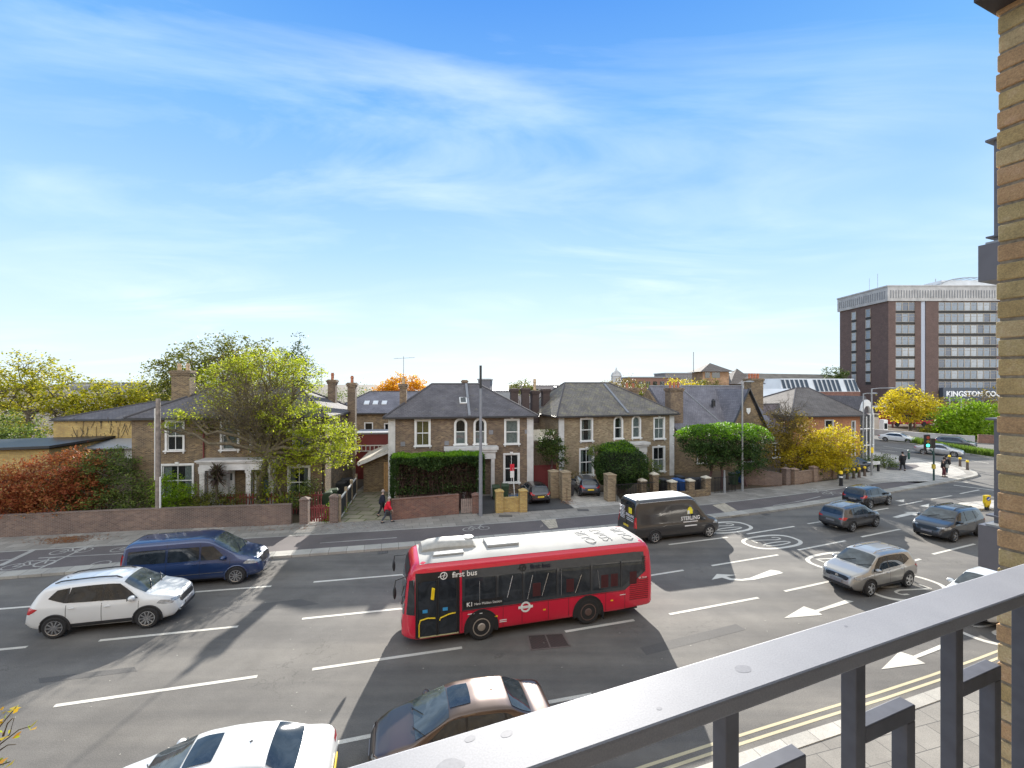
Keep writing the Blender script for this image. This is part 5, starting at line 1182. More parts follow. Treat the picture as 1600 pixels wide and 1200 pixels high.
# ------------------------------------------------------------------ the bus
def make_bus():
    L0, L1 = -4.72, 4.74
    top = [(L0,2.0),(L0+.03,2.5),(L0+.10,2.78),(L0+.25,2.86),(4.1,2.86),(4.35,2.80),(4.5,2.6),(4.60,2.2),(4.68,1.6),(4.72,1.1),(L1,.7)]
    plan = [(L0,1.15),(L0+.06,1.20),(L0+.2,1.22),(4.1,1.22),(4.35,1.17),(4.55,1.06),(4.68,.92),(L1,.80)]
    bot = [(L0,.50),(L0+.1,.42),(-3.2,.34),(4.2,.30),(4.7,.34),(L1,.36)]
    B = Body(top, [(0,1.2),(1,1.2)], plan, bot, kind='bus')
    root = empty('single_decker_bus', (0,0,0), 0, 'red single-decker bus with white roof and first bus lettering in the middle of the road', 'bus', 'vehicles on the main road')
    red = paint('bus_red', (.62,.006,.038), 0, .3, dirt=.10); B.mesh(.10).build('body', red, root, smooth=True, ang=45)
    P = lambda nm, kind, q, mt, sg=1, par=root, **k: B.patch(kind, q, sg, **k).build(nm, mt, par, smooth=True, ang=60)
    roofm = plain('bus_roof_white', (.40,.39,.365), .85, spec=.2, var=.10, nscale=.8)
    P('roof_panel','top',[(-4.50,-1.02),(4.15,-1.02),(4.15,1.02),(-4.50,1.02)], roofm, 1, e=.012, n=30, m=10)
    dk = carglass('bus_glass', (.020,.024,.030)); bandm = plain('bus_band', (.045,.05,.058), .25, coat=.8)
    for sg in (1,-1):
        b1 = P('window_band','side',[(-3.55,1.12),(2.72,1.12),(2.72,2.52),(-4.0,2.52)], bandm, sg, e=.010, n=30)
        b2 = P('window_band','side',[(-4.42,1.75),(-3.55,1.12),(-3.9,2.52),(-4.36,2.50)], bandm, sg, e=.011, n=10)
        for (a, b_) in ((1.52,2.62),(.55,1.42),(-.75,.45),(-2.1,-.85),(-3.35,-2.2)):
            P('side_window','side',[(a,1.24),(b_,1.24),(b_,2.22),(a,2.22)], dk, sg, e=.016, n=6, rc=.03)
            fr = MB(); y = sg*(B.Y(a,1.7)+.018)
            fr.box(a-.03,a-.005,min(y,y+.01*sg),max(y,y+.01*sg),1.24,2.22); fr.build('window_frame', M['trim'], b1)
        P('side_window','side',[(-4.28,1.82),(-3.42,1.24),(-3.42,2.22),(-4.28,2.22)], dk, sg, e=.017, n=6)
        P('wheel_flare','side',[(-4.1,.52),(-4.09,.52),(-4.09,.53),(-4.1,.53)], red, sg) if 0 else None
    hw = plain('bus_white_letters', (.82,.82,.80), .5)
    sm_ = MB()
    for xx in (-3.55,-2.75,-1.25,-.45,.55,1.25,2.72):
        for sg in (1,-1): sm_.obox((xx,sg*(B.Y(xx,.75)+.001),.75),(.006,0,0),(0,.003,0),(0,0,.34))
    sm_.obox((-.2,B.Y(0,1.1)+.001,1.09),(3.3,0,0),(0,.003,0),(0,0,.006)); sm_.build('panel_seams', M['black'], root)
    # seats and rails glimpsed through the glass, drawn as real thin bars just inside the frames
    bars = MB()
    for x0_, x1_, z0_, z1_ in ((.35,.15,1.25,2.1),(-.2,-.45,1.3,2.1),(-.95,-.95,1.24,2.2),(1.1,.9,1.4,2.15),(-1.5,-1.75,1.25,1.9),(-2.5,-2.4,1.3,2.0),(2.1,2.1,1.3,2.1)): bars.tube([(x0_,1.243,z0_),(x1_,1.243,z1_)],.012,5)
    bars.build('grab_rails', M['chrome'], root)
    for x_ in (-3.9,-3.1,-2.7,-1.3,.0): MB().obox((x_,1.236,1.55),(.15,0,0),(0,.004,0),(0,0,.24)).build('seat', plain('seat_red',(.06,.012,.015),.8), root, bevel=.05)
    # doors (near side is +y because the bus heads left)
    dm = P('door_surround','side',[(2.80,.36),(4.30,.36),(4.30,2.55),(2.80,2.55)], M['black'], 1, e=.012, n=12)
    for a, b_ in ((2.92,3.52),(3.60,4.22)):
        d = P('door','side',[(a,.42),(b_,.42),(b_,2.28),(a,2.28)], dk, 1, e=.022, n=6, rc=.02)
        yy = B.Y((a+b_)/2,1)+.05
        MB().tube([(a+.04,yy,1.02),(a+.3,yy,1.05),(b_-.08,yy,1.00),(b_-.04,yy,.85),(b_-.04,yy,.45)] if a > 3.5 else [(a+.03,yy,1.12),(a+.25,yy,1.10),(b_-.05,yy,1.0),(b_-.03,yy,.92)], .022, 6).build('handle', M['yellow'], d)
        MB().obox((a+.38,yy-.02,1.28),(.085,0,0),(0,.003,0),(0,0,.055)).build('notice', plain('blue_notice',(.05,.3,.6),.5), d)
        MB().box(a-.03,a-.005,yy-.05,yy-.02,.42,2.28).box(b_+.005,b_+.03,yy-.05,yy-.02,.42,2.28).build('door_frame', M['trim'], d)
    MB().obox((3.72,B.Y(3.7,1.9)+.05,1.85),(.055,0,.02),(0,.03,0),(-.02,0,.2)).build('grab_handle', M['yellow'], dm, bevel=.02)
    MB().obox((3.5,B.Y(3.5,.4)+.01,.40),(.66,0,0),(0,.02,0),(0,0,.02)).build('door_step', plain('step_edge',(.5,.45,.25),.6), root)
    # front
    P('windscreen','end',[(-.98,1.10),(.98,1.10),(.92,2.25),(-.92,2.25)], M['cglass2'], 1, e=.014, n=16, m=10, rc=.04)
    P('destination_screen','end',[(-.85,2.32),(.85,2.32),(.80,2.66),(-.80,2.66)], M['black'], 1, e=.016, n=10)
    P('quarter_glass','side',[(4.32,1.15),(4.60,1.15),(4.50,2.30),(4.32,2.35)], dk, 1, e=.010, n=6); P('quarter_glass','side',[(3.4,1.15),(4.60,1.15),(4.50,2.30),(3.4,2.35)], dk, -1, e=.010, n=6)
    for s_ in (-1,1):
        P('headlight','end',[(.50*s_,.62),(.82*s_,.62),(.80*s_,.82),(.52*s_,.80)], M['headlamp'], 1, e=.02)
        m_ = MB(); m_.tube([(4.55,1.0*s_,2.45),(4.95,1.15*s_,2.4),(4.98,1.18*s_,2.2)],.02,6); m_.ball((4.98,1.18*s_,2.0),.06,.10,.22,10,7); m_.build('mirror', M['black'], root, smooth=True)
    MB().tube([(4.72,-.4,1.15),(4.66,.5,1.9)],.015,5).tube([(4.74,.2,1.15),(4.7,.85,1.7)],.015,5).build('wiper', M['black'], root)
    P('number_plate','end',[(-.26,.45),(.26,.45),(.26,.56),(-.26,.56)], M['plate_g'], 1, e=.02, n=3, m=2)
    # rear grilles
    for sg in (1,-1):
        gm_ = MB()
        for i in range(11): z = .72+i*.075; x0 = -4.55; x1 = -3.75; gm_.obox(((x0+x1)/2, sg*(B.Y(-4.1,z)+.006), z),((x1-x0)/2,0,0),(0,.006,0),(0,0,.016))
        gm_.build('engine_grille', plain('dark_red_grille',(.22,.008,.015),.5), root)
        gv = MB()
        for i in range(9): gv.obox((-4.36, sg*(B.Y(-4.36,1.8)+.018), 1.75+i*.07),(.07,0,0),(0,.006,0),(0,0,.014))
        gv.build('vent_grille', M['black'], root)
        for xx in (1.5,-.3,-3.0): MB().obox((xx,sg*(B.Y(xx,.75)+.006),.78),(.05,0,0),(0,.006,0),(0,0,.022)).build('marker_lamp', M['yellow'], root)
    MB().box(L0-.03,L0-.005,-.95,.95,1.5,2.3).build('rear_window', dk, root); MB().box(L0-.02,L0-.003,-1.0,1.0,.6,1.3).build('engine_cover', red, root)
    for s_ in (-1,1): MB().box(L0-.035,L0-.01,s_*1.02-.05,s_*1.02+.05,.8,1.5).build('tail_light', M['tail'], root)
    # wheels
    t_, rim, disc = wheel_mesh(.47,.28,1,'bus')
    rimb = MB().lathe([(.315,-.145),(.28,-.15),(.265,-.06),(.15,-.05),(.14,-.14),(.11,-.165),(.0001,-.165)],20,(0,0,0),'y'); rimb.f = [q for q in rimb.f if len(q) < 10]
    for k in range(8): a=2*math.pi*k/8; rimb.ball((.205*math.cos(a),-.065,.205*math.sin(a)),.026,.03,.026,6,4)
    rimm = plain('bus_wheel_front',(.42,.36,.30),.5,.4); rimd = plain('bus_wheel_rear',(.11,.07,.06),.7)
    for (x, rm) in ((2.03,rimm),(-2.03,rimd)):
        for sg in (1,-1):
            w_ = t_.build('wheel', M['rubber'], root, smooth=True); w_.location=(x,sg*(1.22-.13),.47); w_.rotation_euler=(0,0,0 if sg<0 else math.pi); rimb.build('rim', rm, w_, smooth=True)
            a_, l_ = arch_patch(B, x, .47, sg, .60); a_.build('wheel_arch', M['rubber'], root); l_.build('arch_lip', M['rubber'], root)
    # roof equipment
    pd = MB(); 
    prof = [(0,.02),(.05,.16),(.3,.26),(.8,.30),(1.5,.28),(1.95,.24),(2.05,.02)]
    rows = [[(4.05-x, y, 2.86+h*(1-abs(y+.40)**4/.45**4*.55)) for y in (-.86,-.80,-.6,-.4,-.2,0.0,.06)] for x,h in prof]; pd.grid(rows); pd.grid([[(r[0][0],r[0][1],2.86), r[0]] for r in rows], True); pd.grid([[(r[-1][0],r[-1][1],2.86), r[-1]] for r in rows])
    ac = pd.build('air_conditioner', plain('pod_white',(.40,.385,.345),.5,var=.1), root, smooth=True); MB().lathe([(.22,3.09),(.22,3.14),(.16,3.145)],20,(2.25,-.42,0)).build('fan', M['lead'], ac); MB().lathe([(.10,3.10),(.10,3.155)],16,(2.25,-.42,0)).build('fan_hub', M['black'], ac)
    ht = MB(); ht.obox((1.0,-.15,2.92),(.62,0,0),(0,.42,0),(0,0,.05)); ht.build('roof_hatch', plain('hatch_white',(.36,.36,.345),.7), root, bevel=.03); MB().obox((3.1,.45,2.90),(.55,0,0),(0,.16,0),(0,0,.03)).build('roof_cover', plain('hatch_white',(.36,.36,.345),.7), root, bevel=.02)
    fm = plain('faded_roof_letters',(.27,.27,.265),.8)
    text('OUR', .62, fm, root, (-2.45,.05,2.885), (0,0,R(-88)), sx=1.15); text('SDA7', .56, fm, root, (-3.15,.0,2.885), (0,0,R(-88)), sx=1.05); text('OUR', .62, fm, root, (-4.05,.05,2.885), (0,0,R(-88)), sx=1.15)
    # lettering, near side (+y): reads towards -x
    def side_text(s_, size, m_, x, z, **k): return text(s_, size, m_, root, (x, B.Y(x,z)+.030, z), (R(90),0,R(180)), **k)
    side_text('first bus', .27, hw, 2.62, 2.40, bold=.004); side_text('first bus', .24, plain('dark_letters',(.01,.01,.03),.4), -.15, 2.38, bold=.004)
    for (xx, zz, m_) in ((3.35,2.41,hw),(.52,2.39,M['black'])):
        r_ = MB(); y_ = B.Y(xx,zz)+.022
        for k in range(16):
            a0,a1=2*math.pi*k/16,2*math.pi*(k+1)/16
            r_.yprism([(xx+.13*math.cos(a0),zz+.13*math.sin(a0)),(xx+.13*math.cos(a1),zz+.13*math.sin(a1)),(xx+.10*math.cos(a1),zz+.10*math.sin(a1)),(xx+.10*math.cos(a0),zz+.10*math.sin(a0))],y_,y_+.008)
        r_.yprism([(xx+.19,zz-.02),(xx-.07,zz+.03),(xx-.07,zz+.01),(xx+.19,zz-.04)],y_,y_+.008); r_.yprism([(xx+.02,zz-.08),(xx-.02,zz+.08),(xx-.045,zz+.08),(xx-.005,zz-.08)],y_,y_+.008); r_.build('logo', m_, root)
    MB().obox((1.98,B.Y(1.9,1.3)+.022,1.32),(.70,0,0),(0,.004,0),(0,0,.13)).build('destination_sign', M['black'], root)
    side_text('K1', .20, hw, 2.45, 1.32, bold=.004); side_text('New Malden Station', .12, hw, 1.80, 1.31)
    ro = MB(); xx, zz = .42, .98; y_ = B.Y(xx,zz)+.016
    for k in range(24):
        a0,a1=2*math.pi*k/24,2*math.pi*(k+1)/24
        ro.yprism([(xx+.19*math.cos(a0),zz+.19*math.sin(a0)),(xx+.19*math.cos(a1),zz+.19*math.sin(a1)),(xx+.125*math.cos(a1),zz+.125*math.sin(a1)),(xx+.125*math.cos(a0),zz+.125*math.sin(a0))],y_,y_+.008)
    ro.yprism([(xx-.27,zz-.045),(xx+.27,zz-.045),(xx+.27,zz+.045),(xx-.27,zz+.045)],y_+.009,y_+.014); ro.build('roundel', hw, root)
    side_text('BK 3529', .10, hw, -4.3, 1.52)
    sl_ = MB(); [sl_.obox((x_,B.Y(x_,z_)+.012,z_),(l_,0,0),(0,.003,0),(0,0,.012)) for x_,z_,l_ in ((2.4,.98,.12),(2.05,.96,.05),(1.25,.62,.13),(1.25,.56,.13),(-3.45,.95,.12))]; sl_.build('small_lettering', hw, root)
    MB().box(-4.2,4.2,-1.0,1.0,.24,.5).build('underbody', M['black'], root)
    for sg in (1,): MB().obox((-2.62,1.19,.30),(.02,0,0),(0,.1,0),(0,0,.14)).build('mudflap', M['rubber'], root)
    return root
bus = make_bus(); t = Vector((-1,-.27)).normalized(); n = Vector((-t.y,t.x))
x, y = G(752,1000); o = Vector((x,y)) - t*2.03 - n*1.18
bus.location = (o.x, o.y, .008); bus.rotation_euler = (0,0,math.atan2(t.y,t.x))
for i,(px,Y,lab) in enumerate(((1415,97,'distant red bus behind the low grey wall, left one under the orange tree'),(1462,101,'distant red bus behind the low grey wall, right one by the green bush'))):
    b2 = empty('distant_bus', (XY(px,Y),Y,.2), R(4), lab, 'bus', 'red buses in the far bus station')
    rr = plain('far_bus_red',(.45,.02,.03),.4); MB().box(-5,5,-1.2,1.2,.35,3.0).build('body', rr, b2, bevel=.15); MB().box(-4.6,4.7,-1.215,-1.2,1.15,2.3).build('window_band', M['cglass'], b2)
    for x_ in (-4,-2.6,-1.2,.2,1.6,3.0): MB().box(x_,x_+1.2,-1.225,-1.216,1.25,2.2).build('side_window', M['pane_dark'], b2)
    for x_ in (-3,3): MB().lathe([(.48,-1.25),(.48,-1.0)],18,(x_,0,.35),'y').build('wheel', M['rubber'], b2)
cn = empty('bus_station_canopy', (XY(1388,94),94,0), R(3), 'flat bus station canopy with a pale edge over the distant red buses', 'canopy')
MB().box(0,10,-1,4,4.0,4.3).build('roof', M['white_paint'], cn)
for x_ in (.3,5,9.7): MB().box(x_-.12,x_+.12,-.8,-.56,0,4.0).build('post', M['red_door'], cn)
# ------------------------------------------------------------------ walls, fences, bins, street furniture
def wall_run(name, label, pts, h, th, m, cap=True, cat='wall', group=None, capm=None, sag=None):
    pts = [Vector(p) for p in pts]; r = empty(name, (pts[0].x, pts[0].y, .10), 0, label, cat, group); b = MB(); c = MB(); o = pts[0]
    hs = h if hasattr(h,'__len__') else [h]*len(pts)
    for i,(a, d) in enumerate(zip(pts[:-1], pts[1:])):
        t = (d-a).normalized(); n = Vector((-t.y,t.x))*th; p = [a-o, d-o, d-o+n, a-o+n]; h0,h1=hs[i],hs[i+1]
        def pr(mb,p,z0,za,zb): mb.add([(p[0].x,p[0].y,z0 if not isinstance(z0,tuple) else z0[0]),(p[1].x,p[1].y,z0 if not isinstance(z0,tuple) else z0[1]),(p[2].x,p[2].y,z0 if not isinstance(z0,tuple) else z0[1]),(p[3].x,p[3].y,z0 if not isinstance(z0,tuple) else z0[0]),(p[0].x,p[0].y,za),(p[1].x,p[1].y,zb),(p[2].x,p[2].y,zb),(p[3].x,p[3].y,za)],[(0,3,2,1),(4,5,6,7),(0,1,5,4),(1,2,6,5),(2,3,7,6),(3,0,4,7)])
        pr(b,p,-.1,h0,h1)
        if cap:
            k = n.normalized()*.025; p2=[p[0]-k,p[1]-k,p[2]+k,p[3]+k]; pr(c,p2,(h0,h1),h0+.07,h1+.07)
    b.build('wall', m, r)
    if cap: c.build('coping', capm or m, r)
    return r
def pier(x, y, h, w, m, label, rz=0, group='brick gate piers', capm=None, name='gate_pier'):
    r = empty(name, (x,y,.10), rz, label, 'pier', group); MB().box(-w/2,w/2,-w/2,w/2,-.05,h).build('shaft', m, r)
    MB().add([(-w/2-.04,-w/2-.04,h),(w/2+.04,-w/2-.04,h),(w/2+.04,w/2+.04,h),(-w/2-.04,w/2+.04,h),(-w/2-.04,-w/2-.04,h+.07),(w/2+.04,-w/2-.04,h+.07),(w/2+.04,w/2+.04,h+.07),(-w/2-.04,w/2+.04,h+.07),(0,0,h+.22)],[(3,2,1,0),(0,1,5,4),(1,2,6,5),(2,3,7,6),(3,0,4,7),(4,5,8),(5,6,8),(6,7,8),(7,4,8)]).build('cap', capm or m, r); return r
wall_run('garden_wall', 'long brown brick garden wall below the red and green shrubs', [(-120,9.2),(-60,20.1),(-29.6,26.4),(-23.2,27.6),(-14.0,28.85)], 1.22, .25, M['wall_brick'])
pier(-13.25, 29.1, 1.5, .5, M['wall_brick'], 'brown brick gate pier left of the red picket gate', R(9)); pier(-11.45, 29.35, 1.62, .5, M['wall_brick'], 'brown brick gate pier between the red gate and the black panel fence', R(9))
gt = empty('picket_gate', (-12.95,29.2,.1), R(9), 'small maroon arched picket gate in the garden wall', 'gate')
for i in range(8):
    x = .10+i*.15; MB().box(x-.045,x+.045,-.02,.02,.06,.95+.18*math.sin(math.pi*(i+.5)/8)).build('picket', M['red_door'], gt)
for z in (.25,.85): MB().box(0,1.25,.021,.06,z,z+.10).build('rail', M['red_door'], gt)
MB().box(0,1.25,-.25,.05,-.02,.03).build('threshold', M['kerb'], gt)
pf = empty('picket_fence', (-19.6,30.3,.1), R(7), 'low maroon picket fence in front of the villa porch', 'fence')
for i in range(34): MB().box(i*.2-.035,i*.2+.035,0,.03,0.1,1.55).build('picket', M['red_door'], pf)
MB().box(-.05,6.7,.031,.06,.5,.6).box(-.05,6.7,.031,.06,1.25,1.35).build('rail', M['red_door'], pf)
a0, a1 = Vector((-11.15,29.45)), Vector((-12.4,36.2)); fc = empty('panel_fence', (a0.x,a0.y,.1), math.atan2((a1-a0).y,(a1-a0).x), 'black panel fence with timber posts and white rails beside the slab driveway', 'fence'); Lf=(a1-a0).length
for i in range(4): MB().box(Lf*i/3-.09,Lf*i/3+.09,-.09,.09,0,1.75).build('post', plain('fence_timber',(.30,.24,.16),.8,var=.2), fc)
for i in range(3):
    x0, x1 = Lf*i/3+.10, Lf*(i+1)/3-.10; p = MB().box(x0,x1,-.02,.02,.25,1.38).build('panel', plain('fence_black',(.035,.04,.045),.7), fc); MB().box(x0,x1,-.05,.05,1.381,1.47).box(x0,x1,-.05,.05,.16,.249).build('rail', M['white_paint'], p)
    for k in range(6): xx=x0+(x1-x0)*(k+.5)/6
wall_run('garden_wall', 'red-brown brick wall under the tall clipped hedge', [G(612,813,.1),G(717,803,.1)], 1.28, .25, M['wall_brick_red'])
gq = Vector(G(720,803,.1)); g2 = empty('timber_gate', (gq.x,gq.y,.1), R(12), 'small weathered boarded gate at the end of the hedge wall', 'gate')
for i in range(6): MB().box(.02+i*.13,.13+i*.13,0,.03,.05,1.02).build('board', plain('grey_boards',(.28,.22,.19),.8,var=.2), g2)
pier(*G(743,801,.1), 1.2, .48, M['wall_brick_red'], 'red brick pier behind the tall thin pole', R(12))
# brick front with railings and bike
wall_run('garden_wall', 'low yellow-brown brick wall between two pointed piers with a bicycle behind', [G(786,800.5,.1),G(812,799.5,.1)], .92, .3, M['yellow_brick'])
pier(*G(780,800,.1), 1.42, .52, M['yellow_brick'], 'pointed yellow brick pier left of the bicycle', R(10)); pier(*G(817,799,.1), 1.42, .52, M['yellow_brick'], 'pointed yellow brick pier beside the parked black hatchback', R(10))
rr = empty('iron_railing', (*G(786,797,.1),1.05), R(10), 'short black iron railing on the low wall by the bicycle', 'railing')
for i in range(9): MB().box(i*.14,.02+i*.14,0,.02,0,.42).build('bar', M['black'], rr)
MB().box(0,1.15,0,.02,.42,.45).build('rail', M['black'], rr)
def bicycle(x, y, rz, label):
    r = empty('bicycle', (x,y,.12), rz, label, 'bicycle'); fm = plain('bike_blue',(.04,.16,.40),.4)
    for wx in (-.52,.52):
        w = MB(); pts=[(wx+.33*math.cos(2*math.pi*k/20),0,.34+.33*math.sin(2*math.pi*k/20)) for k in range(21)]; w.tube(pts,.02,6,False); wo = w.build('wheel', M['rubber'], r)
        s_=MB(); [s_.tube([(wx,0,.34),(wx+.31*math.cos(a),0,.34+.31*math.sin(a))],.004,3) for a in [k*.63 for k in range(10)]]; s_.build('spokes', M['chrome'], wo)
    f=MB(); [f.tube(list(q),.022,6) for q in [((-.52,0,.34),(-.15,0,.85)),((-.15,0,.82),(.38,0,.85)),((-.52,0,.34),(.02,0,.32)),((.02,0,.32),(.4,0,.82)),((.02,0,.32),(-.17,0,.92)),((.52,0,.34),(.36,0,.98))]]; f.build('frame', fm, r)
    MB().tube([(.36,-.28,1.0),(.36,.28,1.0)],.014,6).build('handlebar', M['black'], r); MB().obox((-.18,0,.95),(.13,0,0),(0,.07,0),(0,0,.03)).build('saddle', M['black'], r,bevel=.02)
bicycle(*G(800,792,.12), R(8), 'blue bicycle leaning behind the low yellow brick wall')
pier(*G(905,776,.1), 1.75, .6, M['yellow_brick'], 'tall ivy-topped brick pier left of the parked dark blue hatchback', R(15)) if 0 else None
pier(*G(865,777,.1), 2.0, .7, M['stock_pale'], 'tan brick pier below the small dark tree, right of the maroon fence', R(12)); pier(*G(883,781,.1), 2.1, .7, M['stock_pale'], 'brick pier with a mossy cap between the two parked cars', R(12)); pier(*G(953,782,.1), 1.95, .7, M['stock_pale'], 'brick pier at the rear of the black van', R(14))
wall_run('garden_wall', 'low brick wall with ivy between two piers on the forecourt edge', [G(866,776,.1),G(885,783,.1)], .9, .25, M['stock'])
rf_ = empty('maroon_fence', (*G(834,764,.1),.1), R(12), 'maroon boarded fence closing the gap between the two right villas', 'fence'); MB().box(0,2.0,0,.06,0,2.0).build('panel', M['red_door'], rf_); MB().box(2.0,2.2,-.05,.15,0,2.1).build('post', M['timber'], rf_)
MB().obox((1.0,2.2,4.3),(1.2,0,0),(0,1.0,.35),(0,0,.05)).build('canopy', M['cream'], rf_)
# front walls of house C and D
x0,y0 = G(1000,781,.1); xa,ya = G(958,786,.1)
for i,(px,py,h,lab) in enumerate([(1003,778,1.35,'brick pier with stone cap below the round clipped bush'),(1022,776,1.75,'brick pier at the right edge of the round clipped bush'),(1050,778,1.25,'low brick pier in front of the black bins'),(1078,776,1.25,'low brick pier between the two bin enclosures'),(1103,773,1.35,'brick pier with pale cap at the right end of the bin enclosure')]):
    pier(*G(px,py,.1), h, .5, M['stock'], lab, R(18), capm=M['cream'])
wall_run('low_wall', 'low brick wall with black railings in front of the wheelie bins', [G(1032,782,.1),G(1108,774.5,.1)], .42, .25, M['stock'])
rl_ = empty('iron_railing', (*G(1034,780,.1),.52), R(19), 'black iron railings in front of the wheelie bins', 'railing')
for i in range(30): MB().box(i*.14,.02+i*.14,0,.02,0,.75).build('bar', M['black'], rl_)
MB().box(0,4.2,0,.03,.70,.74).build('rail', M['black'], rl_)
rl_ = empty('iron_railing', (*G(962,785,.1),.1), R(17), 'black iron railings under the round clipped bush', 'railing')
for i in range(24): MB().box(i*.14,.025+i*.14,0,.025,0,1.35).build('bar', M['black'], rl_)
MB().box(0,3.4,0,.04,1.28,1.33).build('rail', M['black'], rl_)
rl_ = empty('iron_railing', (*G(1116,771,.1),.1), R(20), 'dark iron railings below the wide clipped tree', 'railing')
for i in range(16): MB().box(i*.15,.025+i*.15,0,.025,0,1.3).build('bar', M['black'], rl_)
MB().box(0,2.3,0,.04,1.22,1.27).build('rail', M['black'], rl_)
wall_run('garden_wall', 'sagging brown brick wall beside the leaf-covered front garden', [G(1160,757,.1),G(1195,759,.1),G(1222,759,.1)], [1.9,1.3,1.0], .25, M['wall_brick'])
pier(*G(1228,757,.1), 1.35, .5, M['wall_brick'], 'brown brick pier beside the blue sign', R(20)); 
wall_run('garden_wall', 'reddish brick wall below the yellow tree', [G(1241,757,.1),G(1301,748,.1)], 1.0, .25, brick('pinkish_brick',[(.20,.12,.09),(.28,.18,.13),(.32,.21,.15)]))
for px,py,lab in ((1241,756,'reddish brick pier at the left end of the wall below the yellow tree'),(1271,752,'reddish brick pier in the middle of the wall below the yellow tree'),(1301,747.5,'reddish brick pier at the right end of the wall below the yellow tree')): pier(*G(px,py,.1), 1.25, .5, brick('pinkish_brick2',[(.20,.12,.09),(.28,.18,.13),(.32,.21,.15)]), lab, R(20))
def bin_(px, py, m, lab, rz=0, s=1.0):
    x, y = G(px,py,.11); r = empty('wheelie_bin', (x,y,.11), rz, lab, 'wheelie bin', 'wheelie bins', s)
    MB().add([(-.22,-.26,.08),(.22,-.26,.08),(.22,.22,.08),(-.22,.22,.08),(-.29,-.34,.98),(.29,-.34,.98),(.29,.34,.98),(-.29,.34,.98)],[(0,3,2,1),(4,5,6,7),(0,1,5,4),(1,2,6,5),(2,3,7,6),(3,0,4,7)]).build('body', m, r, bevel=.02)
    MB().add([(-.31,-.38,.985),(.31,-.38,.985),(.31,.36,1.0),(-.31,.36,1.0),(-.29,-.34,1.04),(.29,-.34,1.04),(.29,.33,1.08),(-.29,.33,1.08)],[(0,3,2,1),(4,5,6,7),(0,1,5,4),(1,2,6,5),(2,3,7,6),(3,0,4,7)]).build('lid', m, r, bevel=.015)
    for sx in (-.25,.25): MB().lathe([(.10,-.03),(.10,.03)],12,(sx,.24,.10),'x').build('wheel', M['rubber'], r)
    MB().tube([(-.26,.40,1.0),(.26,.40,1.0)],.018,6).build('handle', m, r)
bin_(509,794,M['bin_green'],'dark green wheelie bin nearest the brick pier left of the fence',R(-70),1.1); bin_(519,789,M['bin_green'],'dark green wheelie bin, second along the black fence',R(-70),1.1); bin_(531,778,M['bin_black'],'black wheelie bin behind the green ones along the fence',R(-70),1.2); bin_(541,772,M['bin_black'],'black wheelie bin farthest back along the fence',R(-70),1.2)
bin_(775,780,M['bin_green'],'green wheelie bin left of the pair behind the pointed piers',R(5)); bin_(789,778,M['bin_green'],'green wheelie bin right of the pair, behind the bicycle',R(5)); bin_(891,775,M['bin_black'],'black wheelie bin between the brick pier and the parked blue hatchback',R(5))
for i,(px,py,m,lab) in enumerate([(1036,768,'bin_black','black wheelie bin at the left end of the crowded row'),(1047,771,'bin_black','black wheelie bin, second in the crowded row'),(1058,768,'bin_blue','blue-lidded bin in the middle of the crowded row'),(1069,771,'bin_blue','blue bin just behind the middle pier'),(1082,767,'bin_black','black wheelie bin right of the blue ones'),(1094,767,'bin_black','black wheelie bin at the right end of the crowded row'),(1062,763,'bin_black','black wheelie bin in the back row with a pale box on its lid')]): bin_(px,py,M[m],lab,R(18),1.0)
bin_(1146,758,M['bin_green'],'green wheelie bin under the wide clipped tree',R(15)); bin_(1158,755,M['bin_blue'],'dark blue wheelie bin right of the green one under the clipped tree',R(15)); bin_(1170,754,M['bin_black'],'black wheelie bin beside the grey lamp column under the clipped tree',R(15))
# poles and lamps
x,y = G(247,826,.1); pl = empty('telegraph_pole',(x,y,.1),0,'weathered wooden pole with a white cable pipe in front of the garden wall','pole')
MB().tube([(0,0,0),(0,0,4),(0,0,8.0)],[.155,.14,.12],12).build('shaft',M['wood_pole'],pl,smooth=True); MB().tube([(.17,-.05,0),(.17,-.05,3.2)],.05,8).tube([(-.16,-.05,3.0),(-.16,-.05,7.4)],.03,8).build('cable_pipe',M['white_paint'],pl)
x,y = G(751,806,.1); pl = empty('tall_pole',(x,y,.1),0,'tall thin grey pole with a dark top in front of the hedge','pole'); MB().tube([(0,0,0),(0,0,4.2)],[.13,.12],12).tube([(0,0,4.19),(0,0,8.6)],[.10,.09],12).build('shaft',M['post_grey'],pl,smooth=True); MB().tube([(0,0,8.6),(0,0,10.15)],.085,10).build('cap',M['black'],pl)
def lamp(px, py, top, lab, arm=None):
    x,y = G(px,py,.1); h = H-(top-600)*y/F-.1; r = empty('lamp_post',(x,y,.1),0,lab,'lamp post','grey lamp posts'); MB().tube([(0,0,0),(0,0,1.2)],.10,10).tube([(0,0,1.2),(0,0,h)],[.075,.06],10).build('column',M['metal_grey'],r,smooth=True)
    if arm: MB().tube([(0,0,h-.05),(arm*.4,0,h+.03),(arm,0,h+.05)],.035,8).build('arm',M['metal_grey'],r); MB().ball((arm+.28*(1 if arm>0 else -1),0,h+.03),.38,.14,.09,12,6).build('lamp_head',M['metal_grey'],r,smooth=True)
    return r
lamp(1160,767,597,'grey lamp post standing in the wide clipped tree',.35); lamp(1132,770,735,'short grey post with a white base under the wide clipped tree') ; lr_ = lamp(1362,743,607,'grey lamp post with a right-hand arm beside the street name board',1.7)
MB().box(-.12,.12,-.09,-.07,2.2,2.75).build('notice',M['yellow'],lr_)
lamp(1349,727,615,'slimmer grey lamp post behind the brick office corner',.9)
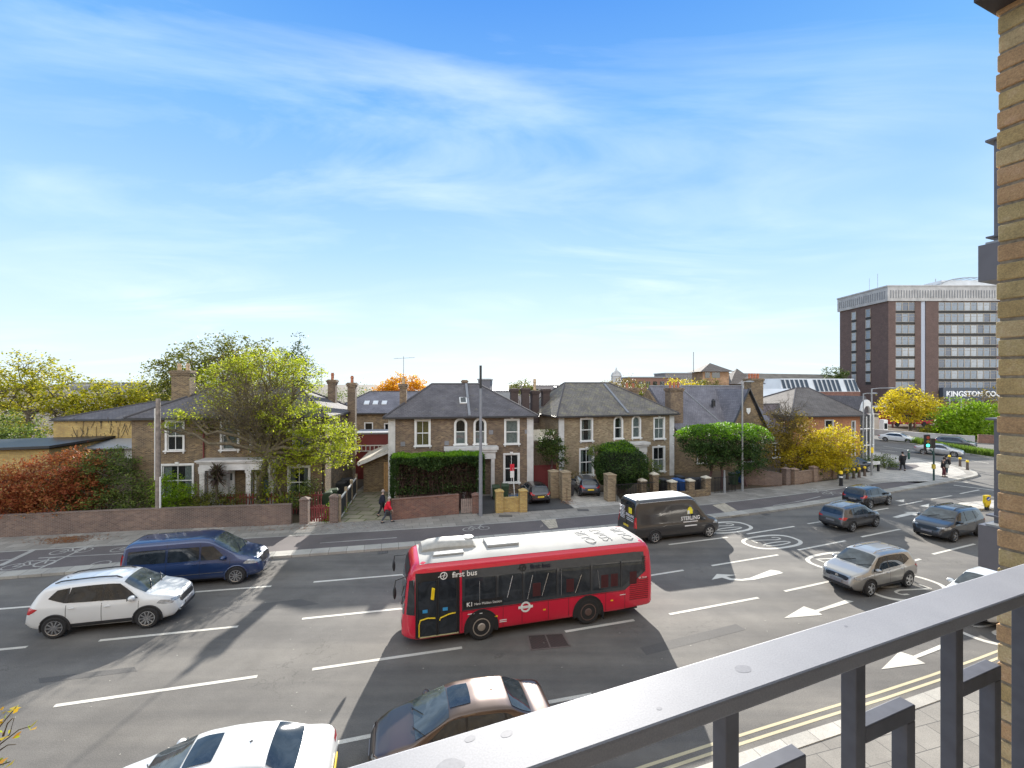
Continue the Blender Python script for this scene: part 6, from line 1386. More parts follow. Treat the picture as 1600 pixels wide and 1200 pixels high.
# estate agent board, blue sign, street name board
x,y = G(805,787,.1); s_ = empty('estate_agent_board',(x,y,.1),R(10),'red and white letting board on a leaning white post behind the brick pier','sign'); MB().obox((-.1,0,1.35),(.03,0,0),(0,.03,0),(-.09,0,1.35)).build('post',M['white_paint'],s_)
bd = MB().box(-.38,-.08,-.02,.02,1.95,2.9).build('board',M['white_paint'],s_); MB().box(-.385,-.075,-.03,-.021,2.45,2.95).box(-.385,-.075,.021,.03,2.45,2.95).build('panel',plain('agent_red',(.6,.02,.04),.5),bd)
x,y = G(1228,745,.1); s_ = empty('blue_sign',(x,y,.1),R(10),'small dark blue name sign on a white post beside the brick pier','sign'); MB().box(-.07,.07,-.07,.07,0,1.4).build('post',M['white_paint'],s_); MB().box(-.4,.4,-.10,-.05,1.35,1.75).build('board',plain('navy_sign',(.02,.04,.14),.4),s_); MB().box(-.28,.28,-.108,-.101,1.52,1.59).build('lettering',M['white_paint'],s_)
x,y = G(1363,737,.1); s_ = empty('street_name_board',(x,y,.1),R(12),'white street name board on two black posts beside the lamp post','street sign')
for sx in (-.75,.75): MB().box(sx-.08,sx+.08,-.08,.08,0,1.0).build('post',M['black'],s_)
MB().box(-.85,.85,-.11,-.082,.72,1.05).build('board',M['white_paint'],s_); MB().box(-.6,.6,-.118,-.111,.87,.92).build('lettering',M['post_grey'],s_)
def bollard(px, py, lab, h=.95, blk=False):
    x,y = G(px,py,.1); r = empty('bollard',(x,y,.1),0,lab,'bollard','bollards'); w = .14 if blk else .12
    MB().lathe([(w+.03,0),(w+.03,.08),(w,.10),(w*.92,h*.80)],12).build('post',M['black'] if blk else plain('bollard_brown',(.10,.075,.06),.6),r,smooth=True)
    MB().lathe([(w*1.02,h*.80),(w*1.04,h*.93),(w*.7,h)],12).build('cap',M['yellow'],r,smooth=True)
    if blk: MB().lathe([(w*1.06,h*.55),(w*1.06,h*.66)],12).build('band',M['white_paint'],r)
names = ['taller black bollard nearest the road, left of the row of bollards','brown bollard, first of the row right of the black one','brown bollard, second of the row in front of the parked black car','brown bollard, third of the row in front of the parked black car','brown bollard, fourth of the row, left of the lamp post','brown bollard set back left of the street name board']
for (px,py),nm in zip([(1314,759),(1324,748.5),(1334,747.5),(1342.5,746),(1351,744),(1354.5,737)],names): bollard(px,py,nm,1.3 if px==1314 else .95,px==1314)
for (px,py),nm in zip([(1483.5,725),(1500,729),(1511.5,734)],['bollard on the corner pavement just right of the standing pair','middle bollard of the three on the corner pavement','bollard nearest the rounded kerb corner']): bollard(px,py,nm,1.0)
x,y=G(1420,717.5,.1); r=empty('green_post',(x,y,.1),0,'short dark green post behind the lone walker','bollard'); MB().lathe([(.11,0),(.11,.95),(.13,1.0),(.08,1.06)],12).build('post',plain('post_green',(.02,.08,.06),.4),r); MB().lathe([(.113,.8),(.113,.9)],12).build('band',M['chrome'],r)
# keep-left bollard on the island
x,y = G(1542,797,.12); r = empty('keep_left_bollard',(x,y,.12),R(10),'bright yellow keep-left bollard on the traffic island','bollard')
MB().box(-.09,.09,-.09,.09,0,.35).build('base',M['rubber'],r)
MB().yprism([(-.24,1.05),(.24,1.05),(.27,.55),(.12,.25),(0,.10),(-.12,.25),(-.27,.55)],-.09,.09).build('body',M['yellow'],r,bevel=.03)
MB().yprism([(.0+.17*math.cos(a),.82+.13*math.sin(a)) for a in [k*math.pi/8 for k in range(16)]],-.115,-.095).build('sign_disc',plain('sign_blue',(.02,.07,.35),.4),r); MB().yprism([(-.10,.74),(-.10,.80),(-.02,.81),(.08,.90),(.12,.86),(.02,.76)],-.125,-.116).build('arrow',M['white_paint'],r)
# traffic signal
x,y = G(1459,751,.1); r = empty('traffic_light',(x,y,.1),R(-12),'traffic light showing green on a bent dark pole at the pavement corner','traffic light')
tgm = plain('signal_green_pole',(.02,.06,.055),.45); MB().tube([(0,0,0),(0,0,2.35),(-.12,0,2.7),(-.5,0,2.95),(-.62,0,3.2),(-.62,0,3.4)],.075,10).build('pole',tgm,r,smooth=True)
hd = MB().box(-.82,-.44,-.30,.0,2.85,4.25).build('signal_head',M['black'],r,bevel=.03)
for z,c,e in ((3.98,(.30,.05,.03),0),(3.62,(.25,.13,.03),0),(3.26,(.05,.75,.50),1.6)):
    MB().lathe([(.13,-.335),(.14,-.30)],16,(-.63,0,z),'y').build('lens',plain('lens%.2f'%z,c,.3,emis=e),hd); MB().lathe([(.155,-.44),(.16,-.30)],16,(-.63,0,z),'y') if 0 else None
MB().box(-.75,-.52,-.33,-.301,2.90,3.06).build('sign_plate',M['white_paint'],hd); MB().box(-.3,.0,-.22,.0,3.0,3.9).build('side_head',M['black'],r)
MB().box(-.12,.10,-.10,.10,1.1,1.5).build('push_button_box',plain('button_box',(.55,.42,.05),.5),r)
MB().tube([(.0,0,2.35),(.0,0,3.5),(.5,0,3.65),(1.9,0,3.5)],.05,8).build('arm',tgm,r)
# low grey wall, small hedge of brick office
wall_run('grey_wall','low grey concrete wall along the far side of the cross street',[(63.0,84),(64.7,78),(68.9,72),(71,69.8)],.85,.3,M['concrete'])
wall_run('brick_wall','low red-brown brick wall under the large green bush',[(71.3,69.6),(76,66.8),(86,64)],1.1,.3,M['wall_brick_red'])
wt = empty('white_ticket_box',(XY(1384,80),80,.1),0,'small white kiosk at the corner of the cross street','kiosk'); MB().box(-.35,.35,0,1,0,2.6).build('body',M['white_paint'],wt); MB().box(-.25,.25,-.03,0,1,2).build('window',M['pane_dark'],wt)
for px,top,Y,lab in ((1484,617,88,'thin pale pole in front of the college sign'),(1502,617,92,'thin dark pole right of the pale one below the college sign')):
    MB().tube([(XY(px,Y),Y,0),(XY(px,Y),Y,H-(top-600)*Y/F)],.09,8).build('thin_pole',M['metal_grey']); o=bpy.context.scene.objects[-1] if 0 else COL.objects[-1]; tag(o,lab,'pole','thin distant poles')
# ------------------------------------------------------------------ people
def person(px, py, h, rz, label, coat, trous, hair, skin=(.5,.33,.25), stride=.2, bag=None, longc=False, hunch=0.0, walk=1):
    x, y = G(px, py, .11); root = empty('person', (x,y,.11), rz, label, 'person'); k = h/1.75
    def skinned(nm, V, E, Rr, m, par=root, sub=2):
        me = bpy.data.meshes.new(nm); me.from_pydata([(a*k,b*k,c*k) for a,b,c in V], E, []); o = bpy.data.objects.new(nm, me); COL.objects.link(o)
        sk = o.modifiers.new('s','SKIN'); 
        for i, r_ in enumerate(Rr): 
            rr_ = r_ if hasattr(r_,'__len__') else (r_,r_); me.skin_vertices[0].data[i].radius = (rr_[0]*k, rr_[1]*k)
        me.skin_vertices[0].data[0].use_root = True; sb = o.modifiers.new('b','SUBSURF'); sb.levels = sub; sb.render_levels = sub
        dg = bpy.context.evaluated_depsgraph_get(); dg.update(); nm_ = bpy.data.meshes.new_from_object(o.evaluated_get(dg)); bpy.data.objects.remove(o)
        nm_.materials.clear(); nm_.materials.append(m); nm_.polygons.foreach_set('use_smooth',[True]*len(nm_.polygons)); q = bpy.data.objects.new(nm, nm_); COL.objects.link(q); q.parent = par; return q
    s_ = stride; hx = hunch
    sk = plain('skin', skin, .55)
    # x = forward; hips .92, shoulders 1.42
    V = [(0,0,.95),(hx*.4,0,1.15),(hx*.8,0,1.38),(hx,0,1.48),(hx+.03,0,1.56),(hx+.05,0,1.68),(hx+.04,0,1.76),
         (0,.10,.90),(s_*.6,.10,.50),(s_*1.0-.02,.10,.09),(s_*1.0+.16,.10,.04),
         (0,-.10,.90),(-s_*.35,-.10,.50),(-s_*1.2,-.10,.12),(-s_*1.2+.15,-.10,.04),
         (hx*.8,.19,1.40),(hx*.8-s_*.5,.25,1.13),(hx*.8-s_*.2+.04,.25,.90),(hx*.8-s_*.2+.08,.25,.81),
         (hx*.8,-.19,1.40),(hx*.8+s_*.4,-.25,1.13),(hx*.8+s_*.9,-.25,.92),(hx*.8+s_*.9+.05,-.25,.83)]
    E = [(0,1),(1,2),(2,3),(3,4),(4,5),(5,6),(0,7),(7,8),(8,9),(9,10),(0,11),(11,12),(12,13),(13,14),(2,15),(15,16),(16,17),(17,18),(2,19),(19,20),(20,21),(21,22)]
    Rr = [(.14,.12),(.14,.11),(.15,.11),.06,.055,(.085,.075),(.07,.06),.095,.065,.04,.035,.095,.065,.04,.035,.06,.045,.035,.03,.06,.045,.035,.03]
    skinned('body', V, E, Rr, sk)
    hem = .50 if longc else .74
    skinned('coat', [(0,0,hem+.02),(0,0,.95),(hx*.4,0,1.15),(hx*.8,0,1.38),(hx*.95,0,1.47),(hx*.8,.20,1.40),(hx*.8-s_*.5,.26,1.13),(hx*.8-s_*.2+.03,.26,.93),(hx*.8,-.20,1.40),(hx*.8+s_*.4,-.26,1.13),(hx*.8+s_*.85,-.26,.95)],
        [(0,1),(1,2),(2,3),(3,4),(3,5),(5,6),(6,7),(3,8),(8,9),(9,10)], [(.26,.22),(.25,.20),(.23,.18),(.22,.16),.09,.10,.09,.075,.10,.09,.075], coat)
    skinned('trousers', [(0,0,.94),(0,.10,.86),(s_*.6,.10,.50),(s_*1.0-.02,.10,.12),(0,-.10,.86),(-s_*.35,-.10,.50),(-s_*1.2,-.10,.15)],[(0,1),(1,2),(2,3),(0,4),(4,5),(5,6)],[(.15,.13),.11,.08,.065,.11,.08,.065], trous)
    sh_ = MB()
    for (a,b,c) in ((s_*1.0+.06,.10,.05),(-s_*1.2+.06,-.10,.05)): sh_.ball((a*k,b*k,c*k),.15*k,.055*k,.05*k,10,6)
    sh_.build('shoes', M['black'], root, smooth=True)
    MB().ball(((hx+.025)*k,0,1.70*k),.115*k,.095*k,.115*k,12,8).build('hair', plain('hair_%d'%int(hair[0]*1000),hair,.8), root, smooth=True)
    f_ = MB(); f_.ball(((hx+.135)*k,0,1.655*k),.02*k,.012*k,.025*k,6,5); f_.build('nose', sk, root)
    e_=MB(); [e_.ball(((hx+.125)*k,sy*k,1.685*k),.008*k,.012*k,.008*k,6,4) for sy in (-.032,.032)]; e_.obox(((hx+.125)*k,0,1.61*k),(.004,0,0),(0,.02*k,0),(0,0,.004)); e_.build('eyes', M['black'], root)
    for (hx_,hy_,hz_) in ((hx*.8-s_*.2+.08,.25,.81),(hx*.8+s_*.9+.05,-.25,.83)):
        hn = MB()
        for i,(dy,l) in enumerate(((-.03,.07),(-.01,.085),(.012,.08),(.032,.065))): hn.tube([((hx_)*k,(hy_+dy)*k,(hz_-.02)*k),((hx_+.015)*k,(hy_+dy)*k,(hz_-l)*k)],[.009*k,.007*k],6)
        hn.tube([((hx_+.02)*k,(hy_)*k,(hz_+.01)*k),((hx_+.05)*k,(hy_)*k,(hz_-.03)*k)],[.011*k,.008*k],6); hn.build('fingers', sk, root)
    if bag:
        b_ = empty('bag', (x,y,.11), rz, bag[1], 'bag'); B0 = MB().obox((.12*k,-.30*k,.72*k) if len(bag)<3 else bag[2], (.13,0,0),(0,.07,0),(0,0,.16)).build('bag_body', bag[0], b_, bevel=.04); MB().tube([(.04*k,-.30*k,.85*k),(.12*k,-.30*k,.95*k),(.20*k,-.30*k,.85*k)] if len(bag)<3 else [tuple(Vector(bag[2])+Vector(v)) for v in ((-.05,0,.15),(0,0,.45),(.05,0,.15))],.012,6).build('strap', bag[0], b_)
    return root
cloth = lambda n,c: plain(n,c,.85,var=.2)
person(605,816.5,1.62,R(6),'stooped walker in a bright red jacket and grey trousers on the block paving',cloth('red_coat',(.62,.01,.03)),cloth('grey_trousers',(.07,.08,.10)),(.42,.40,.38),stride=.30,hunch=.12,bag=(M['black'],'small dark bag carried by the walker in the red jacket'))
person(597,806,1.72,R(12),'walker in a dark coat just behind the one in the red jacket',cloth('navy_coat',(.012,.014,.03)),cloth('black_trousers',(.02,.02,.025)),(.35,.30,.28),stride=.22,hunch=.04)
person(1410.5,735.5,1.9,R(80),'lone walker in a long black coat on the brown paving of the corner',cloth('black_coat',(.012,.012,.014)),cloth('black_trousers',(.02,.02,.025)),(.02,.015,.015),stride=.15,longc=True)
person(1475,745.5,1.85,R(-60),'standing person in a dark jacket and maroon trousers holding a pale parcel',cloth('black_coat',(.012,.012,.014)),cloth('maroon_trousers',(.10,.02,.03)),(.02,.015,.015),stride=.05,bag=(plain('pale_parcel',(.5,.48,.42),.7),'pale parcel held by the person beside the traffic light',(.28,-.12,1.10)))
person(1478,741,1.8,R(200),'second person in black standing just behind the one with the parcel',cloth('black_coat',(.012,.012,.014)),cloth('teal_trousers',(.02,.06,.08)),(.02,.015,.015),stride=.06)
# ------------------------------------------------------------------ trees and shrubs
def leaves_mesh(name, C, size, mat, parent, up=.35, seed=0, flat=.6, drop=0.0):
    rs = np.random.default_rng(seed); C = np.asarray(C, dtype=np.float64); n = len(C)
    a = rs.normal(size=(n,3)); a[:,2] *= flat; a /= np.linalg.norm(a,axis=1)[:,None]
    b = np.cross(a, rs.normal(size=(n,3))+np.array([0,0,up*3])); b /= (np.linalg.norm(b,axis=1)[:,None]+1e-9)
    s = size*rs.uniform(.6,1.35,size=(n,1)); k = np.cross(a,b)*s*.25
    V = np.stack([C-a*s, C+b*s*.55+k, C+a*s, C-b*s*.55+k], axis=1).reshape(-1,3)
    me = bpy.data.meshes.new(name); me.vertices.add(4*n); me.vertices.foreach_set('co', V.ravel()); me.loops.add(4*n); me.loops.foreach_set('vertex_index', np.arange(4*n)); me.polygons.add(n)
    me.polygons.foreach_set('loop_start', np.arange(0,4*n,4)); me.update(calc_edges=True); me.materials.append(mat)
    o = bpy.data.objects.new(name, me); COL.objects.link(o); o.parent = parent; return o
def cluster_points(lobes, nclus, nleaf, crad, rs, shell=.55, hole=0.0, bottom=-1.0):
    """clumps of leaves through the crown, denser towards the outside, with gaps between"""
    vol = np.array([l[3]*l[4]*l[5] for l in lobes])**.667; pr = vol/vol.sum(); C = []; K = []
    for i in rs.choice(len(lobes), size=nclus, p=pr):
        l = lobes[i]; d = rs.normal(size=3); d /= np.linalg.norm(d)
        if d[2] < bottom: d[2] = -d[2]
        r = shell + (1-shell)*rs.random()**.6; K.append(np.array(l[:3])+d*r*np.array(l[3:6])*(1+.10*rs.normal()))
    K = np.array(K)
    for c in K:
        m = max(2, int(nleaf*rs.uniform(.4,1.6))); C.append(c+rs.normal(size=(m,3))*crad*np.array([1,1,.6])*rs.uniform(.6,1.3))
    return K, np.concatenate(C)
def limb(mb, a, b, r0, r1, rs, sag=.08, n=5, sides=6):
    a = np.array(a,float); b = np.array(b,float); L = np.linalg.norm(b-a); pts = []
    for i in range(n+1):
        t = i/n; p = a+(b-a)*t; p += rs.normal(size=3)*L*sag*math.sin(math.pi*t)*.5; p[2] += L*.06*math.sin(math.pi*t); pts.append(tuple(p))
    mb.tube(pts, [r0+(r1-r0)*i/n for i in range(n+1)], sides, False); return pts
def tree(name, label, base, fork, lobes, mat, nclus=200, nleaf=14, crad=.35, leaf=.10, tr=.18, cat='tree', group=None, seed=1, bark=None, twigs=60, twr=.012, shell=.55, trunks=None, bare=None, bottom=-1.0, crownname='crown'):
    """lobes in world coords (x,y,z,rx,ry,rz)"""
    rs = np.random.default_rng(seed); bx = np.array(base,float); r = empty(name, tuple(bx), 0, label, cat, group)
    lobes = [tuple(np.array(l[:3])-bx)+tuple(l[3:]) for l in lobes]; mb = MB(); f = np.array(fork,float)-bx
    for tb in (trunks or [(0,0)]): limb(mb, (tb[0],tb[1],-.1), f+np.array([tb[0]*.6,tb[1]*.6,0]), tr, tr*.7, rs, .03, 6, 10)
    K, C = cluster_points(lobes, nclus, nleaf, crad, rs, shell, bottom=bottom)
    hubs = []
    for l in lobes:
        c = np.array(l[:3])-np.array([0,0,l[5]*.25]); limb(mb, f, c, tr*.55, tr*.22, rs, .12, 6, 7); hubs.append(c)
        for _ in range(3): d = rs.normal(size=3); e = c+d/np.linalg.norm(d)*np.array(l[3:6])*.55; limb(mb, c*.7+f*.3, e, tr*.28, tr*.10, rs, .12, 4, 5); hubs.append(e)
    hubs = np.array(hubs)
    for k in K[rs.choice(len(K), size=min(twigs,len(K)), replace=False)]:
        h = hubs[np.argmin(np.linalg.norm(hubs-k,axis=1))]; limb(mb, h, k, twr*1.8, twr*.6, rs, .15, 4, 4)
    if bare:      # a spray of leafless twigs
        for (x,y,z,rx,ry,rz,n) in bare:
            c = np.array([x,y,z])-bx
            for _ in range(n):
                d = rs.normal(size=3); d[2] = abs(d[2])*.8-.15; d /= np.linalg.norm(d); e = c+d*np.array([rx,ry,rz])*rs.uniform(.6,1.05); s0 = c*.6+f*.4+d*np.array([rx,ry,rz])*.12
                P = limb(mb, s0, e, twr*2.2, twr*.7, rs, .10, 5, 4)
                for q in P[2:]:
                    for _ in range(2): dd = rs.normal(size=3)+d*.9; dd /= np.linalg.norm(dd); limb(mb, q, np.array(q)+dd*rx*.26, twr*1.0, twr*.45, rs, .08, 2, 3)
    mb.build('trunk', bark or M['bark'], r, smooth=True, uv=False, ang=80)
    leaves_mesh(crownname, C, leaf, mat, r, seed=seed); return r
YG = leafm('yellow_green_leaves', [(.12,.14,.012),(.24,.25,.02),(.42,.38,.03),(.55,.44,.05)], .5)
YG2 = leafm('bright_yellow_green', [(.16,.20,.015),(.28,.34,.025),(.43,.47,.04),(.55,.54,.07)], .55)
OTN = leafm('olive_tan', [(.12,.10,.03),(.22,.19,.05),(.34,.30,.08)], .4)
YEL = leafm('yellow_leaves', [(.26,.20,.02),(.46,.37,.02),(.66,.52,.03),(.72,.60,.06)], .5)
ORA = leafm('orange_leaves', [(.42,.17,.01),(.66,.30,.015),(.78,.42,.02)], .5)
DKG = leafm('dark_green_leaves', [(.020,.040,.010),(.04,.075,.018),(.08,.12,.025),(.14,.17,.03)], .3)
OLV = leafm('olive_leaves', [(.05,.06,.012),(.10,.12,.02),(.18,.19,.03),(.28,.26,.04)], .4)
BRN = leafm('brown_olive_leaves', [(.09,.07,.02),(.18,.13,.03),(.30,.22,.04)], .35)
CON = leafm('conifer_needles', [(.015,.035,.010),(.028,.06,.014),(.05,.095,.02),(.09,.15,.03)], .2)
CONB = leafm('bright_hedge_top', [(.07,.17,.010),(.14,.30,.014),(.24,.42,.02)], .45)
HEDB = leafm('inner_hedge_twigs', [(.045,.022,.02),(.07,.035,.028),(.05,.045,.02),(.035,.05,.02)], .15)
RED = leafm('rust_red_leaves', [(.16,.035,.02),(.32,.08,.035),(.44,.15,.06),(.34,.22,.07)], .42)
SHR = leafm('shrub_leaves', [(.04,.07,.018),(.08,.125,.03),(.15,.20,.045),(.24,.28,.06)], .38)
LIM = leafm('lime_leaves', [(.10,.18,.01),(.19,.32,.015),(.33,.46,.03)], .45)
def L(px, py, Y, rx, rz, ry=None): x,_,z = AT(px,py,Y); return (x, Y, z, rx, ry if ry else rx*.8, rz)
# far left big tree and friends
tree('broadleaf_tree','large rounded yellow-green tree at the far left edge',(XY(45,60),60,0),(XY(45,60),60,5),[L(42,590,60,4.4,3.4),L(8,606,60,4.2,3.2),L(86,606,60,3.2,3.0),L(50,650,60,6.0,3.0),L(-20,640,60,5,4),L(105,645,59,2.6,2.4)],YG,420,26,.55,.18,.35,seed=3,twigs=200,twr=.03,group='background trees')
tree('broadleaf_tree','yellow-green trees behind the yellow brick block, left one',(XY(150,62),62,0),(XY(150,62),62,4),[L(150,622,62,3.2,2.6),L(135,640,62,3.0,2.4),L(170,636,62,2.6,2.2)],YG,150,24,.5,.17,.22,seed=4,twigs=50,twr=.03,group='background trees')
tree('broadleaf_tree','yellow-green tree between the brick block and the villa chimney',(XY(200,64),64,0),(XY(200,64),64,4),[L(195,618,64,3.4,2.4),L(218,622,64,2.4,2.2),L(205,636,63,3.2,2.0)],YG,170,24,.5,.17,.22,seed=5,twigs=50,twr=.03,group='background trees')
tree('evergreen_tree','dark green bush beside the yellow brick wall at the far left',(XY(18,46),46,0),(XY(18,46),46,2),[L(15,672,46,2.6,1.9),L(38,685,45,1.8,1.4),L(-15,690,45,3,2)],SHR,170,26,.35,.12,.2,seed=6,twigs=40,group='background trees')
tree('tall_tree','tall dark green tree behind the left villa roof',(XY(290,50),50,0),(XY(300,50),50,6),[L(268,592,50,2.6,2.6),L(300,580,50,2.6,3.2),L(345,565,50,2.8,3.0),L(375,562,50,2.6,2.6),L(330,600,49,4.6,3.0),L(410,575,50,3,3),L(285,615,49,3,2.2),L(380,600,49,4,3)],OLV,620,26,.42,.14,.35,seed=7,twigs=160,twr=.03,group='background trees')
tree('poplar_tree','slim pointed dark tree at the right end of the left tree group',(XY(468,52),52,0),(XY(468,52),52,6),[L(466,575,52,1.1,3.2),L(478,590,52,.9,3.0),L(450,585,52,1.5,3.0)],DKG,170,24,.28,.12,.2,seed=8,twigs=30,group='background trees')
tree('street_tree','spreading half-bare tree with yellow-green leaves on its right, rising from the front garden',(-17.2,30.6,.1),(-16.6,30.9,4.3),
    [L(505,690,31,2.3,1.5),L(470,655,31,2.2,1.3),L(520,705,30.6,1.5,1.1),L(450,720,31,1.6,1.0),L(430,640,31.4,1.8,1.2),L(420,570,31.8,2.7,1.2),L(470,590,31.8,1.6,1.4),L(360,590,31.5,1.8,1.1),L(300,660,30.8,1.1,.7),L(440,770,30.5,1.0,1.0),L(540,680,31,.9,.9),L(258,668,30.2,.6,.45),L(285,650,30.4,.7,.5),L(335,625,30.8,1.0,.6),L(375,575,31.4,1.3,.8)],
    YG2,820,21,.26,.075,.26,seed=9,twigs=260,twr=.012,bark=M['twig'],bare=[(-17.6,31,8.0,3.6,2.0,3.2,80),(-18.8,31,6.6,3.6,1.8,2.4,60),(-16.6,31,5.4,2.6,1.6,2.2,40)])
st_=[o for o in COL.objects if o.name.startswith('street_tree')][0]
rs=np.random.default_rng(91); pp=[]
for (x,y,z,rx,ry,rz,n) in ((-17.6,31,8.6,3.9,2.0,3.0,5200),(-19.0,31,7.0,3.4,1.7,2.2,2400),(-16.4,31,5.6,2.6,1.6,2.4,2200)):
    d=rs.normal(size=(n,3)); d/=np.linalg.norm(d,axis=1)[:,None]; pp.append(np.array([x,y,z])+d*(rs.random((n,1))**.45)*np.array([rx,ry,rz]))
leaves_mesh('sparse_leaves',np.concatenate(pp)-np.array(st_.location),.05,OTN,st_,seed=92)
iv = empty('ivy_trunk_growth',(-16.9,30.45,.1),0,'ivy and shrub growth around the foot of the spreading half-bare tree','ivy')
rs_ = np.random.default_rng(2); leaves_mesh('foliage', rs_.normal(size=(1500,3))*np.array([.45,.3,1.3])+np.array([.2,0,2.2]), .06, OLV, iv, seed=3); limb_=MB(); limb(limb_,(0,0,0),(.1,0,3),.05,.03,rs_); limb_.build('stem',M['bark'],iv,uv=False)
tree('orange_tree','rounded orange autumn tree behind the villa with the yellow curtain',(XY(630,62),62,0),(XY(630,62),62,4),[L(630,605,62,2.8,1.7),L(612,612,62,2.2,1.3),L(652,610,62,2.0,1.3),L(600,618,62,1.6,.9)],ORA,240,24,.32,.15,.25,seed=10,twigs=40,group='background trees')
tree('small_evergreen_tree','small dark round-headed tree between the two right villas',(XY(863,38),38,.1),(XY(862,38),38,3.2),[L(860,688,38,1.0,.9),L(864,705,38,1.15,1.0),L(852,697,38,.8,.8),L(876,722,37.8,.55,.6)],DKG,150,30,.20,.07,.10,seed=11,twigs=40,bark=M['bark_red'])
tree('clipped_tree','wide flat-topped bright green tree shading the wheelie bins and lamp post',(XY(1128,38.5),38.5,.1),(XY(1128,38.8),38.8,2.6),[L(1100,690,39,2.3,1.2),L(1135,690,39,2.5,1.35),L(1168,692,39.4,1.9,1.3),L(1148,718,39,2.6,1.2),L(1112,712,38.6,1.9,1.1),L(1178,716,39.6,1.1,1.0),L(1080,690,39,.9,.9)],CON,520,38,.26,.075,.12,seed=12,twigs=90,bark=M['bark_red'],trunks=[(0,0),(-1.0,.4),(2.6,1.0)])
def topleaf(root_name, L_, n, m, size, seed, parent):
    rs = np.random.default_rng(seed); P=[]
    for l in L_:
        k = int(n*l[3]*l[4]/sum(q[3]*q[4] for q in L_)); d = rs.normal(size=(k,3)); d[:,2]=abs(d[:,2])+.35; d/=np.linalg.norm(d,axis=1)[:,None]; P.append(np.array(l[:3])+d*np.array(l[3:6])*rs.uniform(.97,1.16,size=(k,1)))
    leaves_mesh('top_leaves', np.concatenate(P)-np.array(parent.location), size, m, parent, seed=seed)  # brighter green leaves laid over the upper lobes
ct_ = [o for o in COL.objects if o.name.startswith('clipped_tree')][0]
topleaf('x',[L(1100,688,39,2.3,1.2),L(1135,688,39,2.5,1.35),L(1168,690,39.4,1.9,1.4),L(1080,688,39,.9,.9)],6500,CONB,.075,5,ct_)
tree('yellow_tree','wide yellow autumn tree over the reddish brick wall',(XY(1250,42.6),42.6,.1),(XY(1255,43),43,2.6),[L(1300,690,43,2.4,1.5),L(1275,705,43,2.2,1.3),L(1315,705,43,1.3,1.3),L(1290,722,42.8,2.0,.9),L(1250,715,43,1.7,1.2)],YEL,480,28,.28,.09,.16,seed=14,twigs=90,group='yellow autumn trees',
    bare=[(XY(1240,43),43.2,6.2,1.9,1.3,1.6,14)])
tree('half_bare_tree','brownish half-bare tree left of the yellow one, above the blue sign',(XY(1222,44),44.2,.1),(XY(1226,44.2),44.2,3.0),[L(1228,662,44.3,2.2,1.5),L(1212,690,44.3,1.8,1.5),L(1245,688,44,2.1,1.5),L(1222,720,43.6,1.8,1.1)],leafm('ochre_leaves',[(.12,.085,.025),(.25,.18,.03),(.46,.34,.04)],.4),400,20,.28,.085,.14,seed=15,twigs=110,bare=[(XY(1225,44),44.3,6.6,2.3,1.5,2.0,20)])
tree('yellow_tree','yellow-orange tree in front of the college tower',(XY(1422,88),88,0),(XY(1422,88),88,4),[L(1420,625,88,4.0,2.6),L(1398,632,88,2.6,2.2),L(1447,635,88,2.6,2.0),L(1415,645,88,4.6,1.6)],YEL,260,24,.5,.21,.28,seed=16,twigs=70,twr=.04,group='yellow autumn trees')
tree('brown_tree','brownish thin tree below the college sign',(XY(1490,95),95,0),(XY(1490,95),95,4),[L(1485,640,95,5,2.0),L(1450,632,95,3,2.6),L(1540,622,96,3,2.6)],BRN,140,14,.6,.2,.25,seed=17,twigs=100,twr=.04,group='background trees')
tree('green_bush','large bright green rounded bush behind the cross street wall',(XY(1510,78),78,0),(XY(1510,78),78,2),[L(1495,655,78,3.4,3.0),L(1525,655,78,3.8,3.2),L(1550,660,78,3.4,3.2),L(1482,668,77,2.0,2.2),L(1530,678,76,4.8,2.4),L(1500,680,76,3,2)],LIM,620,30,.45,.19,.25,seed=18,twigs=60,cat='bush')
for i,(px,py,Y,rx,rz,m,lab) in enumerate([(1465,672,80,2.4,1.2,YG,'low yellow-green bush left of the large green bush'),(1070,602,112,4.5,2.0,YEL,'yellowish tree in front of the far brown blocks, left of the turret'),(1105,604,112,4.0,1.8,OLV,'olive tree in front of the orange turret building'),(970,603,108,5,1.8,BRN,'brownish tree on the skyline behind the mossy roof'),(1000,610,104,5,1.6,OLV,'olive tree on the skyline right of the brownish one'),(815,606,100,2.8,1.8,OLV,'small olive tree between the two right villa roofs'),(555,618,95,9,1.4,SHR,'low dark trees on the skyline left of the orange tree'),(1305,583,140,3.5,2.2,DKG,'dark tree on the skyline left of the college tower'),(1325,740,46,1.0,.5,SHR,'low shrub beside the parked black car'),(240,612,66,2.5,2.0,YG,'small yellow-green tree behind the villa chimney')]):
    x,_,z = AT(px,py,Y); tree('bush' if z<3 else 'broadleaf_tree',lab,(x,Y,0),(x,Y,max(.3,z*.5)),[(x,Y,z,rx,rx*.8,rz),(x+rx*.5,Y,z-rz*.4,rx*.6,rx*.5,rz*.7),(x-rx*.5,Y,z-rz*.3,rx*.6,rx*.5,rz*.7)],m,70,24,rx*.13,.05+Y*.0012,.12,seed=30+i,twigs=20,group='background trees' if z>3 else None,cat='tree' if z>3 else 'bush')
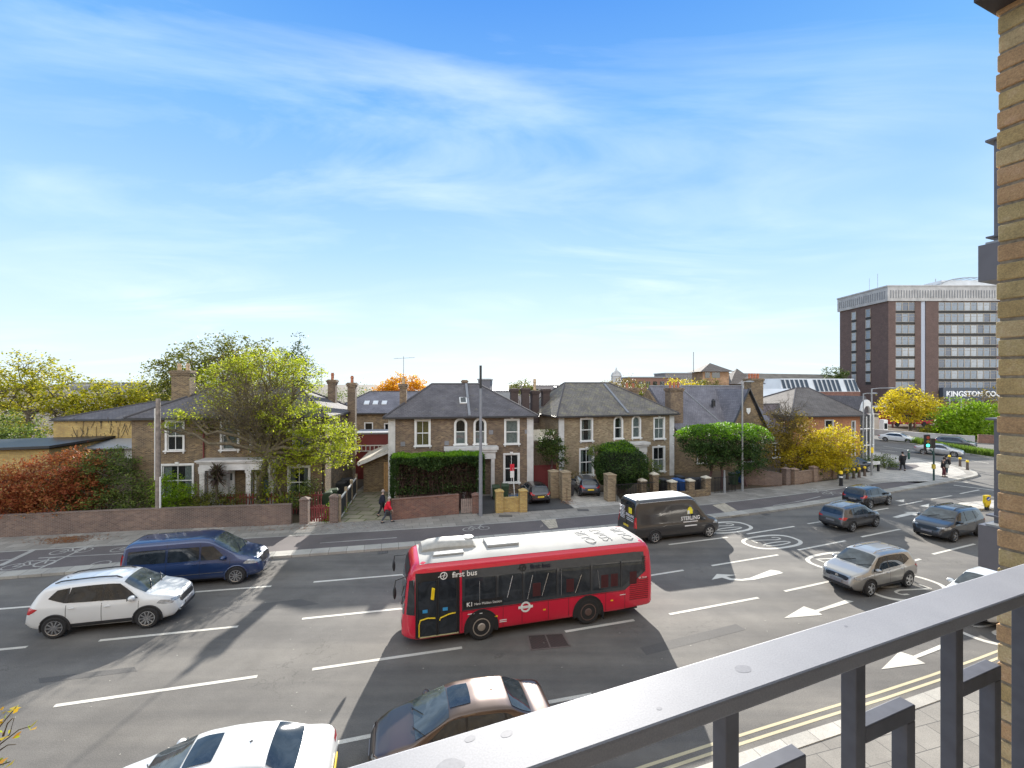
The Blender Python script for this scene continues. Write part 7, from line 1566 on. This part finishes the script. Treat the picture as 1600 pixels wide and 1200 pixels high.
# front garden shrubs
def shrub(name, label, lobes, mat, nclus, nleaf, crad, leaf, seed, cat='shrub', twigs=50, shell=.5):
    x, y = lobes[0][0], lobes[0][1]; return tree(name, label, (x,y,.1), (x,y,.5), lobes, mat, nclus, nleaf, crad, leaf, .06, cat=cat, seed=seed, twigs=twigs, twr=.01, shell=shell, crownname='foliage', group=None)
shrub('red_shrub','large rust-red shrub behind the garden wall at the left edge',[L(30,765,28.2,2.0,1.6),L(75,745,28.6,2.3,1.5),L(115,730,29,1.9,1.2),L(20,790,27.6,1.8,1.0),L(90,785,28.4,2.2,1.2),L(-20,770,27.6,2,1.6),L(135,770,28.8,1.4,1.2)],RED,760,32,.24,.07,41,twigs=160)
shrub('green_shrub','broad mixed green shrub behind the garden wall left of the wooden pole',[L(160,735,29.6,1.9,1.2),L(190,760,29.4,1.8,1.4),L(150,790,28.8,2.0,1.0),L(215,785,29.2,1.4,1.0),L(175,720,30,1.4,.9),L(110,800,28.4,1.4,.8)],SHR,420,26,.22,.065,42,twigs=120)
shrub('fern_shrub','feathery lime-green bush right behind the wooden pole',[L(262,770,29.4,1.1,1.1),L(275,785,29.4,1.1,.9),L(258,750,29.5,.6,.6),L(290,770,29.5,.7,.7)],LIM,170,28,.2,.06,43)
shrub('low_shrub','low clipped olive shrub in front of the porch',[L(315,780,29.9,1.2,.55),L(345,775,30.2,1.2,.6),L(300,788,29.6,1.0,.5),L(365,782,30.2,1.0,.5)],OLV,150,26,.18,.05,44)
shrub('rusty_shrub','brownish shrubs between the red and the green shrub tops',[L(100,760,28.9,1.5,1.1),L(140,745,29.2,1.2,.9)],BRN,90,22,.25,.06,45)
shrub('laurel_shrub','dark shrub at the foot of the spreading tree',[L(470,775,30.8,.9,.8),L(485,760,31.2,.6,.6),L(452,782,30.4,.8,.5)],SHR,90,24,.18,.055,46)
shrub('grass_clump','bright green plants along the foot of the black panel fence',[L(516,806,29.9,.45,.35),L(524,797,30.8,.55,.4),L(533,790,31.8,.5,.35),L(512,812,29.5,.3,.25)],LIM,110,26,.12,.05,47)
shrub('porch_shrub','low dark hedge in front of the brick office',[L(1352,722,48.5,1.5,.8),L(1380,722,49,1.5,.8),L(1366,726,48.5,1.8,.7)],SHR,130,24,.22,.07,48,cat='hedge')
shrub('dark_shrub','dark shrubs behind the reddish brick wall under the yellow tree',[L(1255,738,43.2,1.8,.8),L(1285,736,43.6,1.8,.8),L(1240,745,42.6,1.2,.6)],DKG,130,24,.2,.065,49)
shrub('dry_creeper','reddish dry creeper over the wall below the ground-floor window of the right villa',[L(890,755,38.6,.8,.5),L(905,742,39.3,1.2,.3),L(882,765,37.6,.6,.6)],BRN,80,14,.2,.05,50)
cd = empty('cordyline_palm',(XY(338,30.0),30.0,.1),0,'spiky dark cordyline palm in front of the white porch','palm')
MB().tube([(0,0,0),(.05,0,1.2),(0,0,2.6)],[.12,.10,.09],8).build('trunk',M['bark'],cd); cl = MB()
for hh,n_,ln in ((2.65,150,1.15),(3.05,90,1.0)):
    for i in range(n_):
        a=rnd.uniform(0,6.28); e=rnd.uniform(-.6,1.35); l=ln*rnd.uniform(.7,1.1); c,s=math.cos(a),math.sin(a); ce,se=math.cos(e),math.sin(e); o=len(cl.v); w=.04
        cl.v += [(-s*w,c*w,hh),(s*w,-c*w,hh),(c*ce*l*.6+s*w,s*ce*l*.6-c*w,hh+se*l*.6),(c*ce*l*.6-s*w,s*ce*l*.6+c*w,hh+se*l*.6),(c*ce*l,s*ce*l,hh+se*l*.85-.12)]; cl.f += [(0+o,1+o,2+o,3+o),(3+o,2+o,4+o)]
cl.build('crown',leafm('palm_blades',[(.05,.03,.03),(.09,.06,.05),(.10,.10,.05)],.2),cd,uv=False)
# clipped hedge
hg = empty('clipped_hedge',(-8.2,31.0,.1),R(12.5),'tall clipped box-shaped hedge with a brown twiggy lower half above the red brick wall','hedge'); rs = np.random.default_rng(60)
W_,D_,Ht = 6.35,1.9,3.85
P=[];Q=[];T_=[]
n=24000; u=rs.random(n)*W_; z=1.25+rs.random(n)**.9*(Ht-1.25); y=rs.random(n)**2.2*D_*.8
wob=.10*np.sin(u*2.3)+.07*np.sin(z*3+u); edge=(z>3.15+.25*np.sin(u*1.7))|(u<.45)|(u>W_-.5)|(rs.random(n)<.05)|((z<1.85)&(rs.random(n)<.28))
pts=np.stack([u+rs.normal(size=n)*.05,y+wob-.05*(z-1.2),z+.05*np.sin(u*4)],1); P=pts[edge]; Q=pts[~edge]; Q=Q[rs.random(len(Q))<.42]; Q[:,1]+=.18
nt=9000; tp=np.stack([rs.random(nt)*W_,rs.random(nt)*D_,Ht+rs.normal(size=nt)*.05],1); tp[:,2]+=.05*np.sin(tp[:,0]*3)
ns=5000; sd=np.concatenate([np.stack([W_+rs.normal(size=ns)*.06,rs.random(ns)*D_,1.0+rs.random(ns)*2.85],1),np.stack([rs.normal(size=ns)*.06,rs.random(ns)*D_,.6+rs.random(ns)*3.25],1)])
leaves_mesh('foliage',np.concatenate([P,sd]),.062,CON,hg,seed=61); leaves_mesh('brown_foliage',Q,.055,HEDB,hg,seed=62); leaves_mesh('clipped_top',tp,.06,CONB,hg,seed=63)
tw_=MB()
for i in range(90):
    x=rnd.uniform(.1,W_-.1); y=rnd.uniform(.2,D_-.3); P_=limb(tw_,(x,y,-.1),(x+rnd.uniform(-.3,.3),y,rnd.uniform(2.4,3.6)),.035,.012,rs,.05,4,5)
    for k in range(7): q=P_[rnd.randint(1,4)]; limb(tw_,q,(q[0]+rnd.uniform(-.5,.5),q[1]-rnd.uniform(.1,.5),q[2]+rnd.uniform(-.1,.5)),.012,.006,rs,.05,2,4)
tw_.build('stems',M['bark_red'],hg,uv=False)
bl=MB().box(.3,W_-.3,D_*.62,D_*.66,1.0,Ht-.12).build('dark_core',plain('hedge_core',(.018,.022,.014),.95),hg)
# round bush at house C
rb_ = empty('round_bush',(XY(968,36.6),36.6,.1),0,'dense round clipped dark green bush in front of the mossy-roofed villa','bush'); rs=np.random.default_rng(70); n=17000; d=rs.normal(size=(n,3)); d/=np.linalg.norm(d,axis=1)[:,None]
rr_=(1+.05*np.sin(d[:,0]*9)+.05*np.sin(d[:,2]*8+d[:,1]*5))*rs.uniform(.86,1.03,size=n); C_=d*rr_[:,None]*np.array([2.15,1.7,1.85])+np.array([0,0,2.35]); leaves_mesh('foliage',C_,.065,CON,rb_,seed=71)
m_=C_[C_[:,2]>3.6]; leaves_mesh('top_leaves',m_+rs.normal(size=m_.shape)*.06,.06,CONB,rb_,seed=72)  # brighter green leaves over the upper part of the bush
t_=MB(); [limb(t_,(rnd.uniform(-.3,.3),0,-.1),(rnd.uniform(-1.2,1.2),rnd.uniform(-.6,.6),rnd.uniform(1.6,3.0)),.08,.03,rs,.06,4,6) for _ in range(9)]; t_.build('stems',M['bark'],rb_,uv=False)
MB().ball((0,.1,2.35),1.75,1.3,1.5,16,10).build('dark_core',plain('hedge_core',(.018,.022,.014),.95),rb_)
shrub('side_bush','lighter green bush leaning out right of the round clipped bush',[L(1018,735,37.2,.75,.9),L(1012,750,37,.8,.7),L(930,705,36.8,.6,.6)],SHR,120,26,.16,.06,73)
# twig tips of a street tree just below the balcony
tg = empty('near_twigs',(-2.9,2.9,5.2),0,'leafy twig tips with yellow-green leaves poking in at the bottom left corner','twigs'); tm=MB(); rs=np.random.default_rng(80); LP=[]
def W(px,py,Y): x,_,z=AT(px,py,Y); return (x+2.9,Y-2.9,z-5.2)
Yt=2.6
for P_ in ([(-30,1210),(0,1163),(30,1140),(50,1134)],[(-30,1190),(0,1158),(15,1148),(22,1122)],[(-20,1160),(0,1135),(14,1118),(26,1104)],[(-20,1190),(0,1172),(12,1164),(25,1163)],[(5,1150),(12,1130),(20,1122)],[(-20,1215),(0,1195),(16,1190)]):
    tm.tube([W(a,b,Yt) for a,b in P_],[.006,.004,.003,.002][:len(P_)],5)
tm.build('twig',M['bark'],tg,uv=False)
for px,py in ((26,1104),(22,1107),(17,1112),(24,1110),(3,1107),(5,1112),(3,1148),(6,1152),(2,1144),(52,1133),(50,1137),(46,1138),(27,1147),(26,1152),(15,1141),(4,1190),(8,1194),(14,1192),(2,1186),(0,1130),(7,1117),(0,1125)):
    w=W(px+rnd.uniform(-2,2),py+rnd.uniform(-2,2),Yt+rnd.uniform(-.03,.03)); LP.append(w)
leaves_mesh('leaves',np.array(LP),.022,leafm('near_leaves',[(.16,.30,.02),(.36,.42,.03),(.55,.38,.04),(.50,.22,.05)],.4,.4),tg,seed=81)
# ------------------------------------------------------------------ balcony: handrail, brick pier, neighbouring balconies
u = Vector((1,.411,0)).normalized(); v = Vector((-u.y,u.x,0)); zt = H-.45
rl = empty('balcony_railing',(.6, .8155, zt),math.atan2(u.y,u.x),'grey steel balcony railing with a broad flat handrail across the bottom right','railing')
def rc(px):       # local x where the rail centreline crosses a photo column
    k=(px-800)/F; c0=.8155-.411*.6; Y=c0/(1-.411*k); X=k*Y; return (Vector((X,Y,0))-Vector((.6,.8155,0))).dot(u)
rm = NT('rail_metal'); rm.set(Roughness=.62,Metallic=.0); rm.b.inputs['Specular IOR Level'].default_value=.55; rm.b.inputs['Coat Weight'].default_value=.0; rm.b.inputs['Coat Roughness'].default_value=.30
nz=rm.noise(5,6,obn(rm),.7); c_=rm.ramp(nz,[(.3,(.25,.255,.285)),(.7,(.30,.305,.335))]); vo=rm.n('TexVoronoi',i_Scale=2.6); mpp=rm.n('Mapping'); mpp.inputs['Scale'].default_value=(1,1,0); rm.l(obn(rm),mpp.inputs[0]); nd=rm.n('TexNoise',i_Scale=25); ad=rm.n('VectorMath',operation='MULTIPLY_ADD'); rm.l(nd.outputs[1],ad.inputs[0]); ad.inputs[1].default_value=(.03,.03,0); rm.l(mpp.outputs[0],ad.inputs[2]); rm.l(ad.outputs[0],vo.inputs[0])
spt=rm.ramp(vo.outputs[0],[(.045,(1,1,1)),(.06,(0,0,0))]); ms=rm.n('Math',operation='MULTIPLY',i_1=.0); rm.l(spt,ms.inputs[0]); c_=rm.mixc(ms.outputs[0],c_,(.09,.09,.11)); c_=rm.mixc(.12,c_,rm.ramp(rm.noise(400,2,obn(rm)),[(.3,(.1,.1,.1)),(.7,(.9,.9,.9))]),'OVERLAY'); rm.col(c_); rm.bump(rm.noise(300,2,obn(rm)),.08,.001)
barm = plain('railing_dark',(.125,.128,.15),.5,var=.1,nscale=30)
x0r,x1r=rc(60),rc(1640)
st_m=plain('dried_water',(.215,.22,.25),.62,var=.1,nscale=200); rsn=random.Random(4)
MB().box(-1.6,1.6,-.043,.043,-.026,0).build('handrail',rm.m,rl,bevel=.004)
ps=[rc(850),rc(1134),rc(1333),rc(1487),rc(1597)]
ps=[ps[0]-.31*k for k in (3,2,1)]+ps
for x in ps:
    MB().box(x-.0135,x+.0135,-.0135,.0135,-1.0,-.026).build('post',barm,rl,bevel=.002)
    a=MB(); a.box(x+.0135,x+.165,-.0135,.0135,-.195,-.165); a.box(x+.138,x+.165,-.0135,.0135,-1.0,-.195); a.build('stepped_bar',barm,rl,bevel=.002)
MB().box(-1.6,1.6,-.02,.02,-1.04,-1.0).build('bottom_rail',barm,rl)
E = Vector((1.958,1.84,0))
pr = empty('brick_pier',(E.x,E.y,0),math.atan2(u.y,u.x),'yellow stock brick wall end at the right edge beside the balcony','wall')
rb2=random.Random(5); bks=[MB(),MB(),MB(),MB()]; mort=MB(); mort.box(.007,.7,-3.2,-.008,6.2,11.6)
course=.0765
for k in range(int(5.4/course)):
    z=6.2+k*course; off=0 if k%2 else .1125; y=0.0; first=True
    while y>-2.6:
        l=(.215 if not(first and k%2==0) else .1025); jx=rb2.uniform(-.003,.003); jz=rb2.uniform(-.002,.002)
        b=bks[rb2.randrange(4)]; w_=.66; x0=jx; y1=y+(rb2.uniform(-.005,.003) if first else 0)
        o=len(b.v); 
        n_=5
        b.box(x0,w_,y-l,y1,z+.004+jz,z+course-.007+jz); y-=l+.010; first=False
bm_cols=[(.60,.42,.19),(.67,.49,.26),(.57,.42,.20),(.60,.37,.19)]
for i,b in enumerate(bks):
    t=NT('near_brick%d'%i); p=obn(t); c=bm_cols[i]; nz=t.noise(9,6,p,.7); nf=t.noise(160,4,p,.7)
    cc=t.ramp(nz,[(.3,tuple(q*.72 for q in c)),(.55,c),(.75,(c[0]*1.15,c[1]*1.2,c[2]*1.5))]); cc=t.mixc(.35,cc,t.ramp(nf,[(.3,(.1,.1,.1)),(.7,(.9,.9,.9))]),'OVERLAY')
    t.col(cc); t.set(Roughness=.95); mxb=t.n('Math',operation='MULTIPLY_ADD',i_1=.35); t.l(nf,mxb.inputs[0]); t.l(nz,mxb.inputs[2]); t.bump(mxb.outputs[0],.8,.010); b.build('brickwork',t.m,pr,bevel=.005)
mort.build('mortar',plain('lime_mortar',(.34,.28,.20),.95,var=.25,nscale=60),pr)
sb = empty('upper_balcony_edge',(E.x,E.y,0),math.atan2(u.y,u.x),'dark edge of the balcony above at the top right corner','balcony'); MB().box(-.14,.7,-.5,.012,10.506,10.75).build('fascia',plain('dark_soffit',(.06,.05,.05),.7),sb)
for (za,zb_,post0,lab) in ((7.6,7.18,0,'grey metal-edged balcony of the next flat, right of the dark SUV'),(10.38,10.02,1,'grey metal-edged balcony of the next flat one storey up')):
    cx,cy = 4.66,4.55; nb = empty('neighbour_balcony',(cx,cy,0),math.atan2(u.y,u.x),lab,'balcony','balconies of the neighbouring flat')
    MB().box(0,3,-2.2,.0,zb_,za).build('fascia',plain('fascia_grey',(.14,.14,.16),.45,var=.05),nb); MB().box(.01,2.9,-2.1,-.05,za,za+.02).build('deck',M['metal_grey'],nb); MB().box(.42,.43,-.0,.004,zb_,za).build('joint',M['black'],nb)
    MB().box(.12,.17,-.12,-.07,za,za+1.04).build('post',barm,nb); MB().box(.08,3,-.17,-.02,za+1.04,za+1.06).build('handrail',barm,nb); MB().box(.09,.3,-.18,-.02,za+.08,za+.095).build('flange',barm,nb)

ob = empty('own_building',(.6,.806,0),math.atan2(u.y,u.x),'yellow brick apartment building the balcony belongs to, behind the viewpoint','building')
w_=MB(); w_.box(-60,-1.6,-14,-1.35,0,15); w_.box(2.6,60,-14,-1.35,0,15); w_.box(-1.6,2.6,-14,-1.35,0,7.40); w_.box(-1.6,2.6,-14,-1.35,9.9,15); w_.box(-1.6,2.6,-14,-3,7.4,9.9); w_.build('wall',M['stock'],ob)
MB().box(-1.6,2.6,-1.52,-1.47,7.4,9.9).build('patio_door',M['pane_dark'],ob); MB().box(-1.8,2.6,-1.349,.10,7.25,7.45).build('balcony_floor',M['concrete'],ob); MB().box(-1.8,1.35,-1.349,.10,10.5,10.7).build('balcony_ceiling',M['post_grey'],ob)

for px,yy,rr in ((1161,.0,.013),(800,.018,.008),(702,-.004,.016),(655,-.012,.02),(745,.028,.007),(1015,-.02,.004),(1340,.02,.004)):
    xc=rc(px); q=MB(); N_=32; ph=rsn.uniform(0,6); pts=[(xc+rr*(1+.10*math.sin(2*t+ph)+.04*math.sin(5*t+ph))*math.cos(t), yy+rr*.75*(1+.08*math.sin(2*t+ph*2))*math.sin(t)) for t in [2*math.pi*k/N_ for k in range(N_)]]
    if abs(xc)<1.55: q.flat([(a,max(-.038,min(.038,b))) for a,b in pts],.0002).build('water_mark',st_m,rl)
